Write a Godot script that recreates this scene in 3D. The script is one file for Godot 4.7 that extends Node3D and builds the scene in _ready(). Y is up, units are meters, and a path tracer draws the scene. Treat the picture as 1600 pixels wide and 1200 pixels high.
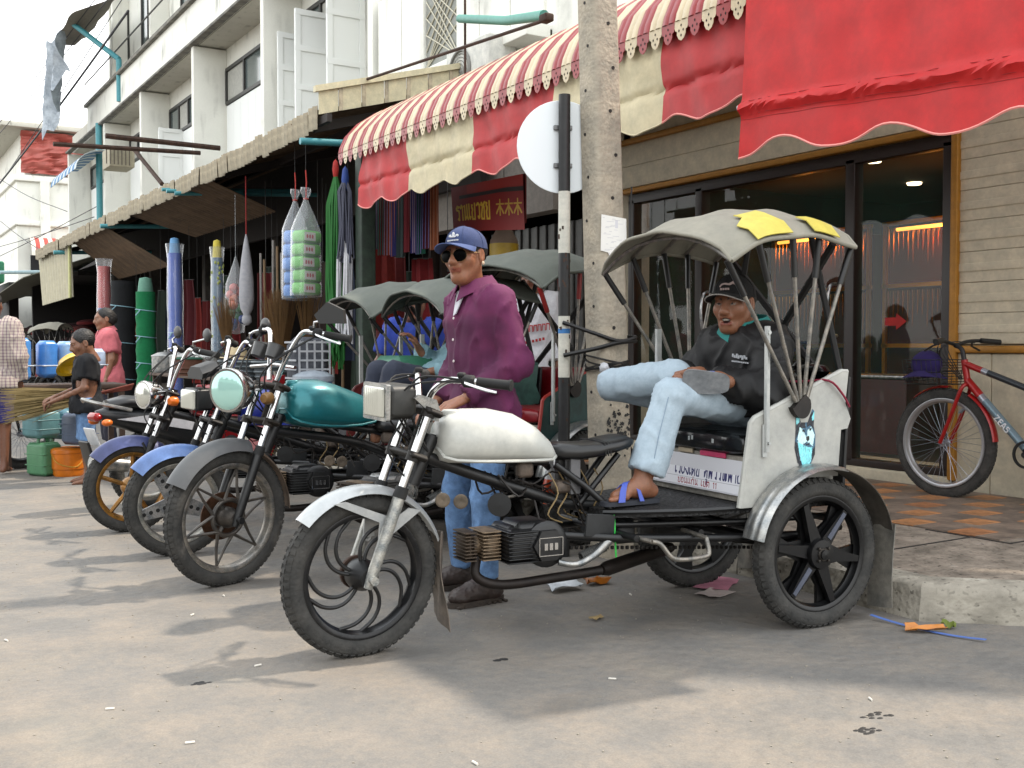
extends Node3D

# ------------------------------------------------------------------ geometry builder
class MB extends RefCounted:
	var v := PackedVector3Array()
	var n := PackedVector3Array()
	var uv := PackedVector2Array()
	var c := PackedColorArray()
	var col := Color.WHITE
	var xf := Transform3D.IDENTITY
	var crease := 0.64

	func raw(p0: PackedVector3Array, t: PackedInt32Array, q := PackedVector2Array(), fix := true) -> MB:
		var p: PackedVector3Array = xf * p0
		var m := p.size()
		var nt := t.size() / 3
		if nt == 0:
			return self
		if fix:
			var vol := 0.0
			var o := p[0]
			for k in nt:
				vol += (p[t[3 * k]] - o).dot((p[t[3 * k + 1]] - o).cross(p[t[3 * k + 2]] - o))
			if vol < 0.0:
				t = t.duplicate()
				for k in nt:
					var s := t[3 * k + 1]
					t[3 * k + 1] = t[3 * k + 2]
					t[3 * k + 2] = s
		var fnor := PackedVector3Array()
		fnor.resize(nt)
		var vn := PackedVector3Array()
		vn.resize(m)
		for k in nt:
			var a := t[3 * k]
			var b := t[3 * k + 1]
			var d := t[3 * k + 2]
			var f := (p[b] - p[a]).cross(p[d] - p[a])
			fnor[k] = f
			vn[a] += f
			vn[b] += f
			vn[d] += f
		for i in m:
			vn[i] = vn[i].normalized()
		var sharp := PackedByteArray()
		sharp.resize(m)
		var lists := {}
		for k in nt:
			var f := fnor[k].normalized()
			if f == Vector3.ZERO:
				continue
			for e in 3:
				var i := t[3 * k + e]
				if f.dot(vn[i]) < 0.93:
					sharp[i] = 1
		for k in nt:
			for e in 3:
				var i := t[3 * k + e]
				if sharp[i]:
					if not lists.has(i):
						lists[i] = PackedInt32Array()
					lists[i].append(k)
		var hasuv := q.size() == m
		var order := [0, 2, 1]
		for k in nt:
			var f := fnor[k]
			if f.length_squared() < 1e-18:
				continue
			var fu := f.normalized()
			for e in order:
				var i: int = t[3 * k + e]
				v.append(p[i])
				if sharp[i]:
					var s := Vector3.ZERO
					for g in lists[i]:
						var h: Vector3 = fnor[g]
						if h.dot(fu) > crease * h.length():
							s += h
					n.append(s.normalized())
				else:
					n.append(vn[i])
				uv.append(q[i] if hasuv else Vector2.ZERO)
				c.append(col)
		return self

	func grid(p: PackedVector3Array, nu: int, nv: int, wu := false, wv := false, fix := true, caps := false) -> MB:
		var t := PackedInt32Array()
		var q := PackedVector2Array()
		for i in nu:
			for j in nv:
				q.append(Vector2(float(i) / maxf(nu - 1, 1), float(j) / maxf(nv - 1, 1)))
		for i in (nu if wu else nu - 1):
			for j in (nv if wv else nv - 1):
				var i2 := (i + 1) % nu
				var j2 := (j + 1) % nv
				var a := i * nv + j
				var b := i2 * nv + j
				var d := i2 * nv + j2
				var e := i * nv + j2
				t.append_array([a, b, d, a, d, e])
		if caps and wv:
			for s in 2:
				var base: int = 0 if s == 0 else (nu - 1) * nv
				var ctr := Vector3.ZERO
				for j in nv:
					ctr += p[base + j]
				p.append(ctr / nv)
				q.append(Vector2(0.5, s))
				var k := p.size() - 1
				for j in nv:
					var j2 := (j + 1) % nv
					if s == 0:
						t.append_array([k, base + j, base + j2])
					else:
						t.append_array([k, base + j2, base + j])
		return raw(p, t, q, fix)

	func loft(rings: Array, caps := true) -> MB:
		var p := PackedVector3Array()
		for r in rings:
			p.append_array(r)
		return grid(p, rings.size(), rings[0].size(), false, true, true, caps)

	func tube(path, r, seg := 8, caps := true, closed := false) -> MB:
		var pts := PackedVector3Array(path)
		var m := pts.size()
		var p := PackedVector3Array()
		var nn := Vector3.ZERO
		for i in m:
			var t: Vector3
			if closed:
				t = pts[(i + 1) % m] - pts[(i + m - 1) % m]
			else:
				t = pts[mini(i + 1, m - 1)] - pts[maxi(i - 1, 0)]
			t = t.normalized()
			if i == 0:
				nn = t.cross(Vector3.UP if absf(t.y) < 0.9 else Vector3.RIGHT).normalized()
			else:
				nn = (nn - t * nn.dot(t)).normalized()
			var bb := t.cross(nn)
			var rr: float = r if r is float or r is int else r[i]
			for j in seg:
				var a := TAU * j / seg
				p.append(pts[i] + (nn * cos(a) + bb * sin(a)) * rr)
		return grid(p, m, seg, closed, true, true, caps and not closed)

	func rod(a: Vector3, b: Vector3, r, seg := 8) -> MB:
		return tube([a, b], r, seg)

	# profile: (radius, along axis)
	func lathe(prof: Array, o: Vector3, axis: Vector3, seg := 24, wrap := false) -> MB:
		var z := axis.normalized()
		var x := z.cross(Vector3.UP if absf(z.y) < 0.9 else Vector3.RIGHT).normalized()
		var y := z.cross(x)
		var p := PackedVector3Array()
		for s in prof:
			for j in seg:
				var a := TAU * j / seg
				p.append(o + z * s.y + (x * cos(a) + y * sin(a)) * s.x)
		return grid(p, prof.size(), seg, wrap, true, true, not wrap)

	func ring(o: Vector3, axis: Vector3, rr: float, r: float, seg := 32, sides := 8, squash := 1.0) -> MB:
		var prof := []
		for k in sides:
			var a := TAU * k / sides
			prof.append(Vector2(rr + r * cos(a), r * squash * sin(a)))
		return lathe(prof, o, axis, seg, true)

	func ball(o: Vector3, r: Vector3, seg := 14, b := Basis.IDENTITY) -> MB:
		var p := PackedVector3Array()
		var m := maxi(seg / 2, 4)
		for i in m + 1:
			var ph := PI * i / m
			for j in seg:
				var a := TAU * j / seg
				p.append(o + b * (Vector3(sin(ph) * cos(a), cos(ph), sin(ph) * sin(a)) * r))
		return grid(p, m + 1, seg, false, true)

	func bx(o: Vector3, s: Vector3, bev := 0.0, b := Basis.IDENTITY) -> MB:
		var h := s * 0.5
		if bev <= 0.0:
			var p := PackedVector3Array()
			for k in 8:
				p.append(o + b * Vector3(h.x if k & 1 else -h.x, h.y if k & 2 else -h.y, h.z if k & 4 else -h.z))
			return raw(p, PackedInt32Array([0, 2, 3, 0, 3, 1, 4, 5, 7, 4, 7, 6, 0, 1, 5, 0, 5, 4, 2, 6, 7, 2, 7, 3, 0, 4, 6, 0, 6, 2, 1, 3, 7, 1, 7, 5]))
		bev = minf(bev, minf(h.x, minf(h.y, h.z)) * 0.95)
		var p := PackedVector3Array()
		for k in 8:
			var g := Vector3(1 if k & 1 else -1, 1 if k & 2 else -1, 1 if k & 4 else -1)
			for e in 3:
				var w := Vector3(h.x - bev, h.y - bev, h.z - bev)
				w[e] = h[e]
				p.append(o + b * (w * g))
		var t := PackedInt32Array()
		for e in 3:
			var e1 := (e + 1) % 3
			var e2 := (e + 2) % 3
			for s2 in 2:
				var base := s2 << e
				var q := [base, base | (1 << e1), base | (1 << e1) | (1 << e2), base | (1 << e2)]
				var r := [q[0] * 3 + e, q[1] * 3 + e, q[2] * 3 + e, q[3] * 3 + e]
				if s2 == 1:
					t.append_array([r[0], r[1], r[2], r[0], r[2], r[3]])
				else:
					t.append_array([r[0], r[2], r[1], r[0], r[3], r[2]])
			for s1 in 2:
				for s2 in 2:
					var ca := (s1 << e1) | (s2 << e2)
					var cb := ca | (1 << e)
					var r := [ca * 3 + e1, cb * 3 + e1, cb * 3 + e2, ca * 3 + e2]
					if s1 == s2:
						t.append_array([r[0], r[2], r[1], r[0], r[3], r[2]])
					else:
						t.append_array([r[0], r[1], r[2], r[0], r[2], r[3]])
		for k in 8:
			var par := (k & 1) ^ ((k >> 1) & 1) ^ ((k >> 2) & 1)
			if par == 1:
				t.append_array([k * 3, k * 3 + 1, k * 3 + 2])
			else:
				t.append_array([k * 3, k * 3 + 2, k * 3 + 1])
		return raw(p, t)

	# polygon in the plane (o, ux, uy), extruded by d
	func prism(poly, o: Vector3, ux: Vector3, uy: Vector3, d: Vector3) -> MB:
		var pl := PackedVector2Array(poly)
		var tri := Geometry2D.triangulate_polygon(pl)
		var m := pl.size()
		var p := PackedVector3Array()
		var q := PackedVector2Array()
		var lo := pl[0]
		var hi := pl[0]
		for w in pl:
			lo = lo.min(w)
			hi = hi.max(w)
		for s in 2:
			for w in pl:
				p.append(o + ux * w.x + uy * w.y + d * s)
				q.append(Vector2((w.x - lo.x) / (hi.x - lo.x), 1.0 - (w.y - lo.y) / (hi.y - lo.y)))
		var area := 0.0
		for i in m:
			area += pl[i].cross(pl[(i + 1) % m])
		var t := PackedInt32Array()
		for k in tri.size() / 3:
			var a := tri[3 * k]
			var b := tri[3 * k + 1]
			var e := tri[3 * k + 2]
			if (pl[b] - pl[a]).cross(pl[e] - pl[a]) < 0.0:
				var sw := b
				b = e
				e = sw
			t.append_array([a, e, b, a + m, b + m, e + m])
		for i in m:
			var j := (i + 1) % m
			if area > 0.0:
				t.append_array([i, j, j + m, i, j + m, i + m])
			else:
				t.append_array([i, j + m, j, i, i + m, j + m])
		return raw(p, t, q)

	# a bent sheet of points nu x nv with a thickness
	func sheet(p: PackedVector3Array, nu: int, nv: int, th := 0.003) -> MB:
		var nor := PackedVector3Array()
		for i in nu:
			for j in nv:
				var du := p[mini(i + 1, nu - 1) * nv + j] - p[maxi(i - 1, 0) * nv + j]
				var dv := p[i * nv + mini(j + 1, nv - 1)] - p[i * nv + maxi(j - 1, 0)]
				nor.append(du.cross(dv).normalized())
		var r := PackedVector3Array()
		var q := PackedVector2Array()
		for s in 2:
			for k in p.size():
				r.append(p[k] + nor[k] * (th * (0.5 - s)))
				q.append(Vector2(float(k / nv) / maxf(nu - 1, 1), 1.0 - float(k % nv) / maxf(nv - 1, 1)))
		var t := PackedInt32Array()
		var m := nu * nv
		for i in nu - 1:
			for j in nv - 1:
				var a := i * nv + j
				var b := a + nv
				var d := b + 1
				var e := a + 1
				t.append_array([a, b, d, a, d, e, a + m, d + m, b + m, a + m, e + m, d + m])
		for i in nu - 1:
			var a := i * nv
			t.append_array([a, a + m, a + nv + m, a, a + nv + m, a + nv])
			var b := i * nv + nv - 1
			t.append_array([b, b + nv + m, b + m, b, b + nv, b + nv + m])
		for j in nv - 1:
			var a := j
			t.append_array([a, a + 1 + m, a + m, a, a + 1, a + 1 + m])
			var b := (nu - 1) * nv + j
			t.append_array([b, b + m, b + 1 + m, b, b + 1 + m, b + 1])
		return raw(r, t, q)

	func quad(a: Vector3, b: Vector3, d: Vector3, e: Vector3) -> MB:
		return raw(PackedVector3Array([a, b, d, e]), PackedInt32Array([0, 1, 2, 0, 2, 3]), PackedVector2Array([Vector2(0, 1), Vector2(1, 1), Vector2(1, 0), Vector2(0, 0)]), false)

	func mesh() -> ArrayMesh:
		var a := []
		a.resize(Mesh.ARRAY_MAX)
		a[Mesh.ARRAY_VERTEX] = v
		a[Mesh.ARRAY_NORMAL] = n
		a[Mesh.ARRAY_TEX_UV] = uv
		a[Mesh.ARRAY_COLOR] = c
		var am := ArrayMesh.new()
		am.add_surface_from_arrays(Mesh.PRIMITIVE_TRIANGLES, a)
		return am

# ------------------------------------------------------------------ scene helpers
var mats := {}
var tex := {}
var rng := RandomNumberGenerator.new()
var counts := {}

func pathnow(pts: Array, k := 6) -> PackedVector3Array:
	var cv := PackedVector3Array()
	var m := pts.size()
	for i in m - 1:
		var a: Vector3 = pts[maxi(i - 1, 0)]
		var b: Vector3 = pts[i]
		var d: Vector3 = pts[i + 1]
		var e: Vector3 = pts[mini(i + 2, m - 1)]
		for s in k:
			cv.append(b.cubic_interpolate(d, a, e, float(s) / k))
	cv.append(pts[m - 1])
	return cv

func nm(called: String, parent: Node) -> String:
	var key := str(parent.get_instance_id()) + called
	var k: int = counts.get(key, 0)
	counts[key] = k + 1
	return called if k == 0 else "%s_%03d" % [called, k]

func put(called: String, mesh: Mesh, m: Material, parent: Node = self) -> MeshInstance3D:
	var o := MeshInstance3D.new()
	o.name = nm(called, parent)
	o.mesh = mesh
	o.material_override = m
	parent.add_child(o, true)
	return o

func obj(called: String, b: MB, m: Material, parent: Node = self) -> MeshInstance3D:
	return put(called, b.mesh(), m, parent)

func tag(o: Node, label: String, cat: String, group := "") -> Node:
	o.set_meta("label", label)
	o.set_meta("category", cat)
	if group != "":
		o.set_meta("group", group)
	return o

func thing(called: String, label: String, cat: String, at := Vector3.ZERO, turn := 0.0, group := "") -> Node3D:
	var o := Node3D.new()
	o.name = nm(called, self)
	add_child(o, true)
	o.position = at
	o.rotation.y = turn
	tag(o, label, cat, group)
	return o

func struct(called: String, b: MB, m: Material) -> MeshInstance3D:
	var o := obj(called, b, m)
	o.set_meta("kind", "structure")
	return o

func stuff(called: String, b: MB, m: Material, parent: Node) -> MeshInstance3D:
	var o := obj(called, b, m, parent)
	o.set_meta("kind", "stuff")
	return o

func dup(o: Node3D, at: Vector3, turn := 0.0, label := "") -> Node3D:
	var r: Node3D = o.duplicate()
	var base: String = o.name
	if base.right(4).begins_with("_") and base.right(3).is_valid_int():
		base = base.left(-4)
	r.name = nm(base, self)
	add_child(r, true)
	r.position = at
	r.rotation.y = turn
	if label != "":
		r.set_meta("label", label)
	return r

func lin(c: Color) -> Color:
	return c.srgb_to_linear()

func noise_img(size: int, freq: float, seed_: int, oct := 4, cell := false) -> PackedByteArray:
	var f := FastNoiseLite.new()
	f.seed = seed_
	f.frequency = freq
	f.noise_type = FastNoiseLite.TYPE_CELLULAR if cell else FastNoiseLite.TYPE_SIMPLEX_SMOOTH
	f.fractal_octaves = oct
	var im := f.get_seamless_image(size, size)
	im.convert(Image.FORMAT_L8)
	return im.get_data()

# grime: a greyscale multiplier texture with mean near 1
func grime(key: String, size: int, f1: float, f2: float, amt1: float, amt2: float, speck := 0.0, warm := 0.0, seed_ := 1) -> ImageTexture:
	if tex.has(key):
		return tex[key]
	var a := noise_img(size, f1, seed_, 5)
	var b := noise_img(size, f2, seed_ + 7, 3)
	var r := RandomNumberGenerator.new()
	r.seed = seed_
	var d := PackedByteArray()
	d.resize(size * size * 3)
	for k in size * size:
		var x := (a[k] / 255.0 - 0.5) * 2.0
		var y := (b[k] / 255.0 - 0.5) * 2.0
		var g := 0.86 + x * amt1 + y * amt2 + (r.randf() - 0.5) * speck
		var w := x * warm
		d[3 * k] = int(clampf(g + w, 0, 1) * 255)
		d[3 * k + 1] = int(clampf(g, 0, 1) * 255)
		d[3 * k + 2] = int(clampf(g - w, 0, 1) * 255)
	var im := Image.create_from_data(size, size, false, Image.FORMAT_RGB8, d)
	tex[key] = ImageTexture.create_from_image(im)
	return tex[key]

func bump(key: String, size: int, f1: float, strength: float, oct := 3, seed_ := 5, stretch := 1) -> ImageTexture:
	if tex.has(key):
		return tex[key]
	var f := FastNoiseLite.new()
	f.seed = seed_
	f.frequency = f1
	f.fractal_octaves = oct
	f.noise_type = FastNoiseLite.TYPE_SIMPLEX_SMOOTH
	var im := f.get_seamless_image(size, size / stretch)
	if stretch > 1:
		im.resize(size, size)
	im.convert(Image.FORMAT_L8)
	im.bump_map_to_normal_map(strength)
	tex[key] = ImageTexture.create_from_image(im)
	return tex[key]

# c is an sRGB colour as it would look in even light
func mat(key: String, c := Color.WHITE, rough := 0.7, metal := 0.0, g := "", gs := 1.0, nrm := "", ns := 1.0, nd := 1.0) -> StandardMaterial3D:
	if mats.has(key):
		return mats[key]
	var m := StandardMaterial3D.new()
	m.albedo_color = c
	m.roughness = rough
	m.metallic = metal
	m.cull_mode = BaseMaterial3D.CULL_DISABLED
	m.vertex_color_use_as_albedo = true
	if g != "":
		m.albedo_texture = tex[g]
		m.uv1_triplanar = true
		m.uv1_scale = Vector3.ONE * gs
	if nrm != "":
		m.normal_enabled = true
		m.normal_texture = tex[nrm]
		m.normal_scale = nd
		m.uv1_triplanar = true
		m.uv1_scale = Vector3.ONE * (gs if g != "" else ns)
	mats[key] = m
	return m

func M(key: String) -> StandardMaterial3D:
	return mats[key]

# shorthand: plain matte colour that takes on the soft grime
func paint(c: Color, rough := 0.75, metal := 0.0) -> StandardMaterial3D:
	return mat("p" + c.to_html(false) + str(rough) + str(metal), c, rough, metal, "soft", 1.7)

func cloth(c: Color) -> StandardMaterial3D:
	var key := "cl" + c.to_html(false)
	if not mats.has(key):
		var m := mat(key, c, 0.95, 0.0, "soft", 2.5, "folds", 1.0, 0.5)
	return mats[key]

const STREET := Vector3(0, 0, -1)

func _ready() -> void:
	rng.seed = 7
	var cam := Camera3D.new()
	cam.name = "camera"
	cam.fov = rad_to_deg(2.0 * atan(600.0 / 1680.0))
	cam.near = 0.05
	cam.far = 900.0
	add_child(cam)
	cam.position = Vector3(0, 1.13, 0)
	cam.rotation = Vector3(deg_to_rad(-1.94), deg_to_rad(-31.8), 0)
	cam.current = true
	var env := Environment.new()
	env.background_mode = Environment.BG_SKY
	var sm := ProceduralSkyMaterial.new()
	sm.sky_top_color = Color(0.90, 0.92, 0.94)
	sm.sky_horizon_color = Color(1.0, 1.0, 0.99)
	sm.sky_curve = 0.35
	sm.ground_bottom_color = Color(0.55, 0.53, 0.5)
	sm.ground_horizon_color = Color(0.9, 0.9, 0.88)
	sm.sun_angle_max = 1.0
	sm.sky_energy_multiplier = 1.35
	var sky := Sky.new()
	sky.sky_material = sm
	env.sky = sky
	env.tonemap_mode = Environment.TONE_MAPPER_LINEAR
	env.tonemap_exposure = 1.5
	env.sdfgi_enabled = true
	env.ssao_enabled = true
	env.ssil_enabled = true
	var we := WorldEnvironment.new()
	we.name = "world_environment"
	we.environment = env
	add_child(we)
	var sun := DirectionalLight3D.new()
	sun.name = "sun"
	sun.light_energy = 1.1
	sun.light_color = Color(1.0, 0.95, 0.88)
	sun.light_angular_distance = 1.2
	sun.shadow_enabled = true
	add_child(sun)
	sun.look_at_from_position(Vector3.ZERO, -Vector3(0.655, 0.91, 0.095), Vector3.UP)
	textures()
	road()
	gold_shop()
	shophouse()
	awnings()
	brown_canopy()
	far_buildings()
	opposite_side()
	poles()
	tricycles()
	bicycle()
	people()
	goods()
	litter()

func textures() -> void:
	grime("soft", 256, 0.02, 0.09, 0.06, 0.03, 0.03, 0.006, 3)
	grime("heavy", 256, 0.015, 0.07, 0.20, 0.10, 0.08, 0.015, 11)
	grime("metal", 256, 0.03, 0.2, 0.22, 0.16, 0.08, 0.035, 21)
	grime("speck", 256, 0.25, 0.5, 0.10, 0.10, 0.28, 0.0, 31)
	grime("polec", 256, 0.02, 0.12, 0.10, 0.05, 0.05, 0.01, 8)
	bump("folds", 256, 0.010, 6.0, 2, 3)
	bump("rough", 256, 0.10, 5.0, 4, 4)
	bump("fine", 256, 0.3, 3.0, 2, 6)
	# road: streaky worn concrete-grey asphalt
	var n := 1024
	var a := noise_img(n, 0.006, 41, 5)
	var b := noise_img(n, 0.05, 42, 3)
	var d3 := noise_img(n, 0.22, 43, 2)
	var r := RandomNumberGenerator.new()
	r.seed = 5
	var d := PackedByteArray()
	d.resize(n * n * 3)
	for k in n * n:
		var x := a[k] / 255.0 - 0.5
		var y := b[k] / 255.0 - 0.5
		var z := d3[k] / 255.0 - 0.5
		var g := 0.84 + x * 0.12 + y * 0.06 + z * 0.10 + (r.randf() - 0.5) * 0.09
		if z > 0.40:
			g -= 0.12
		var w := clampf(x * 0.04 + y * 0.025, -0.010, 0.014)
		d[3 * k] = int(clampf(g + w, 0, 1) * 255)
		d[3 * k + 1] = int(clampf(g, 0, 1) * 255)
		d[3 * k + 2] = int(clampf(g - w * 1.2, 0, 1) * 255)
	tex["road"] = ImageTexture.create_from_image(Image.create_from_data(n, n, false, Image.FORMAT_RGB8, d))
	# concrete with pits
	var pits := noise_img(512, 0.06, 77, 2)
	var st := noise_img(512, 0.012, 78, 4)
	var d2 := PackedByteArray()
	d2.resize(512 * 512 * 3)
	for k in 512 * 512:
		var g := 0.86 + (st[k] / 255.0 - 0.5) * 0.4 + (r.randf() - 0.5) * 0.08
		if pits[k] > 208:
			g *= 0.55
		d2[3 * k] = int(clampf(g + 0.01, 0, 1) * 255)
		d2[3 * k + 1] = int(clampf(g, 0, 1) * 255)
		d2[3 * k + 2] = int(clampf(g - 0.02, 0, 1) * 255)
	tex["concrete"] = ImageTexture.create_from_image(Image.create_from_data(512, 512, false, Image.FORMAT_RGB8, d2))
	# old whitewash: vertical streaks of mould
	var ws := noise_img(512, 0.02, 90, 4)
	var ws2 := noise_img(512, 0.008, 91, 4)
	var d5 := PackedByteArray()
	d5.resize(512 * 512 * 3)
	for yy in 512:
		for xx in 512:
			var s := ws[((yy / 9) % 512) * 512 + xx] / 255.0
			var t := ws2[yy * 512 + xx] / 255.0
			var g := 0.96 - maxf(0.0, s - 0.56) * maxf(0.0, t - 0.46) * 1.9 - (t - 0.5) * 0.04 + (r.randf() - 0.5) * 0.03
			var k := yy * 512 + xx
			d5[3 * k] = int(clampf(g, 0, 1) * 255)
			d5[3 * k + 1] = int(clampf(g, 0, 1) * 255)
			d5[3 * k + 2] = int(clampf(g - 0.015, 0, 1) * 255)
	tex["wash"] = ImageTexture.create_from_image(Image.create_from_data(512, 512, false, Image.FORMAT_RGB8, d5))

func road() -> void:
	var xs := [-300.0, -80.0, -30.0, -12.0, -6.0, -3.0]
	var zs := [-400.0, -120.0, -60.0, -40.0, -28.0, -20.0, -16.0]
	for k in 62:
		xs.append(-2.0 + k * 0.105)
	for k in 120:
		zs.append(-13.5 + k * 0.118)
	xs.append_array([7.0, 12.0, 40.0, 300.0])
	zs.append_array([2.0, 5.0, 12.0, 40.0, 300.0])
	zs.reverse()
	var f := FastNoiseLite.new()
	f.seed = 3
	f.frequency = 0.5
	f.fractal_octaves = 4
	var f2 := FastNoiseLite.new()
	f2.seed = 9
	f2.frequency = 1.7
	f2.fractal_octaves = 3
	var pv := PackedVector3Array()
	var cols := PackedColorArray()
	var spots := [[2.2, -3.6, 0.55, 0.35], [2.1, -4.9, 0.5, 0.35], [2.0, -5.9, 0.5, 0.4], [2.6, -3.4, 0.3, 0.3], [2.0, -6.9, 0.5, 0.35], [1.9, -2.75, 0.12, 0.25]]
	for x: float in xs:
		for z: float in zs:
			pv.append(Vector3(x, 0, z))
			var q := f.get_noise_2d(x * 1.6, z * 0.7)
			var w := f2.get_noise_2d(x, z)
			var g := 0.94 + q * 0.10 + w * 0.05
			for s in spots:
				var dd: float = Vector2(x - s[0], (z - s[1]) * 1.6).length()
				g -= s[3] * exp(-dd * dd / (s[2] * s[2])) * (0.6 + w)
			var tan_ := clampf(0.004 + q * 0.05 + w * 0.035, -0.012, 0.035)
			# tyre-darkened lane along the street
			g -= 0.10 * exp(-pow((x - 0.25 + 0.1 * q) / 0.16, 2.0))
			cols.append(Color(g * (1.0 + tan_), g, g * (1.0 - tan_ * 1.1)))
	var b := MB.new()
	b.grid(pv, xs.size(), zs.size(), false, false, false)
	# grid() keeps vertex order per triangle corner: rebuild the colours
	var ci := PackedColorArray()
	var nz := zs.size()
	for i in xs.size() - 1:
		for j in nz - 1:
			var a := i * nz + j
			for e: int in [a, a + nz + 1, a + nz, a, a + 1, a + nz + 1]:
				ci.append(cols[e])
	b.c = ci
	var m := mat("road", Color(0.53, 0.508, 0.48), 0.92, 0.0, "road", 0.42, "", 1.0)
	m.uv1_world_triplanar = true
	m.normal_enabled = true
	m.normal_texture = tex["rough"]
	m.normal_scale = 0.2
	struct("road", b, m)
	# pavement slab with a chamfered corner, then the kerb stones that edge it
	var pm := mat("pave", Color(0.55, 0.51, 0.47), 0.9, 0.0, "concrete", 0.7, "rough", 1.0, 0.4)
	var pts := [Vector2(3.92, -60), Vector2(3.92, -2.93), Vector2(4.35, -2.50), Vector2(6.4, -0.45), Vector2(30, 10), Vector2(30, -60)]
	var pb := MB.new()
	pb.prism(pts, Vector3(0, -0.05, 0), Vector3.RIGHT, Vector3.BACK, Vector3(0, 0.2, 0))
	struct("pavement", pb, pm)
	var edge := [Vector2(3.92, -30.0), Vector2(3.92, -2.93), Vector2(4.35, -2.50), Vector2(6.4, -0.45)]
	var km := mat("kerb", Color(0.66, 0.64, 0.60), 0.92, 0.0, "concrete", 0.9, "rough", 1.0, 0.4)
	var kn := FastNoiseLite.new()
	kn.seed = 4
	kn.frequency = 7.0
	var kerb := Node3D.new()
	kerb.name = "kerb"
	add_child(kerb)
	kerb.set_meta("kind", "structure")
	for s in 3:
		var p0: Vector2 = edge[s]
		var p1: Vector2 = edge[s + 1]
		var ln := p0.distance_to(p1)
		var nseg := int(ceil(ln / 1.0))
		if s == 0:
			nseg = 27
		for k in nseg:
			var a := p0.lerp(p1, (k + 0.004) / nseg)
			var d := p0.lerp(p1, (k + 0.996) / nseg)
			if s == 0 and k < 8:
				continue
			var dirv := (d - a).normalized()
			var out := Vector2(-absf(dirv.y), -absf(dirv.x)) if s > 0 else Vector2(-1, 0)
			if s > 0:
				out = Vector2(-dirv.y, dirv.x)
				if out.x > 0:
					out = -out
			var prof := [Vector2(0.0, -0.06), Vector2(0.165, -0.06), Vector2(0.162, 0.0), Vector2(0.158, 0.05), Vector2(0.153, 0.10), Vector2(0.145, 0.135), Vector2(0.12, 0.153), Vector2(0.06, 0.157), Vector2(0.0, 0.155)]
			var kb := MB.new()
			var nn := 14
			var rings := []
			for i in nn + 1:
				var q := a.lerp(d, float(i) / nn)
				var on := out
				if (s == 0 and k == nseg - 1 and i == nn) or (s == 1 and k == 0 and i == 0):
					on = Vector2(-0.924, 0.383) * 1.082
					q = p1 if s == 0 else p0
				var ring := PackedVector3Array()
				for w: Vector2 in prof:
					var at := q + on * w.x
					var j := kn.get_noise_3d(at.x, w.y * 2.0, at.y) * 0.020
					if w.y < 0.0 or w.x == 0.0:
						j = 0.0
					at -= on * maxf(j, -0.006)
					ring.append(Vector3(at.x, w.y - maxf(j, 0.0) * 0.5, at.y))
				rings.append(ring)
			kb.loft(rings)
			obj("kerb_stone", kb, km, kerb)
	# inlaid orange tiles of the shop porch
	var porch := MB.new()
	porch.bx(Vector3(5.70, 0.152, -5.6), Vector3(1.50, 0.012, 4.6))
	var po := obj("porch_floor", porch, mat("porch", Color(0.50, 0.44, 0.39), 0.6, 0.0, "heavy", 0.8))
	po.set_meta("kind", "structure")
	var tb := MB.new()
	tb.bx(Vector3.ZERO, Vector3(0.205, 0.01, 0.165), 0.003)
	var tm := tb.mesh()
	var om := mat("otile", Color(0.74, 0.52, 0.34), 0.55, 0.0, "heavy", 1.3)
	var om2 := mat("otile2", Color(0.68, 0.46, 0.30), 0.55, 0.0, "heavy", 1.1)
	for i in 5:
		for j in 26:
			if (i + j) % 2 == 0:
				var t := put("tile", tm, om if (i * 3 + j) % 5 else om2, po)
				t.position = Vector3(5.05 + i * 0.305, 0.1555, -3.90 + 0.19 - (j - 1) * 0.19)
				if t.position.z < -7.8 or t.position.z > -3.38:
					t.queue_free()
	# cracks are narrow grooves in the pavement: thin dark joints
	var cm := paint(Color(0.16, 0.14, 0.13), 0.95)
	var cr := MB.new()
	cr.bx(Vector3(4.52, 0.1512, -3.44), Vector3(0.9, 0.004, 0.012), 0.0, Basis(Vector3.UP, 0.02))
	cr.bx(Vector3(4.93, 0.1515, -3.47), Vector3(0.014, 0.004, 0.50))
	cr.bx(Vector3(5.15, 0.1515, -3.23), Vector3(0.44, 0.004, 0.012))
	var co := obj("pavement_joint", cr, cm)
	co.set_meta("kind", "structure")

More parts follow.
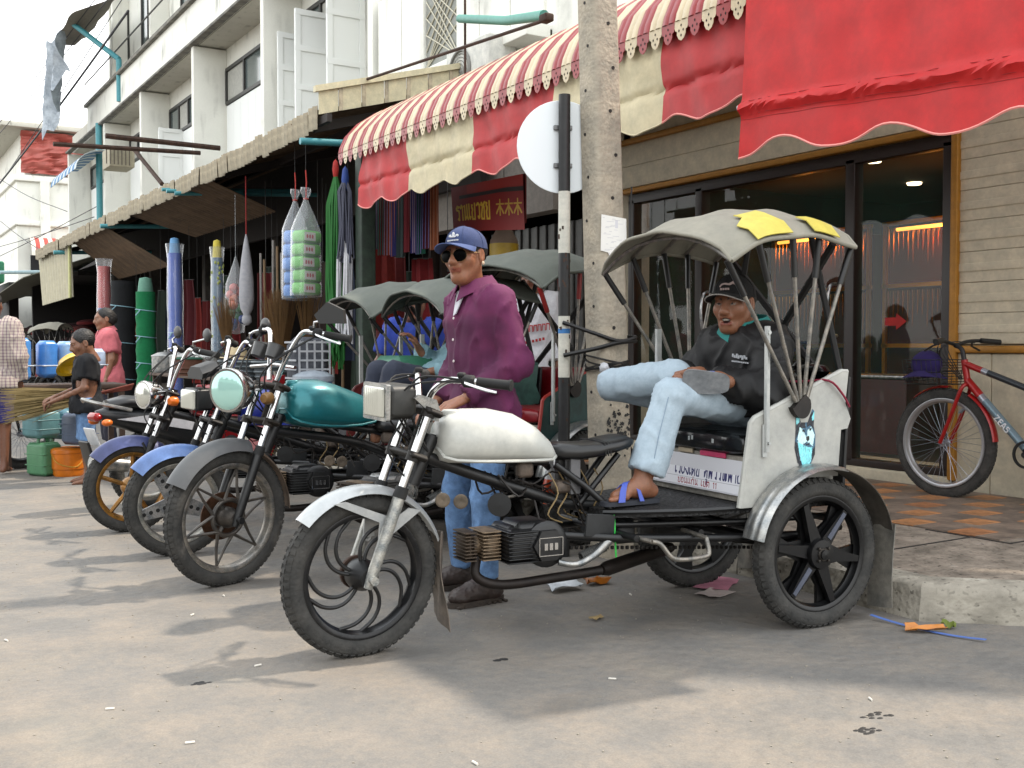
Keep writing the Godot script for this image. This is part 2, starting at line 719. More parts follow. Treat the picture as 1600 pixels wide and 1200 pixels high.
func gold_shop() -> void:
	var X := 6.47
	var t := thing("gold_shop", "cream clad shop front with brown framed glass doors and gold trim behind the tricycle", "building", Vector3(X, 0.15, -5.7))
	var o := -t.position
	var mk := func() -> MB:
		var b := MB.new()
		b.xf = Transform3D(Basis.IDENTITY, o)
		return b
	var cream := mat("cladding", Color(0.84, 0.80, 0.70), 0.75, 0.0, "soft", 0.9)
	var creamr := mat("cladding2", Color(0.87, 0.83, 0.73), 0.7, 0.0, "soft", 1.1)
	var gold := mat("goldtrim", Color(0.72, 0.50, 0.16), 0.5, 0.2, "soft", 2.0)
	var brown := mat("brownframe", Color(0.14, 0.085, 0.065), 0.4, 0.0, "soft", 2.0)
	# solid wall pieces (with thickness) round the opening z -8.31..-4.69, y .23..2.61
	var w: MB = mk.call()
	w.bx(Vector3(X + 0.16, 1.7, -3.67), Vector3(0.24, 3.4, 2.0))
	w.bx(Vector3(X + 0.16, 3.1, -6.55), Vector3(0.24, 0.96, 3.75))
	w.bx(Vector3(X + 0.16, 1.7, -8.62), Vector3(0.24, 3.4, 0.60))
	w.bx(Vector3(X + 0.16, 0.14, -6.55), Vector3(0.24, 0.30, 3.75))
	# chamfered corner and side street wall
	w.prism([Vector2(6.52, -2.66), Vector2(8.9, -0.28), Vector2(9.06, -0.44), Vector2(6.72, -2.78)], Vector3(0, 0, 0), Vector3.RIGHT, Vector3.BACK, Vector3(0, 3.4, 0))
	obj("wall", w, cream, t)
	# cladding planks right of the door, above the mid rail, and the band over the door
	var y := 1.155
	while y < 3.35:
		var b: MB = mk.call()
		b.bx(Vector3(X + 0.022, y + 0.102, -3.665), Vector3(0.03, 0.2065, 1.99), 0.004)
		b.bx(Vector3(X + 0.006, y + 0.100, -3.665), Vector3(0.012, 0.055, 1.985), 0.004)
		obj("plank", b, creamr, t)
		y += 0.2085
	y = 2.675
	while y < 3.05:
		var b: MB = mk.call()
		b.bx(Vector3(X + 0.022, y + 0.102, -6.56), Vector3(0.03, 0.2065, 3.74), 0.004)
		obj("plank", b, creamr, t)
		y += 0.2085
	for k in 7:
		var b: MB = mk.call()
		b.bx(Vector3(X + 0.022, 0.62, -2.83 - k * 0.285), Vector3(0.03, 0.94, 0.28), 0.006)
		obj("panel", b, creamr, t)
	var g: MB = mk.call()
	g.bx(Vector3(X - 0.005, 1.118, -3.66), Vector3(0.04, 0.05, 2.0), 0.008)
	g.bx(Vector3(X - 0.008, 1.44, -4.675), Vector3(0.05, 2.45, 0.055), 0.008)
	g.bx(Vector3(X - 0.008, 2.635, -6.54), Vector3(0.05, 0.05, 3.78), 0.008)
	g.bx(Vector3(X - 0.006, 3.11, -6.54), Vector3(0.05, 0.055, 3.78), 0.008)
	obj("gold_trim", g, gold, t)
	var sl: MB = mk.call()
	sl.bx(Vector3(X - 0.004, 0.19, -6.54), Vector3(0.07, 0.09, 3.7), 0.01)
	obj("door_sill", sl, creamr, t)
	# frames
	var f: MB = mk.call()
	f.bx(Vector3(X + 0.06, 2.56, -6.5), Vector3(0.10, 0.09, 3.62), 0.006)
	f.bx(Vector3(X + 0.06, 0.26, -6.5), Vector3(0.10, 0.06, 3.62), 0.006)
	for zz in [-4.75, -5.605, -7.305, -8.27]:
		f.bx(Vector3(X + 0.062, 1.41, zz), Vector3(0.104, 2.28, 0.09), 0.006)
	obj("door_frame", f, brown, t)
	var gl := StandardMaterial3D.new()
	gl.albedo_color = Color(0.45, 0.65, 0.58, 0.06)
	gl.transparency = BaseMaterial3D.TRANSPARENCY_ALPHA
	gl.roughness = 0.02
	gl.metallic_specular = 0.35
	gl.cull_mode = BaseMaterial3D.CULL_DISABLED
	mats["glass"] = gl
	for q in [[-4.80, -5.56], [-5.65, -7.26], [-7.35, -8.22]]:
		var b: MB = mk.call()
		b.quad(Vector3(X + 0.06, 0.28, q[1]), Vector3(X + 0.06, 0.28, q[0]), Vector3(X + 0.06, 2.52, q[0]), Vector3(X + 0.06, 2.52, q[1]))
		obj("glass_pane", b, gl, t)
	# handles
	var steel := mat("steel", Color(0.80, 0.80, 0.80), 0.28, 0.9, "metal", 3.0)
	for zz in [-5.75, -7.18]:
		var b: MB = mk.call()
		b.tube(pathnow([Vector3(X + 0.05, 1.62, zz), Vector3(X - 0.03, 1.60, zz), Vector3(X - 0.06, 1.45, zz), Vector3(X - 0.03, 1.25, zz), Vector3(X + 0.05, 1.22, zz)], 5), 0.014, 8)
		obj("door_handle", b, steel, t)
	# red arrow sticker
	var ar: MB = mk.call()
	ar.prism([Vector2(0, -0.03), Vector2(0.10, -0.03), Vector2(0.10, -0.06), Vector2(0.19, 0), Vector2(0.10, 0.06), Vector2(0.10, 0.03), Vector2(0, 0.03)], Vector3(X + 0.052, 1.32, -5.30), Vector3(0, 0, 1), Vector3(0, 1, 0), Vector3(0.002, 0, 0))
	obj("arrow_sticker", ar, paint(Color(0.72, 0.12, 0.10)), t)
	var lg := StandardMaterial3D.new()
	lg.albedo_color = Color(1, 0.8, 0.45)
	lg.emission_enabled = true
	lg.emission = Color(1, 0.7, 0.3)
	lg.emission_energy_multiplier = 1.2
	mats["lampglow"] = lg
	# inside: floor, walls, ceiling, red display wall with gold chains, counters
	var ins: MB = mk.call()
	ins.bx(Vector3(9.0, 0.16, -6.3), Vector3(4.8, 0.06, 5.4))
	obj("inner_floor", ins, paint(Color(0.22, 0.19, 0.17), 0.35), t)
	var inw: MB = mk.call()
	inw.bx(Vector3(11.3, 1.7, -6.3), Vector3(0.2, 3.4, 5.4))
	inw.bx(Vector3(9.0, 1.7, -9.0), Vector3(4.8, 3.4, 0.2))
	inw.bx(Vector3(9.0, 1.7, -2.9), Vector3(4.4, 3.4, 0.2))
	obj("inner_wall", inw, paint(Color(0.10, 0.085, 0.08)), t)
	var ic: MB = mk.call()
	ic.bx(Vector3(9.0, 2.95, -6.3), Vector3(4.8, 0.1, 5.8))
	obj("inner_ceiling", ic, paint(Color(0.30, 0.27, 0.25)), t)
	var red := paint(Color(0.30, 0.03, 0.03), 0.8)
	for q in [[-5.0, 1.45], [-6.6, 1.5], [-8.2, 1.4]]:
		var b: MB = mk.call()
		b.bx(Vector3(9.2, 1.25, q[0]), Vector3(0.35, 2.1, q[1]), 0.01)
		var cabinet := obj("display_cabinet", b, red, t)
		var gg: MB = mk.call()
		for s in [-1, 1]:
			gg.bx(Vector3(9.01, 1.45, q[0] + s * q[1] * 0.48), Vector3(0.04, 1.9, 0.04))
		for yy in [2.38, 1.75, 1.15]:
			gg.bx(Vector3(9.01, yy, q[0]), Vector3(0.04, 0.04, q[1]))
		obj("gilt_frame", gg, mat("gilt", Color(0.95, 0.66, 0.15), 0.3, 0.9), cabinet)
		var tube: MB = mk.call()
		tube.rod(Vector3(8.9, 2.30, q[0] - 0.5), Vector3(8.9, 2.30, q[0] + 0.5), 0.018, 8)
		obj("display_lamp", tube, M("lampglow"), cabinet)
		var ol := OmniLight3D.new()
		ol.name = nm("lamp_light", cabinet)
		ol.light_color = Color(1.0, 0.62, 0.25)
		ol.light_energy = 0.07
		ol.light_size = 0.05
		ol.omni_range = 8.0
		ol.omni_attenuation = 2.0
		ol.shadow_enabled = true
		cabinet.add_child(ol)
		ol.position = Vector3(8.82, 2.26, q[0]) + o
		var ch: MB = mk.call()
		for k in 24:
			var zz: float = q[0] - q[1] * 0.44 + q[1] * 0.88 * k / 23.0
			for yy in [2.33, 1.70]:
				var l := 0.30 + 0.08 * sin(k * 1.7)
				ch.tube([Vector3(9.0, yy, zz - 0.012), Vector3(8.99, yy - l, zz), Vector3(9.0, yy, zz + 0.012)], 0.006, 4, false)
		stuff("gold_chain", ch, mat("gilt2", Color(0.98, 0.72, 0.2), 0.25, 0.9), cabinet)
	var ct: MB = mk.call()
	ct.bx(Vector3(8.0, 0.5, -7.2), Vector3(0.4, 0.7, 2.2), 0.01)
	obj("counter", ct, paint(Color(0.36, 0.06, 0.05), 0.4), t)
	var ctg: MB = mk.call()
	ctg.bx(Vector3(8.0, 0.87, -7.2), Vector3(0.4, 0.04, 2.2), 0.01)
	obj("counter_top", ctg, steel, t)
	# lit ceiling lamps
	var em := StandardMaterial3D.new()
	em.albedo_color = Color(1, 0.95, 0.8)
	em.emission_enabled = true
	em.emission = Color(1, 0.9, 0.7)
	em.emission_energy_multiplier = 5.0
	for q in [Vector3(8.2, 2.88, -5.3), Vector3(9.4, 2.88, -5.5), Vector3(8.3, 2.88, -6.9), Vector3(9.8, 2.88, -7.6), Vector3(9.9, 2.88, -4.4), Vector3(8.9, 2.88, -6.2)]:
		var b: MB = mk.call()
		b.lathe([Vector2(0.0, 0), Vector2(0.07, 0), Vector2(0.08, 0.02), Vector2(0.0, 0.02)], q, Vector3.UP, 14)
		var lo := obj("ceiling_lamp", b, em, t)
		var li := SpotLight3D.new()
		li.name = nm("lamp_light", t)
		li.light_color = Color(1, 0.82, 0.55)
		li.light_energy = 0.45
		li.spot_angle = 62.0
		li.spot_range = 8.0
		li.spot_attenuation = 2.0
		li.light_size = 0.06
		li.shadow_enabled = true
		t.add_child(li)
		li.position = q + o + Vector3(0, -0.02, 0)
		li.rotation = Vector3(-PI / 2, 0, 0)
	# slab over the ground floor and the low upper storey behind the awnings
	var up: MB = mk.call()
	up.bx(Vector3(9.2, 3.5, -5.9), Vector3(5.6, 0.2, 6.6))
	up.bx(Vector3(6.15, 4.52, -5.95), Vector3(0.2, 2.04, 6.6))
	up.bx(Vector3(9.2, 5.54, -5.9), Vector3(6.3, 0.12, 6.6))
	up.bx(Vector3(6.12, 3.5, -5.95), Vector3(0.5, 0.16, 6.6))
	up.prism([Vector2(6.05, -2.66), Vector2(8.75, 0.04), Vector2(8.95, -0.16), Vector2(6.25, -2.86)], Vector3(0, 3.4, 0), Vector3.RIGHT, Vector3.BACK, Vector3(0, 2.2, 0))
	obj("upper_wall", up, mat("white_old", Color(0.90, 0.90, 0.88), 0.85, 0.0, "wash", 0.25), t)

func shophouse() -> void:
	var Xf := 6.0
	var Xr := 6.68
	var white: StandardMaterial3D = mat("white_old")
	var grey := mat("mould", Color(0.74, 0.73, 0.70), 0.9, 0.0, "wash", 0.6)
	var fr := mat("winframe", Color(0.17, 0.17, 0.16), 0.5)
	var pane := StandardMaterial3D.new()
	pane.albedo_color = Color(0.33, 0.37, 0.37)
	pane.roughness = 0.08
	pane.metallic_specular = 0.7
	pane.cull_mode = BaseMaterial3D.CULL_DISABLED
	mats["pane"] = pane
	var curtain := paint(Color(0.72, 0.72, 0.69), 0.8)
	var t := thing("shophouse_row", "long white three storey concrete shophouse row with recessed windows and mould stains", "building", Vector3(Xf, 0.15, -24.6))
	var o := -t.position
	var mk := func() -> MB:
		var b := MB.new()
		b.xf = Transform3D(Basis.IDENTITY, o)
		return b
	var fins := [-9.0, -13.18, -17.52, -21.73, -26.2, -30.38, -35.8]
	# back walls, slabs
	var w: MB = mk.call()
	w.bx(Vector3(Xr + 0.1, 4.5, -11.1), Vector3(0.2, 2.3, 4.4))
	w.bx(Vector3(Xr + 0.1, 5.4, -24.5), Vector3(0.2, 4.2, 22.6))
	w.bx(Vector3(Xr + 0.1, 9.6, -23.0), Vector3(0.2, 3.6, 19.2))
	w.bx(Vector3(9.5, 4.5, -9.1), Vector3(5.8, 2.3, 0.2))
	w.bx(Vector3(9.5, 9.1, -13.2), Vector3(5.8, 6.2, 0.2))
	w.bx(Vector3(9.5, 5.5, -35.9), Vector3(5.8, 4.6, 0.2))
	w.bx(Vector3(9.5, 9.6, -32.6), Vector3(5.8, 3.6, 0.2))
	w.bx(Vector3(12.3, 5.7, -22.4), Vector3(0.2, 11.2, 27.0))
	obj("wall", w, white, t)
	var s: MB = mk.call()
	# spandrel: underside at y 7.15, top 7.94, front at Xf
	s.bx(Vector3(Xf + 0.5, 7.42, -24.5), Vector3(0.75, 0.5, 22.6))
	obj("balcony_slab", s, grey, t)
	s = mk.call()
	s.bx(Vector3(Xf + 0.05, 7.57, -23.0), Vector3(0.14, 0.78, 19.2))
	obj("spandrel", s, white, t)
	var ed: MB = mk.call()
	ed.bx(Vector3(Xf + 0.02, 7.99, -23.0), Vector3(0.26, 0.09, 19.3), 0.01)
	ed.bx(Vector3(Xf + 0.0, 7.17, -24.5), Vector3(0.16, 0.06, 22.7), 0.01)
	obj("ledge", ed, mat("ledge", Color(0.50, 0.49, 0.46), 0.9, 0.0, "heavy", 0.8), t)
	var rf: MB = mk.call()
	rf.bx(Vector3(9.2, 11.45, -23.0), Vector3(6.8, 0.15, 19.6))
	rf.bx(Vector3(9.2, 5.72, -11.1), Vector3(6.0, 0.14, 4.4))
	rf.bx(Vector3(9.4, 7.75, -34.3), Vector3(6.2, 0.15, 3.4))
	obj("roof", rf, grey, t)
	for z in fins:
		if z == -9.0:
			continue
		var b: MB = mk.call()
		var hi := 7.14
		b.bx(Vector3((Xf + Xr) / 2, (3.3 + hi) / 2, z - 0.08), Vector3(Xr - Xf + 0.0, hi - 3.3, 0.16), 0.01)
		obj("fin", b, white, t)
		if z > -33 and z < -13.0:
			var b2: MB = mk.call()
			b2.bx(Vector3((Xf + Xr) / 2 + 0.12, 9.7, z - 0.08), Vector3(Xr - Xf - 0.24, 3.4, 0.16), 0.01)
			obj("fin", b2, white, t)
	# second-floor windows with shutters below
	var win := func(z0: float, z1: float, y0: float, y1: float, xx: float, n: int) -> void:
		var f: MB = mk.call()
		var th := 0.07
		f.bx(Vector3(xx - 0.03, y0, (z0 + z1) / 2), Vector3(0.06, th, z1 - z0), 0.004)
		f.bx(Vector3(xx - 0.03, y1, (z0 + z1) / 2), Vector3(0.06, th, z1 - z0), 0.004)
		for k in n + 1:
			f.bx(Vector3(xx - 0.028, (y0 + y1) / 2, lerpf(z0, z1, float(k) / n)), Vector3(0.056, y1 - y0, th), 0.004)
		var fo := obj("window", f, fr, t)
		for k in n:
			var p: MB = mk.call()
			p.bx(Vector3(xx - 0.012, (y0 + y1) / 2, lerpf(z0, z1, (k + 0.5) / n)), Vector3(0.012, y1 - y0 - th, (z1 - z0) / n - th))
			obj("pane", p, pane if (k + int(absf(z0))) % 3 else curtain, fo)
	win.call(-21.66, -19.4, 6.05, 6.72, Xr, 2)
	win.call(-26.1, -23.7, 6.10, 6.72, Xr, 3)
	win.call(-30.3, -28.5, 6.10, 6.72, Xr, 2)
	win.call(-17.4, -15.0, 5.9, 6.72, Xr, 3)
	win.call(-35.7, -33.6, 6.10, 6.72, Xr, 2)
	# third floor openings
	for z in [-31.4, -27.8, -24.0, -20.0, -15.6]:
		win.call(z - 1.0, z + 1.0, 8.7, 10.2, Xr, 3)
		var b: MB = mk.call()
		b.rod(Vector3(Xf + 0.05, 8.75, z - 1.9), Vector3(Xf + 0.05, 8.75, z + 1.9), 0.02, 6)
		obj("rail", b, fr, t)
	# panelled boards under the windows
	var bm := mat("boardwhite", Color(0.86, 0.87, 0.86), 0.7)
	for q in [[-21.66, -19.4, 6.0], [-26.1, -23.7, 6.05], [-30.3, -28.5, 6.05], [-35.7, -33.6, 6.05]]:
		var n := 5
		for k in n:
			var b: MB = mk.call()
			var wz: float = (q[1] - q[0]) / n
			b.bx(Vector3(Xr - 0.02, (3.6 + q[2]) / 2, q[0] + wz * (k + 0.5)), Vector3(0.035, q[2] - 3.6, wz - 0.012), 0.005)
			obj("board", b, bm, t)
	# open louvred shutters that stand out from the bays
	var shut := func(z: float, y0: float, y1: float, x0: float, wd: float) -> void:
		var b: MB = mk.call()
		b.bx(Vector3(x0 + wd / 2, (y0 + y1) / 2, z), Vector3(wd, y1 - y0, 0.035), 0.006)
		var so := obj("shutter", b, bm, t)
		var r: MB = mk.call()
		for k in 4:
			var yy: float = lerpf(y0, y1, k / 3.0)
			r.bx(Vector3(x0 + wd / 2, clampf(yy, y0 + 0.05, y1 - 0.05), z + 0.03), Vector3(wd, 0.09, 0.025), 0.004)
		for k in 2:
			r.bx(Vector3(x0 + 0.045 + k * (wd - 0.09), (y0 + y1) / 2, z + 0.028), Vector3(0.09, y1 - y0, 0.022), 0.004)
		obj("shutter_frame", r, bm, so)
	shut.call(-17.3, 4.6, 6.35, 6.16, 0.5)
	shut.call(-16.2, 4.6, 6.42, 6.05, 0.62)
	shut.call(-14.9, 4.6, 6.75, 6.05, 0.60)
	shut.call(-25.0, 4.3, 6.1, 6.1, 0.55)
	# front panels of the near bay, flush with the facade, with a grille window
	var bz := [-13.05, -12.35, -11.74, -10.93, -10.4, -9.75, -9.1]
	for k in bz.size() - 1:
		if k == 2:
			continue
		var b: MB = mk.call()
		b.bx(Vector3(Xf + 0.06, 4.85, (bz[k] + bz[k + 1]) / 2), Vector3(0.08, 1.6, bz[k + 1] - bz[k] - 0.02), 0.006)
		obj("panel", b, white, t)
	var gw: MB = mk.call()
	gw.bx(Vector3(Xf + 0.07, 5.0, -11.335), Vector3(0.03, 1.0, 0.78))
	obj("window", gw, paint(Color(0.55, 0.56, 0.53), 0.5), t)
	var lat: MB = mk.call()
	for k in 15:
		var u := -1.3 + k * 0.16
		for sg in [-1, 1]:
			var a0 := maxf(-0.37, -0.5 - u if sg > 0 else u - 0.5)
			var p0 := Vector2(-0.38, 0)
			var pts := []
			for q in 2:
				var zz := -0.38 if q == 0 else 0.38
				var yy: float = (u + zz) * sg * 1.25
				pts.append(Vector3(Xf + 0.045, clampf(5.0 + yy, 4.5, 5.5), -11.335 + zz))
			if absf(pts[0].y - pts[1].y) > 0.3:
				lat.rod(pts[0], pts[1], 0.009, 5)
	obj("lattice_grille", lat, paint(Color(0.84, 0.82, 0.74)), t)
	var low: MB = mk.call()
	low.bx(Vector3(Xf + 0.0, 4.28, -11.1), Vector3(0.5, 0.14, 4.2), 0.01)
	low.bx(Vector3(Xf + 0.08, 4.0, -11.1), Vector3(0.10, 0.6, 4.2))
	obj("ledge", low, white, t)
	# teal drainpipes and brackets
	var teal := mat("tealpaint", Color(0.30, 0.62, 0.66), 0.5, 0.0, "soft", 2.0)
	var pp: MB = mk.call()
	pp.rod(Vector3(Xf - 0.05, 3.4, -30.85), Vector3(Xf - 0.05, 7.2, -30.85), 0.085, 10)
	obj("drainpipe", pp, teal, t)
	var pb: MB = mk.call()
	pb.rod(Vector3(Xf - 0.04, 7.3, -28.3), Vector3(Xf - 0.04, 8.35, -28.3), 0.07, 8)
	pb.rod(Vector3(Xf - 0.04, 8.35, -28.3), Vector3(Xf - 0.9, 9.35, -29.4), 0.07, 8)
	obj("awning_bracket", pb, teal, t)
	# the ground-floor market hall behind the stalls: deep, dark
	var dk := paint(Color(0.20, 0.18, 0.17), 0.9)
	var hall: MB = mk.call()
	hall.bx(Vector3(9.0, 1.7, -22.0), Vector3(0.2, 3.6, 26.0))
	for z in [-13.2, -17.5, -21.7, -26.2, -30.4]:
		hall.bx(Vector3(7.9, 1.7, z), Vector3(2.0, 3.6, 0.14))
	hall.bx(Vector3(5.93, 3.45, -19.3), Vector3(0.08, 1.05, 18.3))  # added dark board, standing in for the shade under the canopy
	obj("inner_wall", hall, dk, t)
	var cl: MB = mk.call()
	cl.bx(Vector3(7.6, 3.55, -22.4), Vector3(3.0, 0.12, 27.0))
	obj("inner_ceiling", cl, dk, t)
	for z in [-13.18, -17.52, -21.73, -26.2, -30.38]:
		var b: MB = mk.call()
		b.bx(Vector3(6.3, 1.75, z - 0.1), Vector3(0.22, 3.2, 0.22), 0.01)
		obj("column", b, mat("wallcol", Color(0.30, 0.28, 0.26), 0.85, 0.0, "heavy", 0.7), t)
	# cloth sun sail at the far third floor, tattered banner under it
	var sail := thing("sun_sail", "grey tattered cloth sail hung from the far end of the white shophouse roof", "sail", Vector3(Xf, 8.2, -29.5))
	var pv := PackedVector3Array()
	for i in 11:
		for j in 7:
			var u := i / 10.0
			var v := j / 6.0
			pv.append(Vector3(-1.05 * (1 - v) - 0.05, 1.15 + v * 0.55 - 0.35 * sin(u * PI) * (1 - absf(2 * v - 1)) + 0.05 * sin(u * 17), -3.0 + u * 4.4))
	var sb := MB.new()
	sb.sheet(pv, 11, 7, 0.01)
	obj("cloth", sb, cloth(Color(0.58, 0.55, 0.50)), sail)
	pv = PackedVector3Array()
	for i in 12:
		for j in 9:
			var u := i / 11.0
			var v := j / 8.0
			var drop := v * (0.9 + 1.5 * (1 - u)) + 0.12 * sin(u * 23 + v * 3)
			pv.append(Vector3(-1.1 + 0.18 * sin(v * 5 + u * 9) + 0.05 * v, 1.12 - drop, -3.0 + u * 2.4 + 0.1 * sin(v * 6)))
	sb = MB.new()
	sb.sheet(pv, 12, 9, 0.01)
	obj("hanging_banner", sb, mat("banner_blue", Color(0.72, 0.76, 0.80), 0.9, 0.0, "heavy", 0.8), sail)
	# small blue and white striped awning at the far bay
	var aw := thing("window_awning", "small blue and white striped awning at the far end of the white row", "awning", Vector3(Xf, 5.85, -32.2))
	for k in 14:
		var z0 := -2.0 + k * 0.29
		var pv2 := PackedVector3Array()
		for i in 7:
			var a := PI / 2 * i / 6.0
			for j in 2:
				pv2.append(Vector3(-0.75 * sin(a) - 0.02, 0.55 * cos(a) - 0.02, z0 + j * 0.285))
		var b := MB.new()
		b.sheet(pv2, 7, 2, 0.012)
		obj("stripe", b, paint(Color(0.85, 0.89, 0.90)) if k % 2 else paint(Color(0.30, 0.52, 0.72)), aw)
	# air conditioner boxes
	var ac := thing("air_conditioner", "beige window air conditioner on the second white bay from the far drainpipe", "air conditioner", Vector3(Xf, 5.55, -28.2))
	var ab := MB.new()
	ab.bx(Vector3(-0.1, 0.28, 0), Vector3(0.6, 0.48, 0.85), 0.02)
	obj("case", ab, paint(Color(0.72, 0.69, 0.60)), ac)
	ab = MB.new()
	for k in 7:
		ab.bx(Vector3(-0.2 - 0.28 + k * 0.09, 0.28, 0.482), Vector3(0.025, 0.4, 0.02))
	obj("grille", ab, paint(Color(0.4, 0.37, 0.32)), ac)
	var a2 := thing("air_conditioner", "white outdoor air conditioning unit half hidden behind the striped awning", "air conditioner", Vector3(5.75, 3.70, -9.9))
	ab = MB.new()
	ab.bx(Vector3(0, 0.32, 0), Vector3(0.36, 0.62, 0.9), 0.03)
	obj("case", ab, paint(Color(0.88, 0.88, 0.85)), a2)
	ab = MB.new()
	ab.ring(Vector3(-0.19, 0.34, -0.12), Vector3.RIGHT, 0.22, 0.015, 24, 6)
	for k in 6:
		ab.ring(Vector3(-0.19, 0.34, -0.12), Vector3.RIGHT, 0.035 * k + 0.01, 0.005, 18, 4)
	obj("fan_grille", ab, paint(Color(0.55, 0.55, 0.53)), a2)
	# steel angle bars that stick out of the facade over the canopy
	for q in [[Vector3(6.0, 4.84, -20.0), Vector3(3.97, 4.86, -20.0), 0.05], [Vector3(6.0, 4.95, -21.3), Vector3(3.31, 4.86, -21.3), 0.045]]:
		var st := thing("steel_bar", "rusty perforated steel bar jutting from the white facade above the brown canopy" + (", upper one" if q[2] > 0.047 else ", lower one"), "bar", q[0])
		var b := MB.new()
		b.rod(Vector3.ZERO, q[1] - q[0], q[2], 6)
		obj("bar", b, mat("rust", Color(0.30, 0.22, 0.18), 0.8, 0.3, "heavy", 2.0), st)
	var stay := thing("support_strut", "rusty diagonal strut below the beige air conditioner", "strut", Vector3(5.95, 5.85, -26.7))
	var sbm := MB.new()
	sbm.rod(Vector3(0, 0, 0), Vector3(0.0, -1.15, 2.6), 0.05, 6)
	obj("bar", sbm, mat("rust"), stay)

func awnings() -> void:
	var redm := mat("awnred", Color(0.62, 0.16, 0.17), 0.35, 0.0, "soft", 1.2)
	var crm := mat("awncream", Color(0.87, 0.80, 0.66), 0.38, 0.0, "soft", 1.2)
	# ---- curved metal striped awning
	var t := thing("striped_awning", "curved red and cream striped metal awning with scalloped pierced tips above the market stall", "awning", Vector3(4.0, 2.9, -9.5), 0, "")
	var tips := [2.905]
	var pitch := 0.1128
	var n := 48
	for k in n:
		var z0 := -9.56 + k * pitch
		var prof := [Vector2(5.35, 3.66), Vector2(4.95, 3.57), Vector2(4.62, 3.47), Vector2(4.36, 3.36), Vector2(4.18, 3.24), Vector2(4.06, 3.11), Vector2(4.01, 3.00), Vector2(4.0, 2.955)]
		var pv := PackedVector3Array()
		var cross := [[0.0, 0.0], [0.012, 0.010], [0.040, 0.013], [0.052, 0.004], [0.060, 0.004], [0.072, 0.013], [0.100, 0.010], [0.1125, 0.0]]
		for i in prof.size():
			var p: Vector2 = prof[i]
			var q: Vector2 = prof[mini(i + 1, prof.size() - 1)] - prof[maxi(i - 1, 0)]
			var nr := Vector2(q.y, -q.x).normalized()
			if nr.y < 0:
				nr = -nr
			for w in cross:
				pv.append(Vector3(p.x + nr.x * w[1] - 4.0, p.y + nr.y * w[1] - 2.9, z0 + w[0] + 9.5))
		var b := MB.new()
		b.sheet(pv, prof.size(), cross.size(), 0.003)
		# pierced ogee tip
		var x0 := -0.002
		var zc := z0 + 0.0564 + 9.5
		var tip := [Vector2(-0.0545, 0.058), Vector2(-0.056, 0.02), Vector2(-0.050, 0.004), Vector2(-0.036, -0.002), Vector2(-0.036, -0.022), Vector2(-0.022, -0.046), Vector2(0.0, -0.058), Vector2(0.022, -0.046), Vector2(0.036, -0.022), Vector2(0.036, -0.002), Vector2(0.050, 0.004), Vector2(0.056, 0.02), Vector2(0.0545, 0.058)]
		b.prism(tip, Vector3(x0 - 0.003, 0, zc), Vector3(0, 0, 1), Vector3(0, 1, 0), Vector3(0.003, 0, 0))
		var so := obj("stripe", b, redm if k % 2 == 0 else crm, t)
		var h := MB.new()
		for q in [Vector2(0, -0.028), Vector2(-0.018, 0.0), Vector2(0.018, 0.0), Vector2(0.0, 0.028)]:
			h.prism([q + Vector2(-0.006, 0), q + Vector2(0, -0.009), q + Vector2(0.006, 0), q + Vector2(0, 0.009)], Vector3(x0 - 0.0045, 0, zc), Vector3(0, 0, 1), Vector3(0, 1, 0), Vector3(0.001, 0, 0))
		obj("pierced_holes", h, paint(Color(0.08, 0.06, 0.06)), so)
	var pipe := MB.new()
	pipe.rod(Vector3(0.04, 0.12, -0.1), Vector3(0.04, 0.12, 5.3), 0.018, 8)
	for z in [0.0, 1.8, 3.6, 5.2]:
		pipe.rod(Vector3(0.04, 0.12, z), Vector3(1.95, 0.20, z), 0.018, 6)
	obj("pipe_frame", pipe, paint(Color(0.32, 0.30, 0.28), 0.5, 0.4), t)
	# ---- cloth valance of red and cream panels hung behind the tips
	var v := thing("cloth_valance", "hanging cloth valance of red and cream panels with a wavy hem below the striped awning", "awning", Vector3(4.05, 2.9, -9.14))
	var vr := mat("clothred", Color(0.76, 0.17, 0.18), 0.6, 0.0, "soft", 1.0, "folds", 1.0, 0.5)
	vr.backlight_enabled = true
	vr.backlight = Color(0.40, 0.05, 0.05)
	var vc := mat("clothcream", Color(0.85, 0.80, 0.66), 0.65, 0.0, "soft", 1.0, "folds", 1.0, 0.5)
	vc.backlight_enabled = true
	vc.backlight = Color(0.32, 0.29, 0.22)
	var zs := [-9.14, -8.16, -7.06, -5.97, -4.86, -4.02]
	for k in 5:
		var nu := 30
		var nv := 30
		var pv := PackedVector3Array()
		var top := 3.06
		for i in nu:
			var z: float = lerpf(zs[k], zs[k + 1], float(i) / (nu - 1))
			# scallops about 0.55 m wide: slow bulge and a sharp notch
			var ph := fposmod((z + 9.14) / 0.56 + 0.10, 1.0)
			var hem := 2.405 + 0.055 * pow(absf(cos(ph * PI)), 3.0) * 1.0 - 0.012 * sin(ph * TAU) - 0.01
			for j in nv:
				var f := float(j) / (nv - 1)
				var y := lerpf(hem, top, f)
				var x := 0.012 * sin(z * 9.0 + f * 2.0) * (1.0 - f) + 0.022 * exp(-pow((y - 2.615) / 0.02, 2)) - 0.03 * (1.0 - f) + 0.010 * sin(z * 23 + f * 6)
				x += 0.02 * sin(f * 9.0 + z * 4.0) * (1.0 - absf(2.0 * f - 1.0)) * 0.6
				pv.append(Vector3(x, y - 2.9, z + 9.14))
		var b := MB.new()
		b.sheet(pv, nu, nv, 0.004)
		var po := obj("cloth_panel", b, vr if k % 2 == 0 else vc, v)
		var hm := PackedVector3Array()
		for i in nu:
			hm.append(pv[i * nv])
		b = MB.new()
		b.tube(hm, 0.006, 5)
		obj("hem", b, vc if k % 2 else mat("hempink", Color(0.86, 0.55, 0.52), 0.7), po)
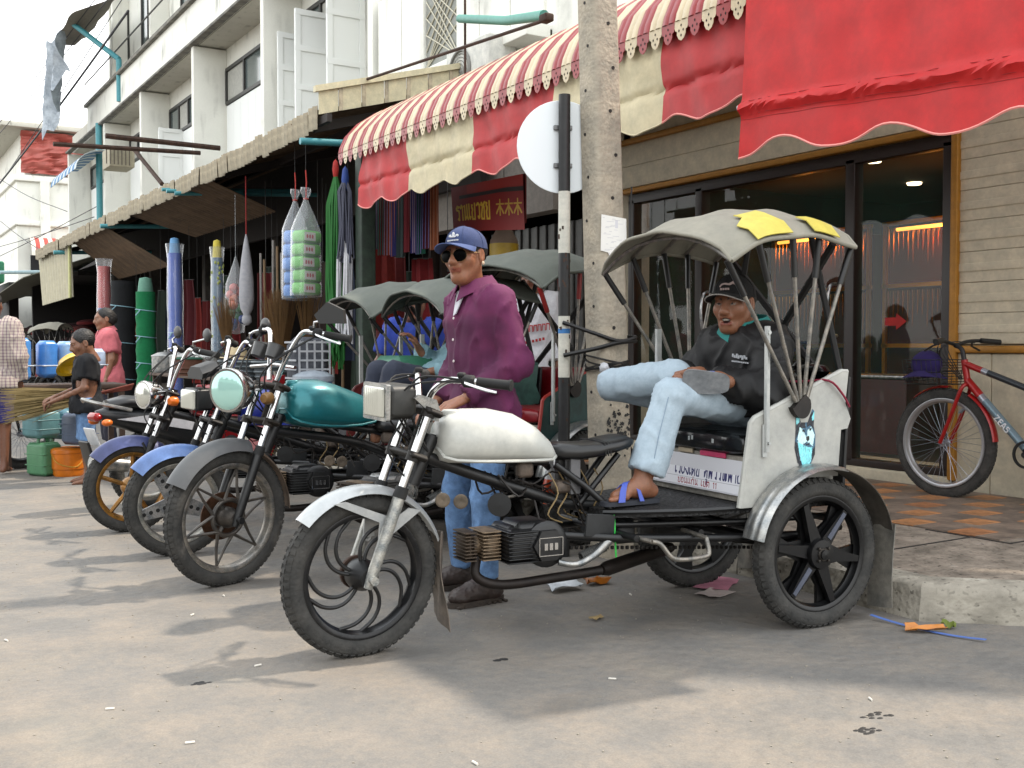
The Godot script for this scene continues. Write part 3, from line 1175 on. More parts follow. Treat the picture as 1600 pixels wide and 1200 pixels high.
	# ---- big red roll-down cloth awning at the corner
	var r := thing("red_awning", "bright red cloth awning with wavy hem in front of the gold shop", "awning", Vector3(3.9, 2.9, -4.0))
	var rm := mat("redcanvas", Color(0.88, 0.14, 0.145), 0.55, 0.0, "soft", 0.8, "folds", 0.8, 0.35)
	rm.backlight_enabled = true
	rm.backlight = Color(0.74, 0.06, 0.06)
	var nu := 46
	var nv := 64
	var pv := PackedVector3Array()
	for i in nu:
		var u := float(i) / (nu - 1)
		var z := lerpf(0.0, 1.62, u)
		var ph := fposmod(u * 1.62 / 0.62 + 0.5, 1.0)
		var slope := -0.13 * u
		var hem: float = 2.10 + slope + 0.075 * pow(absf(cos((ph) * PI)), 2.4)
		if u < 0.07:
			hem = lerpf(2.085, hem, u / 0.07)
		for j in nv:
			var f := float(j) / (nv - 1)
			var y := lerpf(hem, 3.35, f)
			var sleeve := 2.335 + slope * 0.95
			var x := 0.0
			if f > 0.78:
				x += pow((f - 0.78) / 0.22, 1.5) * 0.35
			x -= 0.034 * exp(-pow((y - sleeve) / 0.024, 2)) * (1.0 + 0.07 * sin(z * 55.0))
			x += 0.012 * sin(z * 7.0 + 1.0) * (1.0 - f) + 0.010 * sin(z * 19.0 + y * 3.0) * (0.4 + 0.6 * (1.0 - f))
			x -= 0.05 * (1.0 - f)
			pv.append(Vector3(x, y - 2.9, z - 0.03 * (1.0 - f) - 0.02 + 0.06 * f * 0.0))
	var b := MB.new()
	b.sheet(pv, nu, nv, 0.005)
	obj("cloth", b, rm, r)
	var hm := PackedVector3Array()
	for i in nu:
		hm.append(pv[i * nv])
	b = MB.new()
	b.tube(hm, 0.006, 5)
	obj("hem", b, mat("hempink"), r)
	for q in [0.0, 0.034, -0.034, -0.034 - 0.022]:
		if q == 0.0:
			continue
		var e := PackedVector3Array()
		for i in nu:
			var u := float(i) / (nu - 1)
			var z := lerpf(0.0, 1.62, u)
			var y = 2.335 - 0.1235 * u + q
			var hem := pv[i * nv].y
			var j := clampi(int(round((y - 2.9 - hem) / (0.45 - hem) * (nv - 1))), 0, nv - 1)
			e.append(Vector3(pv[i * nv + j].x - 0.0035, y - 2.9, pv[i * nv + j].z))
		b = MB.new()
		b.tube(e, 0.0016, 4)
		stuff("stitching", b, mat("redstitch", Color(0.60, 0.10, 0.11), 0.7), r)
	b = MB.new()
	b.rod(Vector3(-0.04, -0.56, -0.06), Vector3(-0.02, -0.565, 0.0), 0.014, 8)
	obj("pole_end", b, paint(Color(0.8, 0.8, 0.8)), r)
	# top of the red awning back to the wall
	pv = PackedVector3Array()
	for i in 4:
		for j in 4:
			pv.append(Vector3(0.36 + j * 0.6, 0.46 + j * 0.10, -0.02 + i * 0.54))
	b = MB.new()
	b.sheet(pv, 4, 4, 0.005)
	obj("cloth_top", b, rm, r)
	# teal pipe and stay above the striped awning
	var tp := thing("teal_pipe", "teal painted pipe with a thin rusty stay rod above the striped awning", "pipe", Vector3(4.5, 3.62, -6.8))
	b = MB.new()
	b.tube([Vector3(0, 0.0, 0.0), Vector3(0.28, 0.26, -1.0), Vector3(0.5, 0.62, -2.2)], 0.04, 10)
	obj("pipe", b, mat("tealpaint2", Color(0.33, 0.62, 0.56), 0.5, 0.0, "soft", 2.0), tp)
	b = MB.new()
	b.rod(Vector3(0.0, -0.04, 0.02), Vector3(0, 0.27, -4.15), 0.014, 6)
	b.rod(Vector3(0.5, -0.1, -2.1), Vector3(0.5, 1.1, -2.1), 0.012, 6)
	b.bx(Vector3(0.0, -0.03, 0.03), Vector3(0.08, 0.06, 0.10), 0.01)
	obj("stay_rod", b, mat("rust"), tp)

func corr(p: Callable, nu: int, length: float, period: float, amp: float, nv: int, th := 0.006) -> MB:
	# corrugated sheet: p.call(u, v) -> [point, normal], waves run along u
	var pv := PackedVector3Array()
	for i in nu:
		var u := float(i) / (nu - 1)
		for j in nv:
			var r: Array = p.call(u, float(j) / (nv - 1))
			pv.append(r[0] + r[1] * (amp * sin(u * length / period * TAU)))
	var b := MB.new()
	b.sheet(pv, nu, nv, th)
	return b

func brown_canopy() -> void:
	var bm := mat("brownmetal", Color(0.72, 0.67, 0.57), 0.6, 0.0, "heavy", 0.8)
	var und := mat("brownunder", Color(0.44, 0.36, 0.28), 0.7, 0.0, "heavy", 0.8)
	var t := thing("corrugated_canopy", "long brown corrugated metal canopy over the pavement stalls along the white building", "canopy", Vector3(4.0, 3.4, -19.0))
	# roof sheets, 2 m wide each
	var z := -28.4
	while z < -10.2:
		var z1 := minf(z + 2.28, -10.08)
		var zz := z
		var l := z1 - z
		var b := corr(func(u: float, v: float) -> Array:
			return [Vector3(v * 2.0, 0.06 + v * 0.55, zz + u * l + 19.0), Vector3(0, 1, 0)], int(l / 0.035) + 2, l, 0.14, 0.018, 4)
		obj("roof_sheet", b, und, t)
		z = z1
	# hanging fringe strips along the eave
	z = -28.4
	var k := 0
	var strip := MB.new()
	var pv := PackedVector3Array()
	for i in 9:
		var u := i / 8.0
		for j in 3:
			pv.append(Vector3(-0.015 * sin(u * TAU * 2.0), 0.09 - j * 0.115, u * 0.20))
	strip.sheet(pv, 9, 3, 0.006)
	var sm := strip.mesh()
	while z < -10.1:
		var o := put("fringe_strip", sm, bm, t)
		o.position = Vector3(rng.randf_range(-0.012, 0.012) - 0.01, rng.randf_range(-0.02, 0.02), z + 19.0)
		o.rotation = Vector3(rng.randf_range(-0.03, 0.03), rng.randf_range(-0.08, 0.08), rng.randf_range(-0.06, 0.06))
		z += 0.206
		k += 1
	# beams below
	var bb := MB.new()
	for zb in [-10.3, -14.0, -19.2, -24.2, -28.3]:
		bb.bx(Vector3(1.0, 0.20, zb + 19.0), Vector3(2.0, 0.10, 0.06), 0.0, Basis(Vector3.BACK, 0.268))
	bb.bx(Vector3(0.05, -0.03, 0), Vector3(0.05, 0.08, 18.2))
	bb.bx(Vector3(1.0, 0.22, 0), Vector3(0.05, 0.08, 18.2))
	obj("beam", bb, paint(Color(0.16, 0.13, 0.12)), t)
	# cream corrugated end face with brown stripes
	var cr := paint(Color(0.88, 0.84, 0.70), 0.6)
	for i in 16:
		var x := (i / 2) * 0.25 + (0.0 if i % 2 == 0 else 0.205)
		var bw := 0.20 if i % 2 == 0 else 0.04
		var b := MB.new()
		b.prism([Vector2(x, 0.02 + x * 0.275), Vector2(x + bw, 0.02 + (x + bw) * 0.275), Vector2(x + bw, 0.24 + (x + bw) * 0.275), Vector2(x, 0.24 + x * 0.275)], Vector3(0.0, 0, 8.94 + (0.012 if i % 2 == 1 else 0.0)), Vector3.RIGHT, Vector3.UP, Vector3(0, 0, 0.015))
		obj("end_board", b, mat("brownmetal") if i % 2 == 1 else cr, t)
	var eb := MB.new()
	eb.prism([Vector2(-0.05, 0.23), Vector2(2.0, 0.79), Vector2(2.0, 0.85), Vector2(-0.05, 0.29)], Vector3(0, 0, 8.93), Vector3.RIGHT, Vector3.UP, Vector3(0, 0, 0.06))
	obj("end_trim", eb, cr, t)
	# drooping corrugated flaps, seen from below
	var fl := [[-18.7, -14.15, -18.3, -14.3, 5.05, 3.34, 3.0, "wide brown corrugated flap drooping inward under the canopy behind the blue roll"], [-23.9, -20.6, -24.3, -19.9, 5.05, 3.32, 2.62, "steeper brown corrugated flap drooping under the canopy above the red and black rolls"]]
	for q in fl:
		var f := thing("canopy_flap", q[7], "canopy flap", Vector3(4.08, q[5], q[0]), 0, "flaps under the canopy")
		var b := corr(func(u: float, v: float) -> Array:
			return [Vector3(v * (q[4] - 4.08), v * (q[6] - q[5]), lerpf(lerpf(q[0], q[1], u), lerpf(q[2], q[3], u), v) - q[0]), Vector3(0.3, 1, 0).normalized()], 170, 4.5, 0.15, 0.02, 4)
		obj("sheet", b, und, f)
	# pale hanging sheet at the far end of the canopy
	var h := thing("hanging_sheet", "cream corrugated sheet hanging vertically from the far end of the brown canopy", "metal sheet", Vector3(4.1, 3.45, -28.8))
	var hb := corr(func(u: float, v: float) -> Array:
		return [Vector3(0.03 * v, -v * (1.22 + 0.05 * (1 - u)) - 0.02, u * 4.4 + (0.35 * v * (1 - u))), Vector3(1, 0, 0)], 120, 4.4, 0.36, 0.025, 5, 0.008)
	obj("sheet", hb, mat("creamsheet", Color(0.74, 0.71, 0.60), 0.6, 0.0, "soft", 0.7), h)
	hb = MB.new()
	hb.bx(Vector3(-0.02, -0.62, 4.42), Vector3(0.05, 1.3, 0.12), 0.01)
	obj("edge_strip", hb, paint(Color(0.80, 0.80, 0.56)), h)
	# teal pipes that hold the eave
	var teal: StandardMaterial3D = mat("tealpaint")
	var tl := [["lowest teal pipe at the near end of the canopy, above the toilet roll bag", 3.17, -10.2, 0.035], ["double teal pipes under the middle of the brown canopy", 3.32, -15.4, 0.03], ["teal pipe under the canopy beside the wide brown flap", 3.27, -20.0, 0.04], ["far teal pipe beside the cream hanging sheet", 3.18, -25.0, 0.045]]
	for q in tl:
		var o := thing("canopy_pipe", q[0], "pipe", Vector3(3.86, q[1], q[2]), 0, "teal pipes under the canopy")
		var b := MB.new()
		b.rod(Vector3(0, 0, 0), Vector3(2.1, 0.10, 0.1), q[3], 8)
		if q[2] == -15.4:
			b.rod(Vector3(0.05, -0.06, 0.25), Vector3(2.1, 0.04, 0.5), q[3], 8)
			b.rod(Vector3(0.0, 0.05, -0.25), Vector3(2.1, 0.2, -0.3), 0.025, 8)
		obj("pipe", b, teal, o)
	# canopies farther down the street
	var fc := thing("far_canopy", "grey green cloth canopy at the far end of the stalls, beyond the cream sheet", "canopy", Vector3(4.0, 3.2, -30.0))
	pv = PackedVector3Array()
	for i in 14:
		for j in 6:
			var u := i / 13.0
			var v := j / 5.0
			pv.append(Vector3(-0.25 + v * 2.2, -0.35 - 0.35 * u * u * 1.5 - 0.10 * sin(u * PI) + v * 0.8, -u * 12.0 + 1.2))
	var cb := MB.new()
	cb.sheet(pv, 14, 6, 0.02)
	obj("cloth", cb, paint(Color(0.50, 0.50, 0.44)), fc)
	cb = MB.new()
	cb.bx(Vector3(0.0, 0.35, -10.0), Vector3(0.8, 0.7, 4.0), 0.05)
	obj("green_tarp", cb, cloth(Color(0.22, 0.50, 0.38)), fc)
	cb = MB.new()
	cb.rod(Vector3(-0.3, 0.02, -3.0), Vector3(1.8, 0.12, -3.0), 0.05, 8)
	obj("pipe", cb, paint(Color(0.75, 0.85, 0.88)), fc)

func far_buildings() -> void:
	var white: StandardMaterial3D = mat("white_old")
	var t := thing("far_building", "white building at the far left with a crumpled red sheeted upper storey", "building", Vector3(5.8, 0, -46.0))
	var b := MB.new()
	b.bx(Vector3(6.0, 3.9, -6.0), Vector3(12.0, 7.7, 12.0))
	b.bx(Vector3(6.1, 9.0, -6.0), Vector3(11.6, 2.5, 11.8))
	obj("wall", b, white, t)
	b = MB.new()
	b.bx(Vector3(5.8, 9.75, -6.0), Vector3(12.8, 0.22, 13.0), 0.03)
	obj("roof", b, mat("mould"), t)
	b = MB.new()
	b.bx(Vector3(6.0, 7.75, -5.96), Vector3(12.2, 0.25, 12.2), 0.03)
	b.bx(Vector3(6.0, 6.0, -5.96), Vector3(12.2, 0.2, 12.2), 0.03)
	for k in 4:
		b.bx(Vector3(1.0 + k * 3.2, 3.9, 0.06), Vector3(0.35, 7.6, 0.25), 0.02)
	obj("ledge", b, white, t)
	var pv := PackedVector3Array()
	var f := FastNoiseLite.new()
	f.seed = 12
	f.frequency = 0.6
	for i in 40:
		for j in 20:
			var u := i / 39.0
			var v := j / 19.0
			pv.append(Vector3(0.15 + u * 8.0, 7.95 + v * 1.62, 0.10 + 0.30 * f.get_noise_2d(u * 14 + v * 5, v * 5) + 0.1 * f.get_noise_2d(u * 40, v * 14)))
	b = MB.new()
	b.sheet(pv, 40, 20, 0.02)
	obj("red_sheeting", b, mat("sheetred", Color(0.76, 0.40, 0.36), 0.55, 0.0, "soft", 0.5), t)
	var aw := thing("window_awning", "small red and white striped window awning on the far white building", "awning", Vector3(7.0, 4.7, -45.95))
	for k in 16:
		pv = PackedVector3Array()
		for i in 6:
			var a := PI / 2 * i / 5.0
			for j in 2:
				pv.append(Vector3(-0.8 + k * 0.16 + j * 0.158, 0.75 * cos(a), 0.75 * sin(a)))
		b = MB.new()
		b.sheet(pv, 6, 2, 0.02)
		obj("stripe", b, paint(Color(0.72, 0.30, 0.27)) if k % 2 else paint(Color(0.9, 0.88, 0.84)), aw)
	b = MB.new()
	b.bx(Vector3(0.45, -0.4, 0.03), Vector3(2.4, 0.9, 0.06))
	obj("window", b, paint(Color(0.16, 0.16, 0.17)), aw)
	# the street goes on: darker stalls between the row and the far building
	var st := thing("far_stall_row", "dark market stalls heaped with red goods beyond the end of the canopy", "market stall", Vector3(6.5, 0.15, -38.0))
	b = MB.new()
	b.bx(Vector3(2.2, 1.7, 0), Vector3(0.3, 3.4, 14.0))
	b.bx(Vector3(0.6, 3.0, 0), Vector3(3.4, 0.12, 14.0))
	b.bx(Vector3(0.6, 1.5, 2.2), Vector3(4.4, 3.2, 0.2))
	b.bx(Vector3(-1.6, 1.9, -5.0), Vector3(0.3, 2.6, 6.0))
	obj("wall", b, paint(Color(0.10, 0.085, 0.085)), st)
	for k in 26:
		b = MB.new()
		b.ball(Vector3(rng.randf_range(-1.2, 0.2), rng.randf_range(0.8, 1.7), rng.randf_range(-5.0, 6.5)), Vector3(0.4, rng.randf_range(0.10, 0.2), 0.5), 10)
		obj("cloth_pile", b, cloth([Color(0.42, 0.08, 0.10), Color(0.25, 0.10, 0.12), Color(0.15, 0.16, 0.17), Color(0.45, 0.15, 0.13)][k % 4]), st)
	b = MB.new()
	b.bx(Vector3(-0.5, 0.45, 0.5), Vector3(1.6, 0.9, 12.0), 0.02)
	obj("table", b, paint(Color(0.22, 0.15, 0.12)), st)

func opposite_side() -> void:
	# the other side of the street, seen only as a reflection in the shop glass
	var t := thing("opposite_shophouse", "pale shophouse across the street, reflected in the gold shop glass", "building", Vector3(-13.0, 0, 6.0))
	var b := MB.new()
	b.bx(Vector3(-3.0, 2.6, 0), Vector3(6.0, 5.2, 34.0))
	obj("wall", b, paint(Color(0.5, 0.5, 0.48), 0.85), t)
	b = MB.new()
	for k in 9:
		for y in [5.4]:
			b.bx(Vector3(0.02, y, -15.0 + k * 3.8), Vector3(0.08, 1.3, 1.9))
		b.bx(Vector3(0.02, 1.4, -15.0 + k * 3.8), Vector3(0.06, 2.6, 3.0))
	obj("window", b, paint(Color(0.20, 0.19, 0.18), 0.3), t)
	b = MB.new()
	b.bx(Vector3(0.9, 3.3, 0), Vector3(1.8, 0.08, 34.0), 0.0, Basis(Vector3.BACK, -0.15))
	obj("canopy", b, paint(Color(0.45, 0.46, 0.44)), t)
	b = MB.new()
	b.bx(Vector3(0.05, 3.9, 0), Vector3(0.1, 0.7, 34.0))
	obj("sign_band", b, paint(Color(0.55, 0.62, 0.60)), t)

func wire(called: String, label: String, pts: Array, r: float, m: Material, group := "overhead wires") -> void:
	var o := thing(called, label, "wire", pts[0], 0.0, group)
	var b := MB.new()
	var q := []
	for p in pts:
		q.append(p - pts[0])
	b.tube(pathnow(q, 5), r, 5)
	obj("cable", b, m, o)

func poles() -> void:
	var con := mat("polecon", Color(0.72, 0.68, 0.61), 0.9, 0.0, "polec", 1.1, "rough", 1.0, 0.25)
	var t := thing("utility_pole", "square concrete utility pole with bolt holes, torn poster and black cable ties", "utility pole", Vector3(3.53, 0.262, -4.67))
	t.scale = Vector3.ONE * 0.885
	var lean := Vector3(-0.0255, 1, -0.016)
	var b := MB.new()
	var rings := []
	for k in 27:
		var y := -0.5 + k * 0.25
		var c := lean * y
		var s := lerpf(0.108, 0.090, k / 24.0)
		var ch := 0.03
		var ring := PackedVector3Array()
		for w in [Vector2(s, s - ch), Vector2(s - ch, s), Vector2(-s + ch, s), Vector2(-s, s - ch), Vector2(-s, -s + ch), Vector2(-s + ch, -s), Vector2(s - ch, -s), Vector2(s, -s + ch)]:
			ring.append(c + Vector3(w.x, 0, w.y))
		rings.append(ring)
	b.loft(rings)
	obj("shaft", b, con, t)
	var hb := MB.new()
	for k in 17:
		var y := 0.45 + k * 0.26
		var c := lean * y
		hb.lathe([Vector2(0.0, -0.004), Vector2(0.011, -0.004), Vector2(0.009, 0.003), Vector2(0, 0.002)], c + Vector3(-0.107 + y * 0.003, 0, rng.randf_range(-0.03, 0.03)), Vector3.LEFT, 10)
		hb.lathe([Vector2(0.0, -0.004), Vector2(0.012, -0.004), Vector2(0.010, 0.003), Vector2(0, 0.002)], c + Vector3(rng.randf_range(-0.03, 0.03), 0.13, 0.1065 - y * 0.003), Vector3.BACK, 10)
	obj("bolt_hole", hb, paint(Color(0.12, 0.10, 0.09)), t)
	# tar marks low on the shaft: a ragged painted band of its own
	hb = MB.new()
	for k in 90:
		var y := 0.47 + 0.13 * absf(rng.randfn(0, 0.7)) * (1 if k % 2 else -1) * 0.8
		var a := rng.randf_range(0.004, 0.014)
		var w := rng.randf_range(-0.09, 0.08)
		hb.prism([Vector2(-a, -a * 0.5), Vector2(a * 0.6, -a), Vector2(a, a * 0.3), Vector2(-a * 0.2, a)], lean * y + Vector3(w, 0, 0.1085 - y * 0.003), Vector3.RIGHT, Vector3.UP, Vector3(0, 0, 0.001))
	obj("tar_mark", hb, paint(Color(0.09, 0.09, 0.09), 0.6), t)
	# torn paper poster folded round the near corner
	var im := Image.create(128, 128, false, Image.FORMAT_RGB8)
	im.fill(Color(0.90, 0.90, 0.88))
	for k in 26:
		var yy := 8 + (k * 23) % 110
		var xx := 8 + (k * 37) % 70
		im.fill_rect(Rect2i(xx, yy, 10 + (k * 13) % 34, 1), Color(0.72, 0.72, 0.74))
	im.fill_rect(Rect2i(70, 14, 14, 22), Color(0.80, 0.80, 0.82))
	var pm := StandardMaterial3D.new()
	pm.albedo_texture = ImageTexture.create_from_image(im)
	pm.roughness = 0.8
	pm.cull_mode = BaseMaterial3D.CULL_DISABLED
	var poly := [Vector2(-0.105, 0.0), Vector2(-0.10, 0.215), Vector2(0.085, 0.20), Vector2(0.088, 0.02), Vector2(0.06, -0.05), Vector2(0.03, 0.0), Vector2(0.0, -0.015), Vector2(-0.03, -0.055), Vector2(-0.05, -0.01)]
	b = MB.new()
	b.prism(poly, lean * 1.56 + Vector3(0.0, 0, 0.1065), Vector3.RIGHT, Vector3.UP, Vector3(0, 0, 0.0025))
	obj("paper_poster", b, pm, t)
	b = MB.new()
	for k in 5:
		var y := 0.86 + k * 0.012
		var ring := PackedVector3Array()
		for q in 17:
			var a := TAU * q / 16.0
			ring.append(lean * y + Vector3(cos(a), 0, sin(a)).normalized() * 0.135 + Vector3(0, 0.03 * sin(a * 1.0 + k), 0))
		b.tube(ring, 0.006, 5, false)
	var cm := mat("blackcable", Color(0.07, 0.065, 0.06), 0.6)
	obj("cable_tie", b, cm, t)
	b = MB.new()
	b.ball(Vector3(-0.11, 0.86, 0.07), Vector3(0.03, 0.035, 0.045), 8)
	b.ball(Vector3(-0.11, 0.79, 0.06), Vector3(0.025, 0.02, 0.04), 8)
	obj("plastic_scrap", b, paint(Color(0.85, 0.86, 0.88), 0.4), t)
	# striped sign post
	var sp := thing("sign_post", "black and white banded steel post carrying a round sign seen from behind", "sign post", Vector3(3.292, 0.303, -4.777))
	sp.scale = Vector3.ONE * 0.844
	var bands := [[-0.5, 0.79, 0], [0.79, 1.18, 1], [1.18, 1.58, 0], [1.58, 1.97, 1], [1.97, 2.58, 0]]
	var bk := mat("postblack", Color(0.10, 0.10, 0.105), 0.5, 0.0, "heavy", 2.0)
	var wh := mat("postwhite", Color(0.84, 0.83, 0.78), 0.6, 0.0, "soft", 2.0)
	for q in bands:
		b = MB.new()
		b.lathe([Vector2(0, q[0]), Vector2(0.0375, q[0]), Vector2(0.0375, q[1]), Vector2(0, q[1])], Vector3.ZERO, Vector3.UP, 20)
		obj("band", b, wh if q[2] else bk, sp)
	b = MB.new()
	for k in 22:
		var a := rng.randf_range(0.6, 3.4)
		b.bx(Vector3(cos(a) * 0.0375, rng.randf_range(0.5, 1.9), sin(a) * 0.0375), Vector3(0.004, rng.randf_range(0.008, 0.03), 0.012), 0.0, Basis(Vector3.UP, -a))
	obj("chipped_paint", b, mat("rust"), sp)
	# the wet-looking sticker ring
	b = MB.new()
	b.lathe([Vector2(0.0382, 1.07), Vector2(0.0386, 1.07), Vector2(0.0386, 1.10), Vector2(0.0382, 1.10)], Vector3.ZERO, Vector3.UP, 20, true)
	obj("blue_sticker", b, paint(Color(0.25, 0.5, 0.75)), sp)
	var sign_ := thing("round_sign", "blank grey back of a round traffic sign on the striped post", "sign", Vector3(3.308, 2.21, -4.819), deg_to_rad(-22))
	sign_.scale = Vector3.ONE * 0.844
	b = MB.new()
	b.lathe([Vector2(0, -0.003), Vector2(0.292, -0.003), Vector2(0.296, 0.0), Vector2(0.292, 0.004), Vector2(0, 0.003)], Vector3.ZERO, Vector3.BACK, 48)
	obj("disc", b, mat("signback", Color(0.87, 0.89, 0.90), 0.5), sign_)
	b = MB.new()
	b.bx(Vector3(0, 0.12, 0.012), Vector3(0.12, 0.03, 0.02), 0.003)
	b.bx(Vector3(0, -0.12, 0.012), Vector3(0.12, 0.03, 0.02), 0.003)
	obj("clamp", b, paint(Color(0.5, 0.5, 0.5), 0.4, 0.6), sign_)
	# cables tied between post and pole
	wire("tied_cable", "thick black cable slung from the striped post to the concrete pole, upper strand", [Vector3(3.266, 1.265, -4.752), Vector3(3.40, 1.20, -4.62), Vector3(3.50, 1.165, -4.562), Vector3(3.61, 1.185, -4.562), Vector3(3.636, 1.19, -4.66)], 0.011, cm, "cables on the pole")
	wire("tied_cable", "thick black cable slung from the striped post to the concrete pole, lower strand", [Vector3(3.266, 1.088, -4.743), Vector3(3.39, 1.125, -4.62), Vector3(3.49, 1.155, -4.562), Vector3(3.61, 1.165, -4.562), Vector3(3.636, 1.165, -4.66)], 0.012, cm, "cables on the pole")
	wire("tied_cable", "thin black cable rising up the near face of the concrete pole", [Vector3(3.567, 1.192, -4.549), Vector3(3.584, 1.413, -4.553), Vector3(3.567, 1.767, -4.558), Vector3(3.584, 1.988, -4.567)], 0.005, cm, "cables on the pole")
	# overhead wires at the far left
	var wm := mat("overhead", Color(0.16, 0.15, 0.17), 0.6)
	var ws := [[Vector3(5.52, 9.87, -22.8), Vector3(4.3, 8.44, -43.5), 0.012], [Vector3(5.86, 9.99, -22.6), Vector3(4.26, 8.02, -43.5), 0.012], [Vector3(6.31, 10.68, -22.4), Vector3(4.12, 5.8, -43.5), 0.012], [Vector3(5.7, 8.9, -26.0), Vector3(4.2, 6.13, -43.5), 0.03]]
	var lab := ["topmost thin overhead wire against the white sky", "second thin overhead wire against the white sky", "third thin overhead wire against the white sky", "thick overhead cable bundle running past the white building's corner"]
	for k in ws.size():
		var a: Vector3 = ws[k][0]
		var d: Vector3 = ws[k][1]
		wire("overhead_wire", lab[k], [a, a.lerp(d, 0.33) - Vector3(0, 0.10, 0), a.lerp(d, 0.66) - Vector3(0, 0.10, 0), d], ws[k][2], wm)
	wire("overhead_wire", "thin service wire crossing the far white building, upper", [Vector3(5.34, 4.93, -32.2), Vector3(5.0, 5.9, -37), Vector3(4.76, 7.08, -42)], 0.012, wm)
	wire("overhead_wire", "thin service wire crossing the far white building, middle", [Vector3(6.0, 4.79, -31.9), Vector3(5.2, 4.65, -37), Vector3(4.72, 4.7, -42)], 0.012, wm)
	wire("overhead_wire", "thin service wire crossing the far white building, lower", [Vector3(6.18, 5.15, -31.7), Vector3(5.4, 4.7, -37), Vector3(4.71, 4.36, -42)], 0.012, wm)
	wire("overhead_wire", "thin dark wire sagging in front of the red striped window awning", [Vector3(4.79, 3.77, -32.5), Vector3(4.76, 4.6, -37), Vector3(4.74, 5.61, -42)], 0.012, wm)
# ------------------------------------------------------------------ printed images
func stroke(im: Image, pts: Array, o: Vector2, s: Vector2, w: int, c: Color) -> void:
	for k in pts.size() - 1:
		var a: Vector2 = o + pts[k] * s
		var d: Vector2 = o + pts[k + 1] * s
		var n := int(a.distance_to(d)) + 1
		for i in n + 1:
			var p := a.lerp(d, float(i) / n)
			im.fill_rect(Rect2i(int(p.x - w / 2.0), int(p.y - w / 2.0), w, w), c)

func thai() -> Dictionary:
	var V := func(a: Array) -> Array:
		var r := []
		for k in a.size() / 2:
			r.append(Vector2(a[2 * k], a[2 * k + 1]))
		return r
	return {
		"e": [0.32, [V.call([.25, .85, .17, .97, .08, .85, .08, 0])]],
		"r": [0.58, [V.call([.52, .08, .4, .14, .28, .02, .1, .16, .18, .28, .5, .38, .5, 1.0, .36, .92, .48, .86])]],
		"oo": [0.6, [V.call([.26, .36, .18, .3, .12, .42, .1, .8, .3, 1, .52, .85, .52, .2, .32, 0, .1, .1])]],
		"ng": [0.6, [V.call([.34, .14, .42, .0, .52, .1, .52, .9, .45, 1.0, .06, .6])]],
		"d": [0.64, [V.call([.26, .55, .36, .62, .28, .75, .12, 1.0, .1, .3, .3, 0, .55, .2, .55, 1.0])]],
		"ch": [0.66, [V.call([.2, .2, .1, .15, .18, .03, .3, .3, .12, .8, .2, 1.0, .5, 1.0, .5, .3, .36, .24, .62, .0])]],
		"s": [0.64, [V.call([.22, .62, .12, .6, .14, .95, .3, .5, .5, .5, .52, 1.0]), V.call([.52, .5, .5, .2, .3, .02, .1, .15]), V.call([.45, .15, .65, -.05])]],
		"u": [0.0, [V.call([-.3, 1.15, -.18, 1.15, -.18, 1.5])]],
		"ue": [0.0, [V.call([-.55, -.1, -.3, -.35, -.05, -.1, -.55, -.1]), V.call([-.16, -.2, -.16, -.45]), V.call([-.05, -.15, -.05, -.45])]],
		"p": [0.68, [V.call([.2, .1, .08, .05, .12, .2, .15, 1.0, .34, .4, .52, 1.0, .6, 0])]],
		"n2": [0.8, [V.call([.08, .1, .2, .05, .2, .9, .3, 1.0, .4, .9, .4, .2, .5, .05, .55, .2, .55, 1.0, .7, .9, .7, .1])]],
		"f": [0.7, [V.call([.2, .12, .1, .1, .15, .2, .15, 1.0, .36, .5, .56, 1.0, .6, -.35])]],
		"m1": [0.0, [V.call([-.3, -.15, -.3, -.45])]],
		"aa": [0.5, [V.call([.1, .2, .25, .0, .4, .15, .4, 1.0])]],
		"y": [0.66, [V.call([.2, .1, .1, .08, .1, .2, .25, .4, .12, .6, .2, 1.0, .55, 1.0, .55, 0])]],
		"kh": [0.62, [V.call([.2, .1, .1, .15, .25, .28, .15, .8, .25, 1, .52, 1, .52, 0])]],
		"n": [0.7, [V.call([.08, .1, .2, .05, .2, 1.0, .52, .75, .52, 0]), V.call([.5, .8, .64, 1.0])]],
		"k": [0.62, [V.call([.12, 1, .15, .42, .05, .3, .3, 0, .52, .2, .52, 1])]],
		"t": [0.64, [V.call([.3, .55, .25, .75, .12, 1, .1, .3, .2, 0, .33, .18, .48, 0, .55, .3, .55, 1])]],
		"1": [0.4, [V.call([.1, .2, .24, 0, .24, 1])]],
		"w": [0.6, [V.call([.3, .85, .4, .95, .5, .85, .5, .15, .3, 0, .1, .15])]],
		"l": [0.62, [V.call([.2, .65, .1, .6, .14, .95, .3, .5, .5, .5, .52, 1.0]), V.call([.52, .5, .5, .2, .3, .02, .1, .15])]],
		" ": [0.5, []],
	}

func write_thai(im: Image, glyphs: Array, o: Vector2, h: float, w: int, c: Color, xs := 1.0) -> void:
	var t := thai()
	var x := o.x
	for g in glyphs:
		var d: Array = t[g]
		for st in d[1]:
			stroke(im, st, Vector2(x, o.y), Vector2(h * xs, h), w, c)
		x += d[0] * h * xs * 1.06

func polyfill(im: Image, pts: Array, c: Color) -> void:
	var pl := PackedVector2Array(pts)
	var lo := pl[0]
	var hi := pl[0]
	for p in pl:
		lo = lo.min(p)
		hi = hi.max(p)
	for y in range(maxi(0, int(lo.y)), mini(im.get_height(), int(hi.y) + 1)):
		for x in range(maxi(0, int(lo.x)), mini(im.get_width(), int(hi.x) + 1)):
			if Geometry2D.is_point_in_polygon(Vector2(x + 0.5, y + 0.5), pl):
				im.set_pixel(x, y, c)

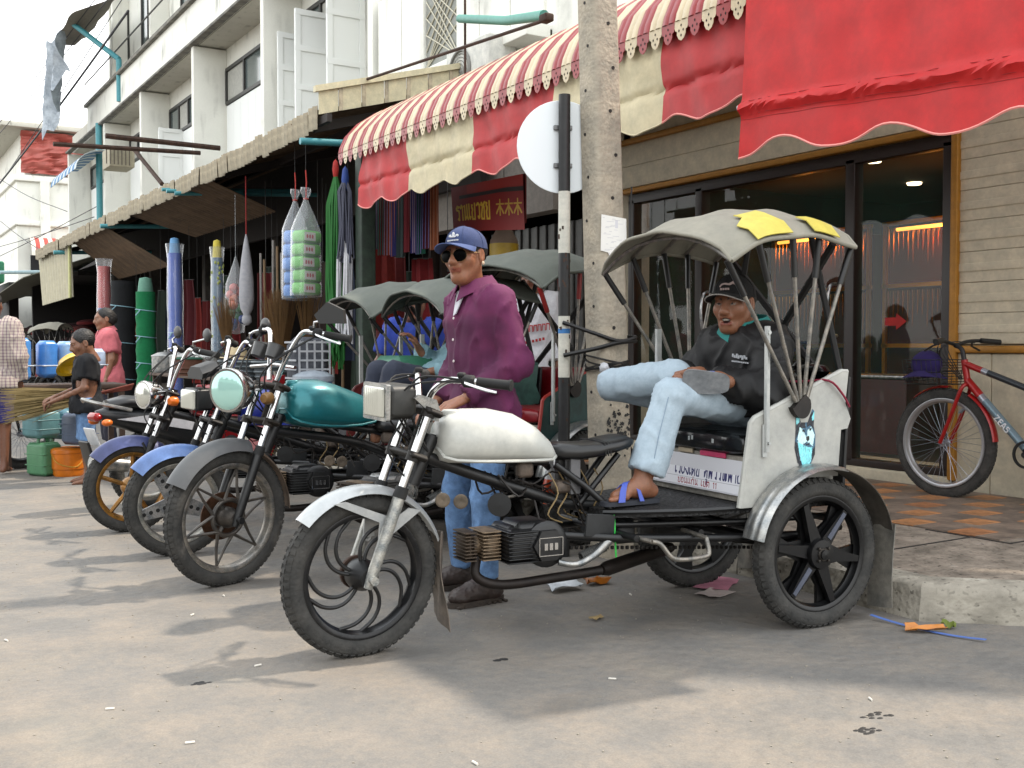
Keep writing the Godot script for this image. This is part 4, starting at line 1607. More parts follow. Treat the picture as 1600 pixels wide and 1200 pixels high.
func printed(key: String, im: Image, rough := 0.5) -> StandardMaterial3D:
	var m := StandardMaterial3D.new()
	m.albedo_texture = ImageTexture.create_from_image(im)
	m.roughness = rough
	m.cull_mode = BaseMaterial3D.CULL_DISABLED
	mats[key] = m
	return m

func printed_sheets() -> void:
	var im := Image.create(768, 176, false, Image.FORMAT_RGB8)
	im.fill(Color(0.86, 0.86, 0.88))
	var navy := Color(0.10, 0.10, 0.34)
	write_thai(im, ["e", "r", "ue", "oo", "ng", "e", "d", "ch", " ", "s", "u", "p", "r", "r", "n2", "f", "m1", "aa", "y"], Vector2(236, 42), 70, 7, navy, 0.735)
	write_thai(im, ["kh", "oo", "n", "e", "e", "k", "m1", "n", " ", "e", "kh", "t", " ", "1", "1"], Vector2(262, 132), 28, 4, Color(0.55, 0.10, 0.16), 1.45)
	im.fill_rect(Rect2i(0, 124, 768, 2), Color(0.55, 0.55, 0.58))
	im.fill_rect(Rect2i(0, 168, 768, 8), Color(0.75, 0.75, 0.77))
	for k in 5:
		im.fill_rect(Rect2i(0, 171 - k, 768 - k * 90, 1), Color(0.7, 0.7, 0.72))
	write_thai(im, ["s", "k", "aa", "y", "l"], Vector2(236, 8), 14, 3, navy, 0.8)
	printed("nameboard", im, 0.45)
	# wolf head sticker: pale muzzle and chest, dark cap and back
	var w := Image.create(96, 192, false, Image.FORMAT_RGB8)
	var ice := Color(0.50, 0.85, 0.88)
	var pale := Color(0.78, 0.92, 0.93)
	var dark := Color(0.06, 0.09, 0.14)
	var mid := Color(0.20, 0.36, 0.46)
	w.fill(mid)
	polyfill(w, [Vector2(0, 0), Vector2(30, 20), Vector2(62, 24), Vector2(96, 0), Vector2(96, 70), Vector2(70, 52), Vector2(50, 60), Vector2(28, 60), Vector2(0, 100)], dark)
	polyfill(w, [Vector2(3, 6), Vector2(22, 30), Vector2(20, 42), Vector2(6, 48)], ice)
	polyfill(w, [Vector2(90, 4), Vector2(78, 26), Vector2(80, 38), Vector2(90, 34)], ice)
	polyfill(w, [Vector2(22, 56), Vector2(40, 66), Vector2(52, 90), Vector2(60, 66), Vector2(76, 56), Vector2(92, 84), Vector2(84, 120), Vector2(70, 112), Vector2(56, 104), Vector2(40, 112), Vector2(26, 118), Vector2(12, 96)], pale)
	polyfill(w, [Vector2(14, 104), Vector2(44, 116), Vector2(62, 122), Vector2(82, 122), Vector2(76, 168), Vector2(56, 190), Vector2(36, 178), Vector2(22, 144)], ice)
	polyfill(w, [Vector2(0, 100), Vector2(14, 110), Vector2(26, 160), Vector2(40, 192), Vector2(0, 192)], dark)
	polyfill(w, [Vector2(96, 118), Vector2(82, 130), Vector2(78, 170), Vector2(60, 192), Vector2(96, 192)], dark)
	polyfill(w, [Vector2(52, 88), Vector2(66, 86), Vector2(68, 98), Vector2(60, 104), Vector2(53, 98)], Color(0.02, 0.02, 0.03))
	polyfill(w, [Vector2(44, 108), Vector2(60, 112), Vector2(72, 106), Vector2(66, 116), Vector2(54, 116)], dark)
	polyfill(w, [Vector2(34, 64), Vector2(46, 68), Vector2(44, 74), Vector2(34, 70)], dark)
	polyfill(w, [Vector2(66, 62), Vector2(78, 60), Vector2(76, 68), Vector2(68, 70)], dark)
	polyfill(w, [Vector2(46, 30), Vector2(54, 30), Vector2(58, 84), Vector2(52, 86)], mid)
	var r := RandomNumberGenerator.new()
	r.seed = 6
	for k in 420:
		var x := r.randi_range(2, 92)
		var y := r.randi_range(30, 186)
		var c := w.get_pixel(x, y)
		var cc := c.lightened(0.35) if k % 2 else c.darkened(0.35)
		for s in r.randi_range(3, 9):
			var xx := x + int(s * 0.25 * signf(x - 52))
			if xx >= 0 and xx < 96 and y + s < 192:
				w.set_pixel(xx, y + s, cc)
	printed("wolf", w, 0.4)

# ------------------------------------------------------------------ wheels
func tyre_mesh(R: float, w: float, ri: float) -> MB:
	var b := MB.new()
	b.crease = 0.3
	var prof := []
	var hw := w / 2.0
	prof = [Vector2(ri, -hw * 0.72), Vector2(ri + (R - ri) * 0.35, -hw * 0.98), Vector2(R - (R - ri) * 0.30, -hw), Vector2(R - (R - ri) * 0.10, -hw * 0.72), Vector2(R, -hw * 0.30), Vector2(R + 0.001, 0), Vector2(R, hw * 0.30), Vector2(R - (R - ri) * 0.10, hw * 0.72), Vector2(R - (R - ri) * 0.30, hw), Vector2(ri + (R - ri) * 0.35, hw * 0.98), Vector2(ri, hw * 0.72)]
	b.lathe(prof, Vector3.ZERO, Vector3.BACK, 72, true)
	# tread blocks
	var n := int(TAU * R / 0.030)
	for k in n:
		var a := TAU * k / n
		var u := Vector3(cos(a), sin(a), 0)
		var t := Vector3(-sin(a), cos(a), 0)
		for s in [-1, 1]:
			var nz := Vector3(0, 0, s)
			var up: Vector3 = (u * 0.72 + nz * 0.69).normalized()
			b.bx(u * (R - (R - ri) * 0.085) + nz * (hw * 0.66), Vector3(0.019, 0.008, hw * 0.50), 0.0, Basis(t, up, t.cross(up)))
		b.bx(u * (R + 0.001) + t * 0.012, Vector3(0.018, 0.006, hw * 0.6), 0.0, Basis(t, u, t.cross(u)))
	return b

func wheel(root: Node3D, called: String, at: Vector3, R: float, style: String, rimm: Material, spm: Material, tw := 0.078, turn := Basis.IDENTITY) -> Node3D:
	var w := Node3D.new()
	w.name = nm(called, root)
	root.add_child(w, true)
	w.position = at
	w.basis = turn
	var ri := R - 0.068
	obj("tyre", tyre_mesh(R, tw, ri), mat("tyre", Color(0.25, 0.245, 0.235), 0.9, 0.0, "heavy", 2.2, "rough", 1.0, 0.3), w)
	var b := MB.new()
	b.lathe([Vector2(ri + 0.004, -0.030), Vector2(ri - 0.004, -0.032), Vector2(ri - 0.016, -0.026), Vector2(ri - 0.018, -0.012), Vector2(ri - 0.026, 0.0), Vector2(ri - 0.018, 0.012), Vector2(ri - 0.016, 0.026), Vector2(ri - 0.004, 0.032), Vector2(ri + 0.004, 0.030)], Vector3.ZERO, Vector3.BACK, 64, true)
	obj("rim", b, rimm, w)
	var hubw := 0.075
	b = MB.new()
	if style == "swirl":
		for k in 5:
			for s in 2:
				var a0 := TAU * k / 5.0 + s * 0.26 + 0.2
				var pts := []
				for q in 7:
					var f := q / 6.0
					var rr := lerpf(0.045, ri - 0.02, f)
					var a := a0 - 0.85 * f * f + (0.16 * s - 0.08) * f
					pts.append(Vector3(cos(a) * rr, sin(a) * rr, 0.012 * (1 - f)))
				var sb := MB.new()
				sb.tube(pathnow(pts, 3), 0.0075, 8)
				obj("spoke", sb, spm, w)
		b.lathe([Vector2(0, -hubw), Vector2(0.035, -hubw), Vector2(0.055, -0.03), Vector2(0.06, 0.0), Vector2(0.055, 0.03), Vector2(0.035, hubw), Vector2(0, hubw)], Vector3.ZERO, Vector3.BACK, 24)
		obj("hub", b, spm, w)
		b = MB.new()
		b.lathe([Vector2(0, -0.055), Vector2(0.062, -0.055), Vector2(0.062, -0.04), Vector2(0, -0.04)], Vector3.ZERO, Vector3.BACK, 24)
		obj("brake_drum", b, mat("rust"), w)
	elif style == "six":
		for k in 6:
			var a := TAU * k / 6.0 + 0.52
			var u := Vector3(cos(a), sin(a), 0)
			var v := Vector3(-sin(a), cos(a), 0)
			var sb := MB.new()
			sb.prism([Vector2(0.05, -0.028), Vector2(0.05, 0.028), Vector2(ri - 0.02, 0.012), Vector2(ri - 0.02, -0.012)], Vector3(0, 0, 0.0), u, v, Vector3(0, 0, 0.026))
			sb.prism([Vector2(0.05, -0.050), Vector2(0.05, 0.050), Vector2(ri * 0.6, 0.026), Vector2(ri - 0.012, 0.055), Vector2(ri - 0.012, -0.055), Vector2(ri * 0.6, -0.026)], Vector3(0, 0, -0.028), u, v, Vector3(0, 0, 0.018))
			obj("spoke", sb, spm, w)
			if k % 3 == 0:
				sb = MB.new()
				sb.prism([Vector2(0.075, -0.011), Vector2(0.075, 0.011), Vector2(ri - 0.03, 0.009), Vector2(ri - 0.03, -0.009)], Vector3(0, 0, 0.0265), u, v, Vector3(0, 0, 0.003))
				obj("spoke_face", sb, mat("greyspoke", Color(0.36, 0.38, 0.44), 0.5, 0.2, "soft", 2.0), w)
		b.lathe([Vector2(0, -0.05), Vector2(0.06, -0.05), Vector2(0.064, 0.03), Vector2(0.058, 0.045), Vector2(0.022, 0.048), Vector2(0.020, 0.062), Vector2(0, 0.064)], Vector3.ZERO, Vector3.BACK, 28)
		obj("hub", b, spm, w)
		b = MB.new()
		b.ring(Vector3(0, 0, 0.05), Vector3.BACK, 0.022, 0.006, 16, 6)
		for k in 4:
			var a := TAU * k / 4.0 + 0.4
			b.lathe([Vector2(0, 0.045), Vector2(0.007, 0.045), Vector2(0.006, 0.056), Vector2(0, 0.057)], Vector3(cos(a) * 0.034, sin(a) * 0.034, 0), Vector3.BACK, 6)
		obj("hub_nut", b, mat("greasemetal", Color(0.30, 0.28, 0.26), 0.5, 0.7, "heavy", 3.0), w)
	elif style == "star":
		for k in 6:
			var a := TAU * k / 6.0 + 0.3
			var pr := Vector3(cos(a), sin(a), 0) * (ri - 0.02)
			for s in [-1, 1]:
				var sb := MB.new()
				var ha: float = a + s * 0.52
				sb.tube([Vector3(cos(ha), sin(ha), 0) * 0.085 + Vector3(0, 0, 0.015), pr.lerp(Vector3(cos(ha), sin(ha), 0) * 0.085, 0.5), pr], [0.009, 0.007, 0.006], 6)
				obj("spoke", sb, spm, w)
		b.ring(Vector3(0, 0, 0.012), Vector3.BACK, 0.085, 0.011, 24, 8)
		b.lathe([Vector2(0, -hubw), Vector2(0.03, -hubw), Vector2(0.05, -0.02), Vector2(0.05, 0.02), Vector2(0.03, hubw), Vector2(0, hubw)], Vector3.ZERO, Vector3.BACK, 24)
		for k in 3:
			var a := TAU * k / 3.0
			b.rod(Vector3.ZERO, Vector3(cos(a), sin(a), 0) * 0.085, 0.012, 6)
		obj("hub", b, spm, w)
		b = MB.new()
		b.lathe([Vector2(0.05, -0.045), Vector2(0.115, -0.045), Vector2(0.115, -0.040), Vector2(0.05, -0.040)], Vector3.ZERO, Vector3.BACK, 36, true)
		obj("brake_disc", b, mat("rustdisc", Color(0.36, 0.25, 0.18), 0.5, 0.6, "heavy", 3.0), w)
	elif style == "drilled":
		for k in 5:
			var a := TAU * k / 5.0 + 0.9
			var u := Vector3(cos(a), sin(a), 0)
			var v := Vector3(-sin(a), cos(a), 0)
			var sb := MB.new()
			sb.prism([Vector2(0.03, -0.05), Vector2(0.03, 0.05), Vector2(ri - 0.018, 0.028), Vector2(ri - 0.018, -0.028)], Vector3(0, 0, -0.006), u, v, Vector3(0, 0, 0.012))
			obj("spoke", sb, spm, w)
			sb = MB.new()
			for q in 4:
				sb.lathe([Vector2(0, -0.0075), Vector2(0.011, -0.0075), Vector2(0.011, 0.0075), Vector2(0, 0.0075)], u * (0.075 + q * 0.038), Vector3.BACK, 12)
			obj("spoke_hole", sb, paint(Color(0.08, 0.08, 0.08)), w)
		b.lathe([Vector2(0, -hubw), Vector2(0.03, -hubw), Vector2(0.055, -0.02), Vector2(0.055, 0.02), Vector2(0.03, hubw), Vector2(0, hubw)], Vector3.ZERO, Vector3.BACK, 24)
		obj("hub", b, spm, w)
	elif style == "flat5":
		for k in 5:
			var a := TAU * k / 5.0 + 0.25
			var u := Vector3(cos(a), sin(a), 0)
			var v := Vector3(-sin(a), cos(a), 0)
			var sb := MB.new()
			sb.bx(u * (ri * 0.52), Vector3(ri - 0.03, 0.026, 0.02), 0.006, Basis(u, v, Vector3.BACK))
			sb.bx(u * (ri * 0.52), Vector3(ri - 0.03, 0.010, 0.032), 0.004, Basis(u, v, Vector3.BACK))
			obj("spoke", sb, spm, w)
		b.lathe([Vector2(0, -hubw), Vector2(0.03, -hubw), Vector2(0.06, -0.02), Vector2(0.06, 0.02), Vector2(0.03, hubw), Vector2(0, hubw)], Vector3.ZERO, Vector3.BACK, 24)
		obj("hub", b, spm, w)
	else:
		for k in 36:
			var a := TAU * k / 36.0
			var ha := a + (0.9 if k % 4 < 2 else -0.9)
			var s := 0.025 if k % 2 else -0.025
			b.rod(Vector3(cos(ha) * 0.02, sin(ha) * 0.02, s), Vector3(cos(a) * (ri - 0.016), sin(a) * (ri - 0.016), 0), 0.0013, 4)
		obj("spoke", b, spm, w)
		b = MB.new()
		b.lathe([Vector2(0, -0.05), Vector2(0.008, -0.05), Vector2(0.010, -0.03), Vector2(0.024, -0.028), Vector2(0.014, -0.02), Vector2(0.014, 0.02), Vector2(0.024, 0.028), Vector2(0.010, 0.03), Vector2(0.008, 0.05), Vector2(0, 0.05)], Vector3.ZERO, Vector3.BACK, 16)
		obj("hub", b, spm, w)
	return w

func arc_fender(c: Vector3, R: float, a0: float, a1: float, hw: float, drop: float, n := 26, th := 0.003, ribs := 0) -> MB:
	# a0, a1 in degrees from +x (backwards) over the top; cross section curved down at the sides
	var pv := PackedVector3Array()
	var nv := 13
	for i in n:
		var f := float(i) / (n - 1)
		var a := deg_to_rad(lerpf(a0, a1, f))
		var taper := 1.0
		for j in nv:
			var v := (float(j) / (nv - 1)) * 2.0 - 1.0
			var r := R - drop * pow(absf(v), 2.2) * taper
			if ribs > 0:
				r += 0.006 * (0.5 + 0.5 * cos(v * PI * ribs))
			pv.append(c + Vector3(cos(a) * r, sin(a) * r, v * hw))
	var b := MB.new()
	b.sheet(pv, n, nv, th)
	return b

# ------------------------------------------------------------------ one motor tricycle
# frame: x backwards, y up, z to the rider's left; origin on the ground under the rear axle
func tricycle(label: String, at: Vector3, turn: float, o: Dictionary) -> Node3D:
	var t := thing("motor_tricycle", label, "motor tricycle", at, turn, "motor tricycles parked in a row")
	var blk := mat("blackpaint", Color(0.075, 0.075, 0.08), 0.42, 0.0, "heavy", 2.0)
	var grs := mat("grease", Color(0.12, 0.105, 0.09), 0.6, 0.3, "heavy", 3.0)
	var chr := mat("chrome", Color(0.78, 0.78, 0.78), 0.2, 1.0)
	var alu := mat("alu", Color(0.66, 0.66, 0.65), 0.38, 0.85, "metal", 2.0)
	var rub := mat("rubber", Color(0.06, 0.06, 0.06), 0.75, 0.0, "soft", 2.0)
	var steel := mat("steelrod", Color(0.56, 0.54, 0.51), 0.42, 0.6, "metal", 2.5)
	var fx: float = o.fx                         # front axle x
	var R: float = o.R
	var ax := Vector3(fx, R, 0)
	var up := Vector3(0.353, 0.935, 0).normalized()
	var ang: float = deg_to_rad(o.steer)
	var sb := Basis(up, ang)
	var sx := Transform3D(sb, ax - sb * ax)
	var rimm: Material = o.rim
	# ---- front wheel
	wheel(t, "front_wheel", ax, R, o.style, rimm, o.spoke, 0.076, sb)
	# ---- fork
	var hgt: float = o.forktop - R
	var top := ax + up * (hgt / up.y)
	for s in [-1, 1]:
		var off := Vector3(0, 0, 0.083 * s)
		var b := MB.new()
		b.xf = sx
		var L := hgt / up.y
		b.tube([ax + off + up * (L * 0.47), top + off], 0.0165, 12)
		var leg := obj("fork_leg", b, chr, t)
		b = MB.new()
		b.xf = sx
		b.tube([ax + off - up * 0.035, ax + off + up * 0.01, ax + off + up * (L * 0.25), ax + off + up * (L * 0.49)], [0.015, 0.021, 0.0225, 0.0225], 12)
		b.lathe([Vector2(0, -0.012), Vector2(0.016, -0.012), Vector2(0.016, 0.026), Vector2(0, 0.026)], ax + off + Vector3(0, 0, 0.012 * s), Vector3(0, 0, s), 12)
		obj("fork_slider", b, o.slider, leg)
		b = MB.new()
		b.xf = sx
		b.tube([ax + off + up * (L * 0.475), ax + off + up * (L * 0.54)], [0.026, 0.023], 12)
		obj("fork_seal", b, rub, leg)
	var b := MB.new()
	b.xf = sx
	var L := hgt / up.y
	for f in [0.72, 0.985]:
		var c = ax + up * (L * f)
		b.bx(c + Vector3(0.015, 0, 0), Vector3(0.075, 0.026, 0.23), 0.01, Basis(Vector3(up.y, -up.x, 0), up, Vector3.BACK))
		for s in [-1, 1]:
			b.tube([c - up * 0.018 + Vector3(0, 0, 0.083 * s), c + up * 0.018 + Vector3(0, 0, 0.083 * s)], 0.026, 12)
	b.rod(ax + up * (L * 0.70) + Vector3(0.045, 0.01, 0), ax + up * L * 1.0 + Vector3(0.045, 0.01, 0), 0.024, 10)
	obj("fork_clamp", b, o.get("clamp", grs), t)
	# ---- front fender
	var fR := R + 0.032
	if o.fender == "full":
		b = arc_fender(ax, fR, 138, 20, 0.060, 0.026)
		var bb: MB
		var fm: Material = o.fendm
		var fo := put("front_fender", b.mesh(), fm, t)
		fo.transform = sx
		for s in [-1, 1]:
			bb = MB.new()
			var pl := []
			var c1 := Vector2(fx + (fR - 0.02) * cos(deg_to_rad(116)), R + (fR - 0.02) * sin(deg_to_rad(116)))
			var c2 := Vector2(fx + (fR - 0.02) * cos(deg_to_rad(48)), R + (fR - 0.02) * sin(deg_to_rad(48)))
			var leg2 := Vector2(top.x, top.y).lerp(Vector2(fx, R), 0.72)
			# two broad arms running to a lug on the slider, a band along the rim of the fender
			bb.prism([c1, c1 + Vector2(0.045, 0.006), leg2 + Vector2(0.012, 0.05), leg2 + Vector2(0.018, -0.045), leg2 + Vector2(-0.028, -0.05), leg2 + Vector2(-0.022, 0.03)], Vector3(0, 0, 0.060 * s), Vector3.RIGHT, Vector3.UP, Vector3(0, 0, 0.008 * s))
			bb.prism([c2, c2 + Vector2(-0.050, 0.012), leg2 + Vector2(0.0, 0.02), leg2 + Vector2(0.01, -0.03)], Vector3(0, 0, 0.061 * s), Vector3.RIGHT, Vector3.UP, Vector3(0, 0, 0.006 * s))
			bb.ring(Vector3(leg2.x - 0.012, leg2.y - 0.046, 0.064 * s), Vector3.BACK, 0.012, 0.007, 14, 6)
			obj("fender_stay", bb, fm, fo)
		var pv := PackedVector3Array()
		for i in 8:
			for j in 6:
				var v := j / 5.0 * 2 - 1
				var f := i / 7.0
				pv.append(Vector3(fx + fR * cos(deg_to_rad(20)) + 0.002 + 0.03 * f + 0.012 * sin(v * 3 + f * 5) - 0.01 * v * v, R + fR * sin(deg_to_rad(20)) + 0.02 - f * 0.335 - 0.05 * f * (0.5 + 0.5 * v), v * (0.05 + 0.012 * f)))
		bb = MB.new()
		bb.sheet(pv, 8, 6, 0.004)
		obj("mudflap", bb, mat("mudflap", Color(0.44, 0.40, 0.36), 0.8, 0.0, "heavy", 2.0), fo)
	elif o.fender == "split":
		# short front blade and separate rear half
		var fo := put("front_fender", arc_fender(ax + Vector3(0, 0.01, 0), fR + 0.01, 150, 72, 0.066, 0.055).mesh(), o.fendm, t)
		fo.transform = sx
		var f2 := put("rear_fender_half", arc_fender(ax, fR - 0.004, 60, 2, 0.055, 0.02).mesh(), o.fend2, t)
		f2.transform = sx
	else:
		var fo := put("front_fender", arc_fender(ax, fR + 0.006, 140, 52, 0.068, 0.06).mesh(), o.fendm, t)
		fo.transform = sx
		var bb := MB.new()
		for s in [-1, 1]:
			bb.rod(Vector3(fx + fR * cos(1.4), R + fR * sin(1.4) - 0.03, 0.06 * s), ax + up * 0.22 + Vector3(0, 0, 0.08 * s), 0.008, 6)
		obj("fender_stay", bb, blk, fo)
	# ---- headlight
	var hc: Vector3 = top + Vector3(-0.12 + o.get("hlx", 0.0), o.get("hly", 0.03), 0)
	var hx0 := sx
	var tw := Basis(Vector3.UP, deg_to_rad(o.get("twist", 0.0)))
	sx = sx * Transform3D(tw, hc - tw * hc)
	if o.head == "box":
		b = MB.new()
		b.xf = sx
		b.bx(hc + Vector3(0.012, 0, 0), Vector3(0.125, 0.126, 0.165), 0.022)
		var ho := obj("headlight", b, mat("headcase", Color(0.16, 0.16, 0.15), 0.5, 0.0, "heavy", 2.0), t)
		b = MB.new()
		b.xf = sx
		b.prism([Vector2(-0.062, -0.085), Vector2(0.062, -0.085), Vector2(0.067, -0.078), Vector2(0.067, 0.078), Vector2(0.062, 0.085), Vector2(-0.062, 0.085), Vector2(-0.067, 0.078), Vector2(-0.067, -0.078)], hc + Vector3(-0.048, 0, 0), Vector3.UP, Vector3.BACK, Vector3(-0.016, 0, 0))
		obj("bezel", b, alu, ho)
		b = MB.new()
		b.xf = sx
		b.bx(hc + Vector3(-0.066, 0, 0), Vector3(0.012, 0.108, 0.142), 0.006)
		for k in 7:
			b.bx(hc + Vector3(-0.0718, 0, -0.06 + k * 0.015), Vector3(0.003, 0.10, 0.004), 0.001)
		obj("lens", b, mat("lens", Color(0.78, 0.78, 0.74), 0.10, 0.5), ho)
		for s in [-1, 1]:
			b = MB.new()
			b.xf = sx
			b.prism([Vector2(-0.075, 0.02), Vector2(-0.055, 0.034), Vector2(0.02, 0.012), Vector2(0.036, -0.03), Vector2(0.03, -0.07), Vector2(-0.004, -0.062), Vector2(-0.012, -0.032)], top + Vector3(0, o.get("hly", 0.03) - 0.005, 0.088 * s), Vector3.RIGHT, Vector3.UP, Vector3(0, 0, 0.012 * s))
			obj("headlight_bracket", b, alu, ho)
	elif o.head == "round":
		var r: float = o.get("headr", 0.085)
		b = MB.new()
		b.xf = sx
		b.lathe([Vector2(r * 0.98, -0.035), Vector2(r * 1.03, -0.02), Vector2(r * 0.99, 0.0), Vector2(r * 0.9, 0.05), Vector2(r * 0.62, 0.09), Vector2(0, 0.105)], hc, Vector3.RIGHT, 28)
		var ho := obj("headlight", b, chr, t)
		b = MB.new()
		b.xf = sx
		b.crease = 0.2
		b.lathe([Vector2(0, -0.052), Vector2(r * 0.2, -0.0513), Vector2(r * 0.45, -0.048), Vector2(r * 0.7, -0.0425), Vector2(r * 0.95, -0.032), Vector2(r * 0.95, -0.02), Vector2(0, -0.02)], hc, Vector3.RIGHT, 28)
		obj("lens", b, o.get("lensm", mat("lens")), ho)
		for s in [-1, 1]:
			b = MB.new()
			b.xf = sx
			b.bx(hc + Vector3(0.07, 0.01, 0.075 * s), Vector3(0.13, 0.03, 0.012), 0.004)
			obj("headlight_bracket", b, chr, ho)
			b = MB.new()
			b.xf = sx
			b.lathe([Vector2(0, -0.03), Vector2(0.02, -0.028), Vector2(0.03, -0.01), Vector2(0.03, 0.02), Vector2(0.02, 0.03), Vector2(0, 0.03)], hc + Vector3(0.085, -0.035, 0.14 * s), Vector3.RIGHT, 14)
			obj("indicator", b, mat("amber", Color(0.80, 0.40, 0.12), 0.3) if r < 0.09 else mat("amber2", Color(0.45, 0.33, 0.18), 0.35), t)
	else:
		b = MB.new()
		b.xf = sx
		b.bx(hc + Vector3(0.0, -0.02, 0), Vector3(0.11, 0.12, 0.16), 0.015)
		var ho := obj("headlight", b, blk, t)
		b = MB.new()
		b.xf = sx
		b.bx(hc + Vector3(-0.06, -0.02, 0), Vector3(0.02, 0.105, 0.145), 0.008)
		obj("lens", b, mat("lens"), ho)
		b = MB.new()
		b.xf = sx
		b.prism([Vector2(-0.075, 0), Vector2(0.075, 0), Vector2(0.085, 0.03), Vector2(0.05, 0.065), Vector2(-0.05, 0.065), Vector2(-0.085, 0.03)], hc + Vector3(-0.02, 0.09, 0), Vector3.BACK, Vector3.UP, Vector3(0.10, 0.03, 0))
		obj("instrument_cluster", b, mat("cluster", Color(0.14, 0.14, 0.14), 0.5, 0.0, "soft", 2.0), t)
	sx = hx0
	if o.get("dials", false):
		b = MB.new()
		b.xf = sx
		for s in [-1, 1]:
			b.lathe([Vector2(0, -0.035), Vector2(0.035, -0.03), Vector2(0.042, 0.03), Vector2(0.044, 0.036), Vector2(0.038, 0.038), Vector2(0, 0.034)], top + Vector3(-0.02, 0.16, 0.055 * s), Vector3(0.45, 1, 0), 20)
		obj("instrument_dial", b, mat("cluster2", Color(0.30, 0.30, 0.30), 0.35, 0.5, "soft", 2.0), t)
	# ---- handlebar
	var hb: Dictionary = o.bar
	var hbo: MeshInstance3D
	b = MB.new()
	b.xf = sx
	var lpts := []
	for q: Vector3 in hb.pts:
		lpts.append(top + q)
	var rpts := []
	for q: Vector3 in lpts:
		rpts.append(Vector3(q.x, q.y, -q.z))
	b.tube(pathnow(lpts, 6), 0.0125, 10)
	b.tube(pathnow(rpts, 6), 0.0125, 10)
	hbo = obj("handlebar", b, chr, t)
	for side in 2:
		var pts: Array = lpts if side == 0 else rpts
		var e: Vector3 = pts[-1]
		var d: Vector3 = (pts[-1] - pts[-2]).normalized()
		b = MB.new()
		b.xf = sx
		b.lathe([Vector2(0, -0.02), Vector2(0.0185, -0.02), Vector2(0.018, 0.10), Vector2(0.021, 0.104), Vector2(0.021, 0.112), Vector2(0, 0.114)], e, d, 14)
		obj("grip", b, rub, hbo)
		b = MB.new()
		b.xf = sx
		b.bx(e - d * 0.055, Vector3(0.05, 0.045, 0.05), 0.012, Basis.looking_at(d, Vector3.UP))
		b.bx(e - d * 0.085 + Vector3(0, 0.02, 0), Vector3(0.03, 0.02, 0.03), 0.006, Basis.looking_at(d, Vector3.UP))
		obj("switch_box", b, rub, hbo)
		b = MB.new()
		b.xf = sx
		b.tube(pathnow([e - d * 0.05 + Vector3(-0.02, 0, 0), e - d * 0.01 + Vector3(-0.055, -0.005, 0), e + d * 0.07 + Vector3(-0.06, -0.02, 0), e + d * 0.10 + Vector3(-0.05, -0.025, 0)], 5), 0.006, 6)
		obj("lever", b, chr, hbo)
	if o.get("mirror", 0) > 0:
		for side in ([0, 1] if o.mirror == 2 else [0]):
			var pts: Array = lpts if side == 0 else rpts
			var e: Vector3 = pts[-2]
			var s := 1.0 if side == 0 else -1.0
			b = MB.new()
			b.xf = sx
			var mp: Vector3 = e + Vector3(0.05, 0.075, 0.10 * s)
			b.tube([e, e + Vector3(-0.01, 0.05, 0.02 * s), mp], 0.006, 6)
			var mo := obj("mirror", b, chr, t)
			b = MB.new()
			b.xf = sx
			if o.get("mirrorshape", "") == "diamond":
				b.prism([Vector2(-0.09, -0.01), Vector2(-0.02, 0.055), Vector2(0.07, 0.02), Vector2(0.08, -0.045), Vector2(-0.06, -0.05)], mp + Vector3(-0.015, 0.02, 0), Vector3(0.3, 0, 1).normalized(), Vector3.UP, Vector3(-0.025, 0, 0.01))
			else:
				b.ball(mp + Vector3(0, 0.02, 0), Vector3(0.02, 0.042, 0.06), 16)
			obj("mirror_head", b, mat("mirrorback", Color(0.17, 0.17, 0.17), 0.5), mo)
	# control cables, from bar to headlight and frame
	b = MB.new()
	b.xf = sx
	for k in 4:
		var s := 1.0 if k % 2 == 0 else -1.0
		var pts: Array = lpts if k % 2 == 0 else rpts
		var e: Vector3 = pts[-1]
		b.tube(pathnow([e + (pts[-2] - e) * 0.55, top + Vector3(-0.05 - 0.02 * k, 0.12 - 0.015 * k, 0.09 * s), top + Vector3(-0.06 - 0.01 * k, 0.0 - 0.02 * k, 0.04 * s), top + Vector3(0.02, -0.16, 0.04 * s)], 5), 0.0042, 5)
	b.tube(pathnow([top + Vector3(-0.10, -0.05, 0.05), top + Vector3(-0.16, -0.14, 0.07), top + Vector3(-0.10, -0.24, 0.09), ax + up * (L * 0.62) + Vector3(0.03, 0, 0.06)], 5), 0.004, 5)
	stuff("control_cable", b, rub, t)
	# ---- fuel tank
	var tp: Array = o.tank
	var rings := []
	for q in tp:
		var ring := PackedVector3Array()
		var cy: float = (q[1] + q[2]) / 2.0
		var hh: float = (q[1] - q[2]) / 2.0
		for k in 28:
			var a := TAU * k / 28.0
			var c := cos(a)
			var s := sin(a)
			var yy := signf(s) * pow(absf(s), 0.72)
			var zz := signf(c) * pow(absf(c), 0.80)
			# fuller below the middle
			var wz: float = q[3] * (1.0 - 0.16 * maxf(0.0, yy))
			ring.append(Vector3(q[0], cy + hh * yy, wz * zz))
		rings.append(ring)
	b = MB.new()
	b.crease = 0.2
	b.loft(rings)
	var tank := obj("fuel_tank", b, o.tankm, t)
	b = MB.new()
	var seam := []
	for k in tp.size():
		seam.append(Vector3(tp[k][0], tp[k][2] + 0.018, tp[k][3] * 0.98))
	for k in tp.size():
		var q: Array = tp[tp.size() - 1 - k]
		seam.append(Vector3(q[0], q[2] + 0.018, -q[3] * 0.98))
	b.tube(seam, 0.006, 6, false, true)
	obj("tank_seam", b, o.tankm, tank)
	b = MB.new()
	b.lathe([Vector2(0, 0.0), Vector2(0.034, 0.0), Vector2(0.034, 0.016), Vector2(0.028, 0.022), Vector2(0, 0.022)], Vector3(tp[2][0] + 0.02, tp[2][1] - 0.008, 0.0), Vector3.UP, 20)
	obj("filler_cap", b, o.get("capm", o.tankm), tank)
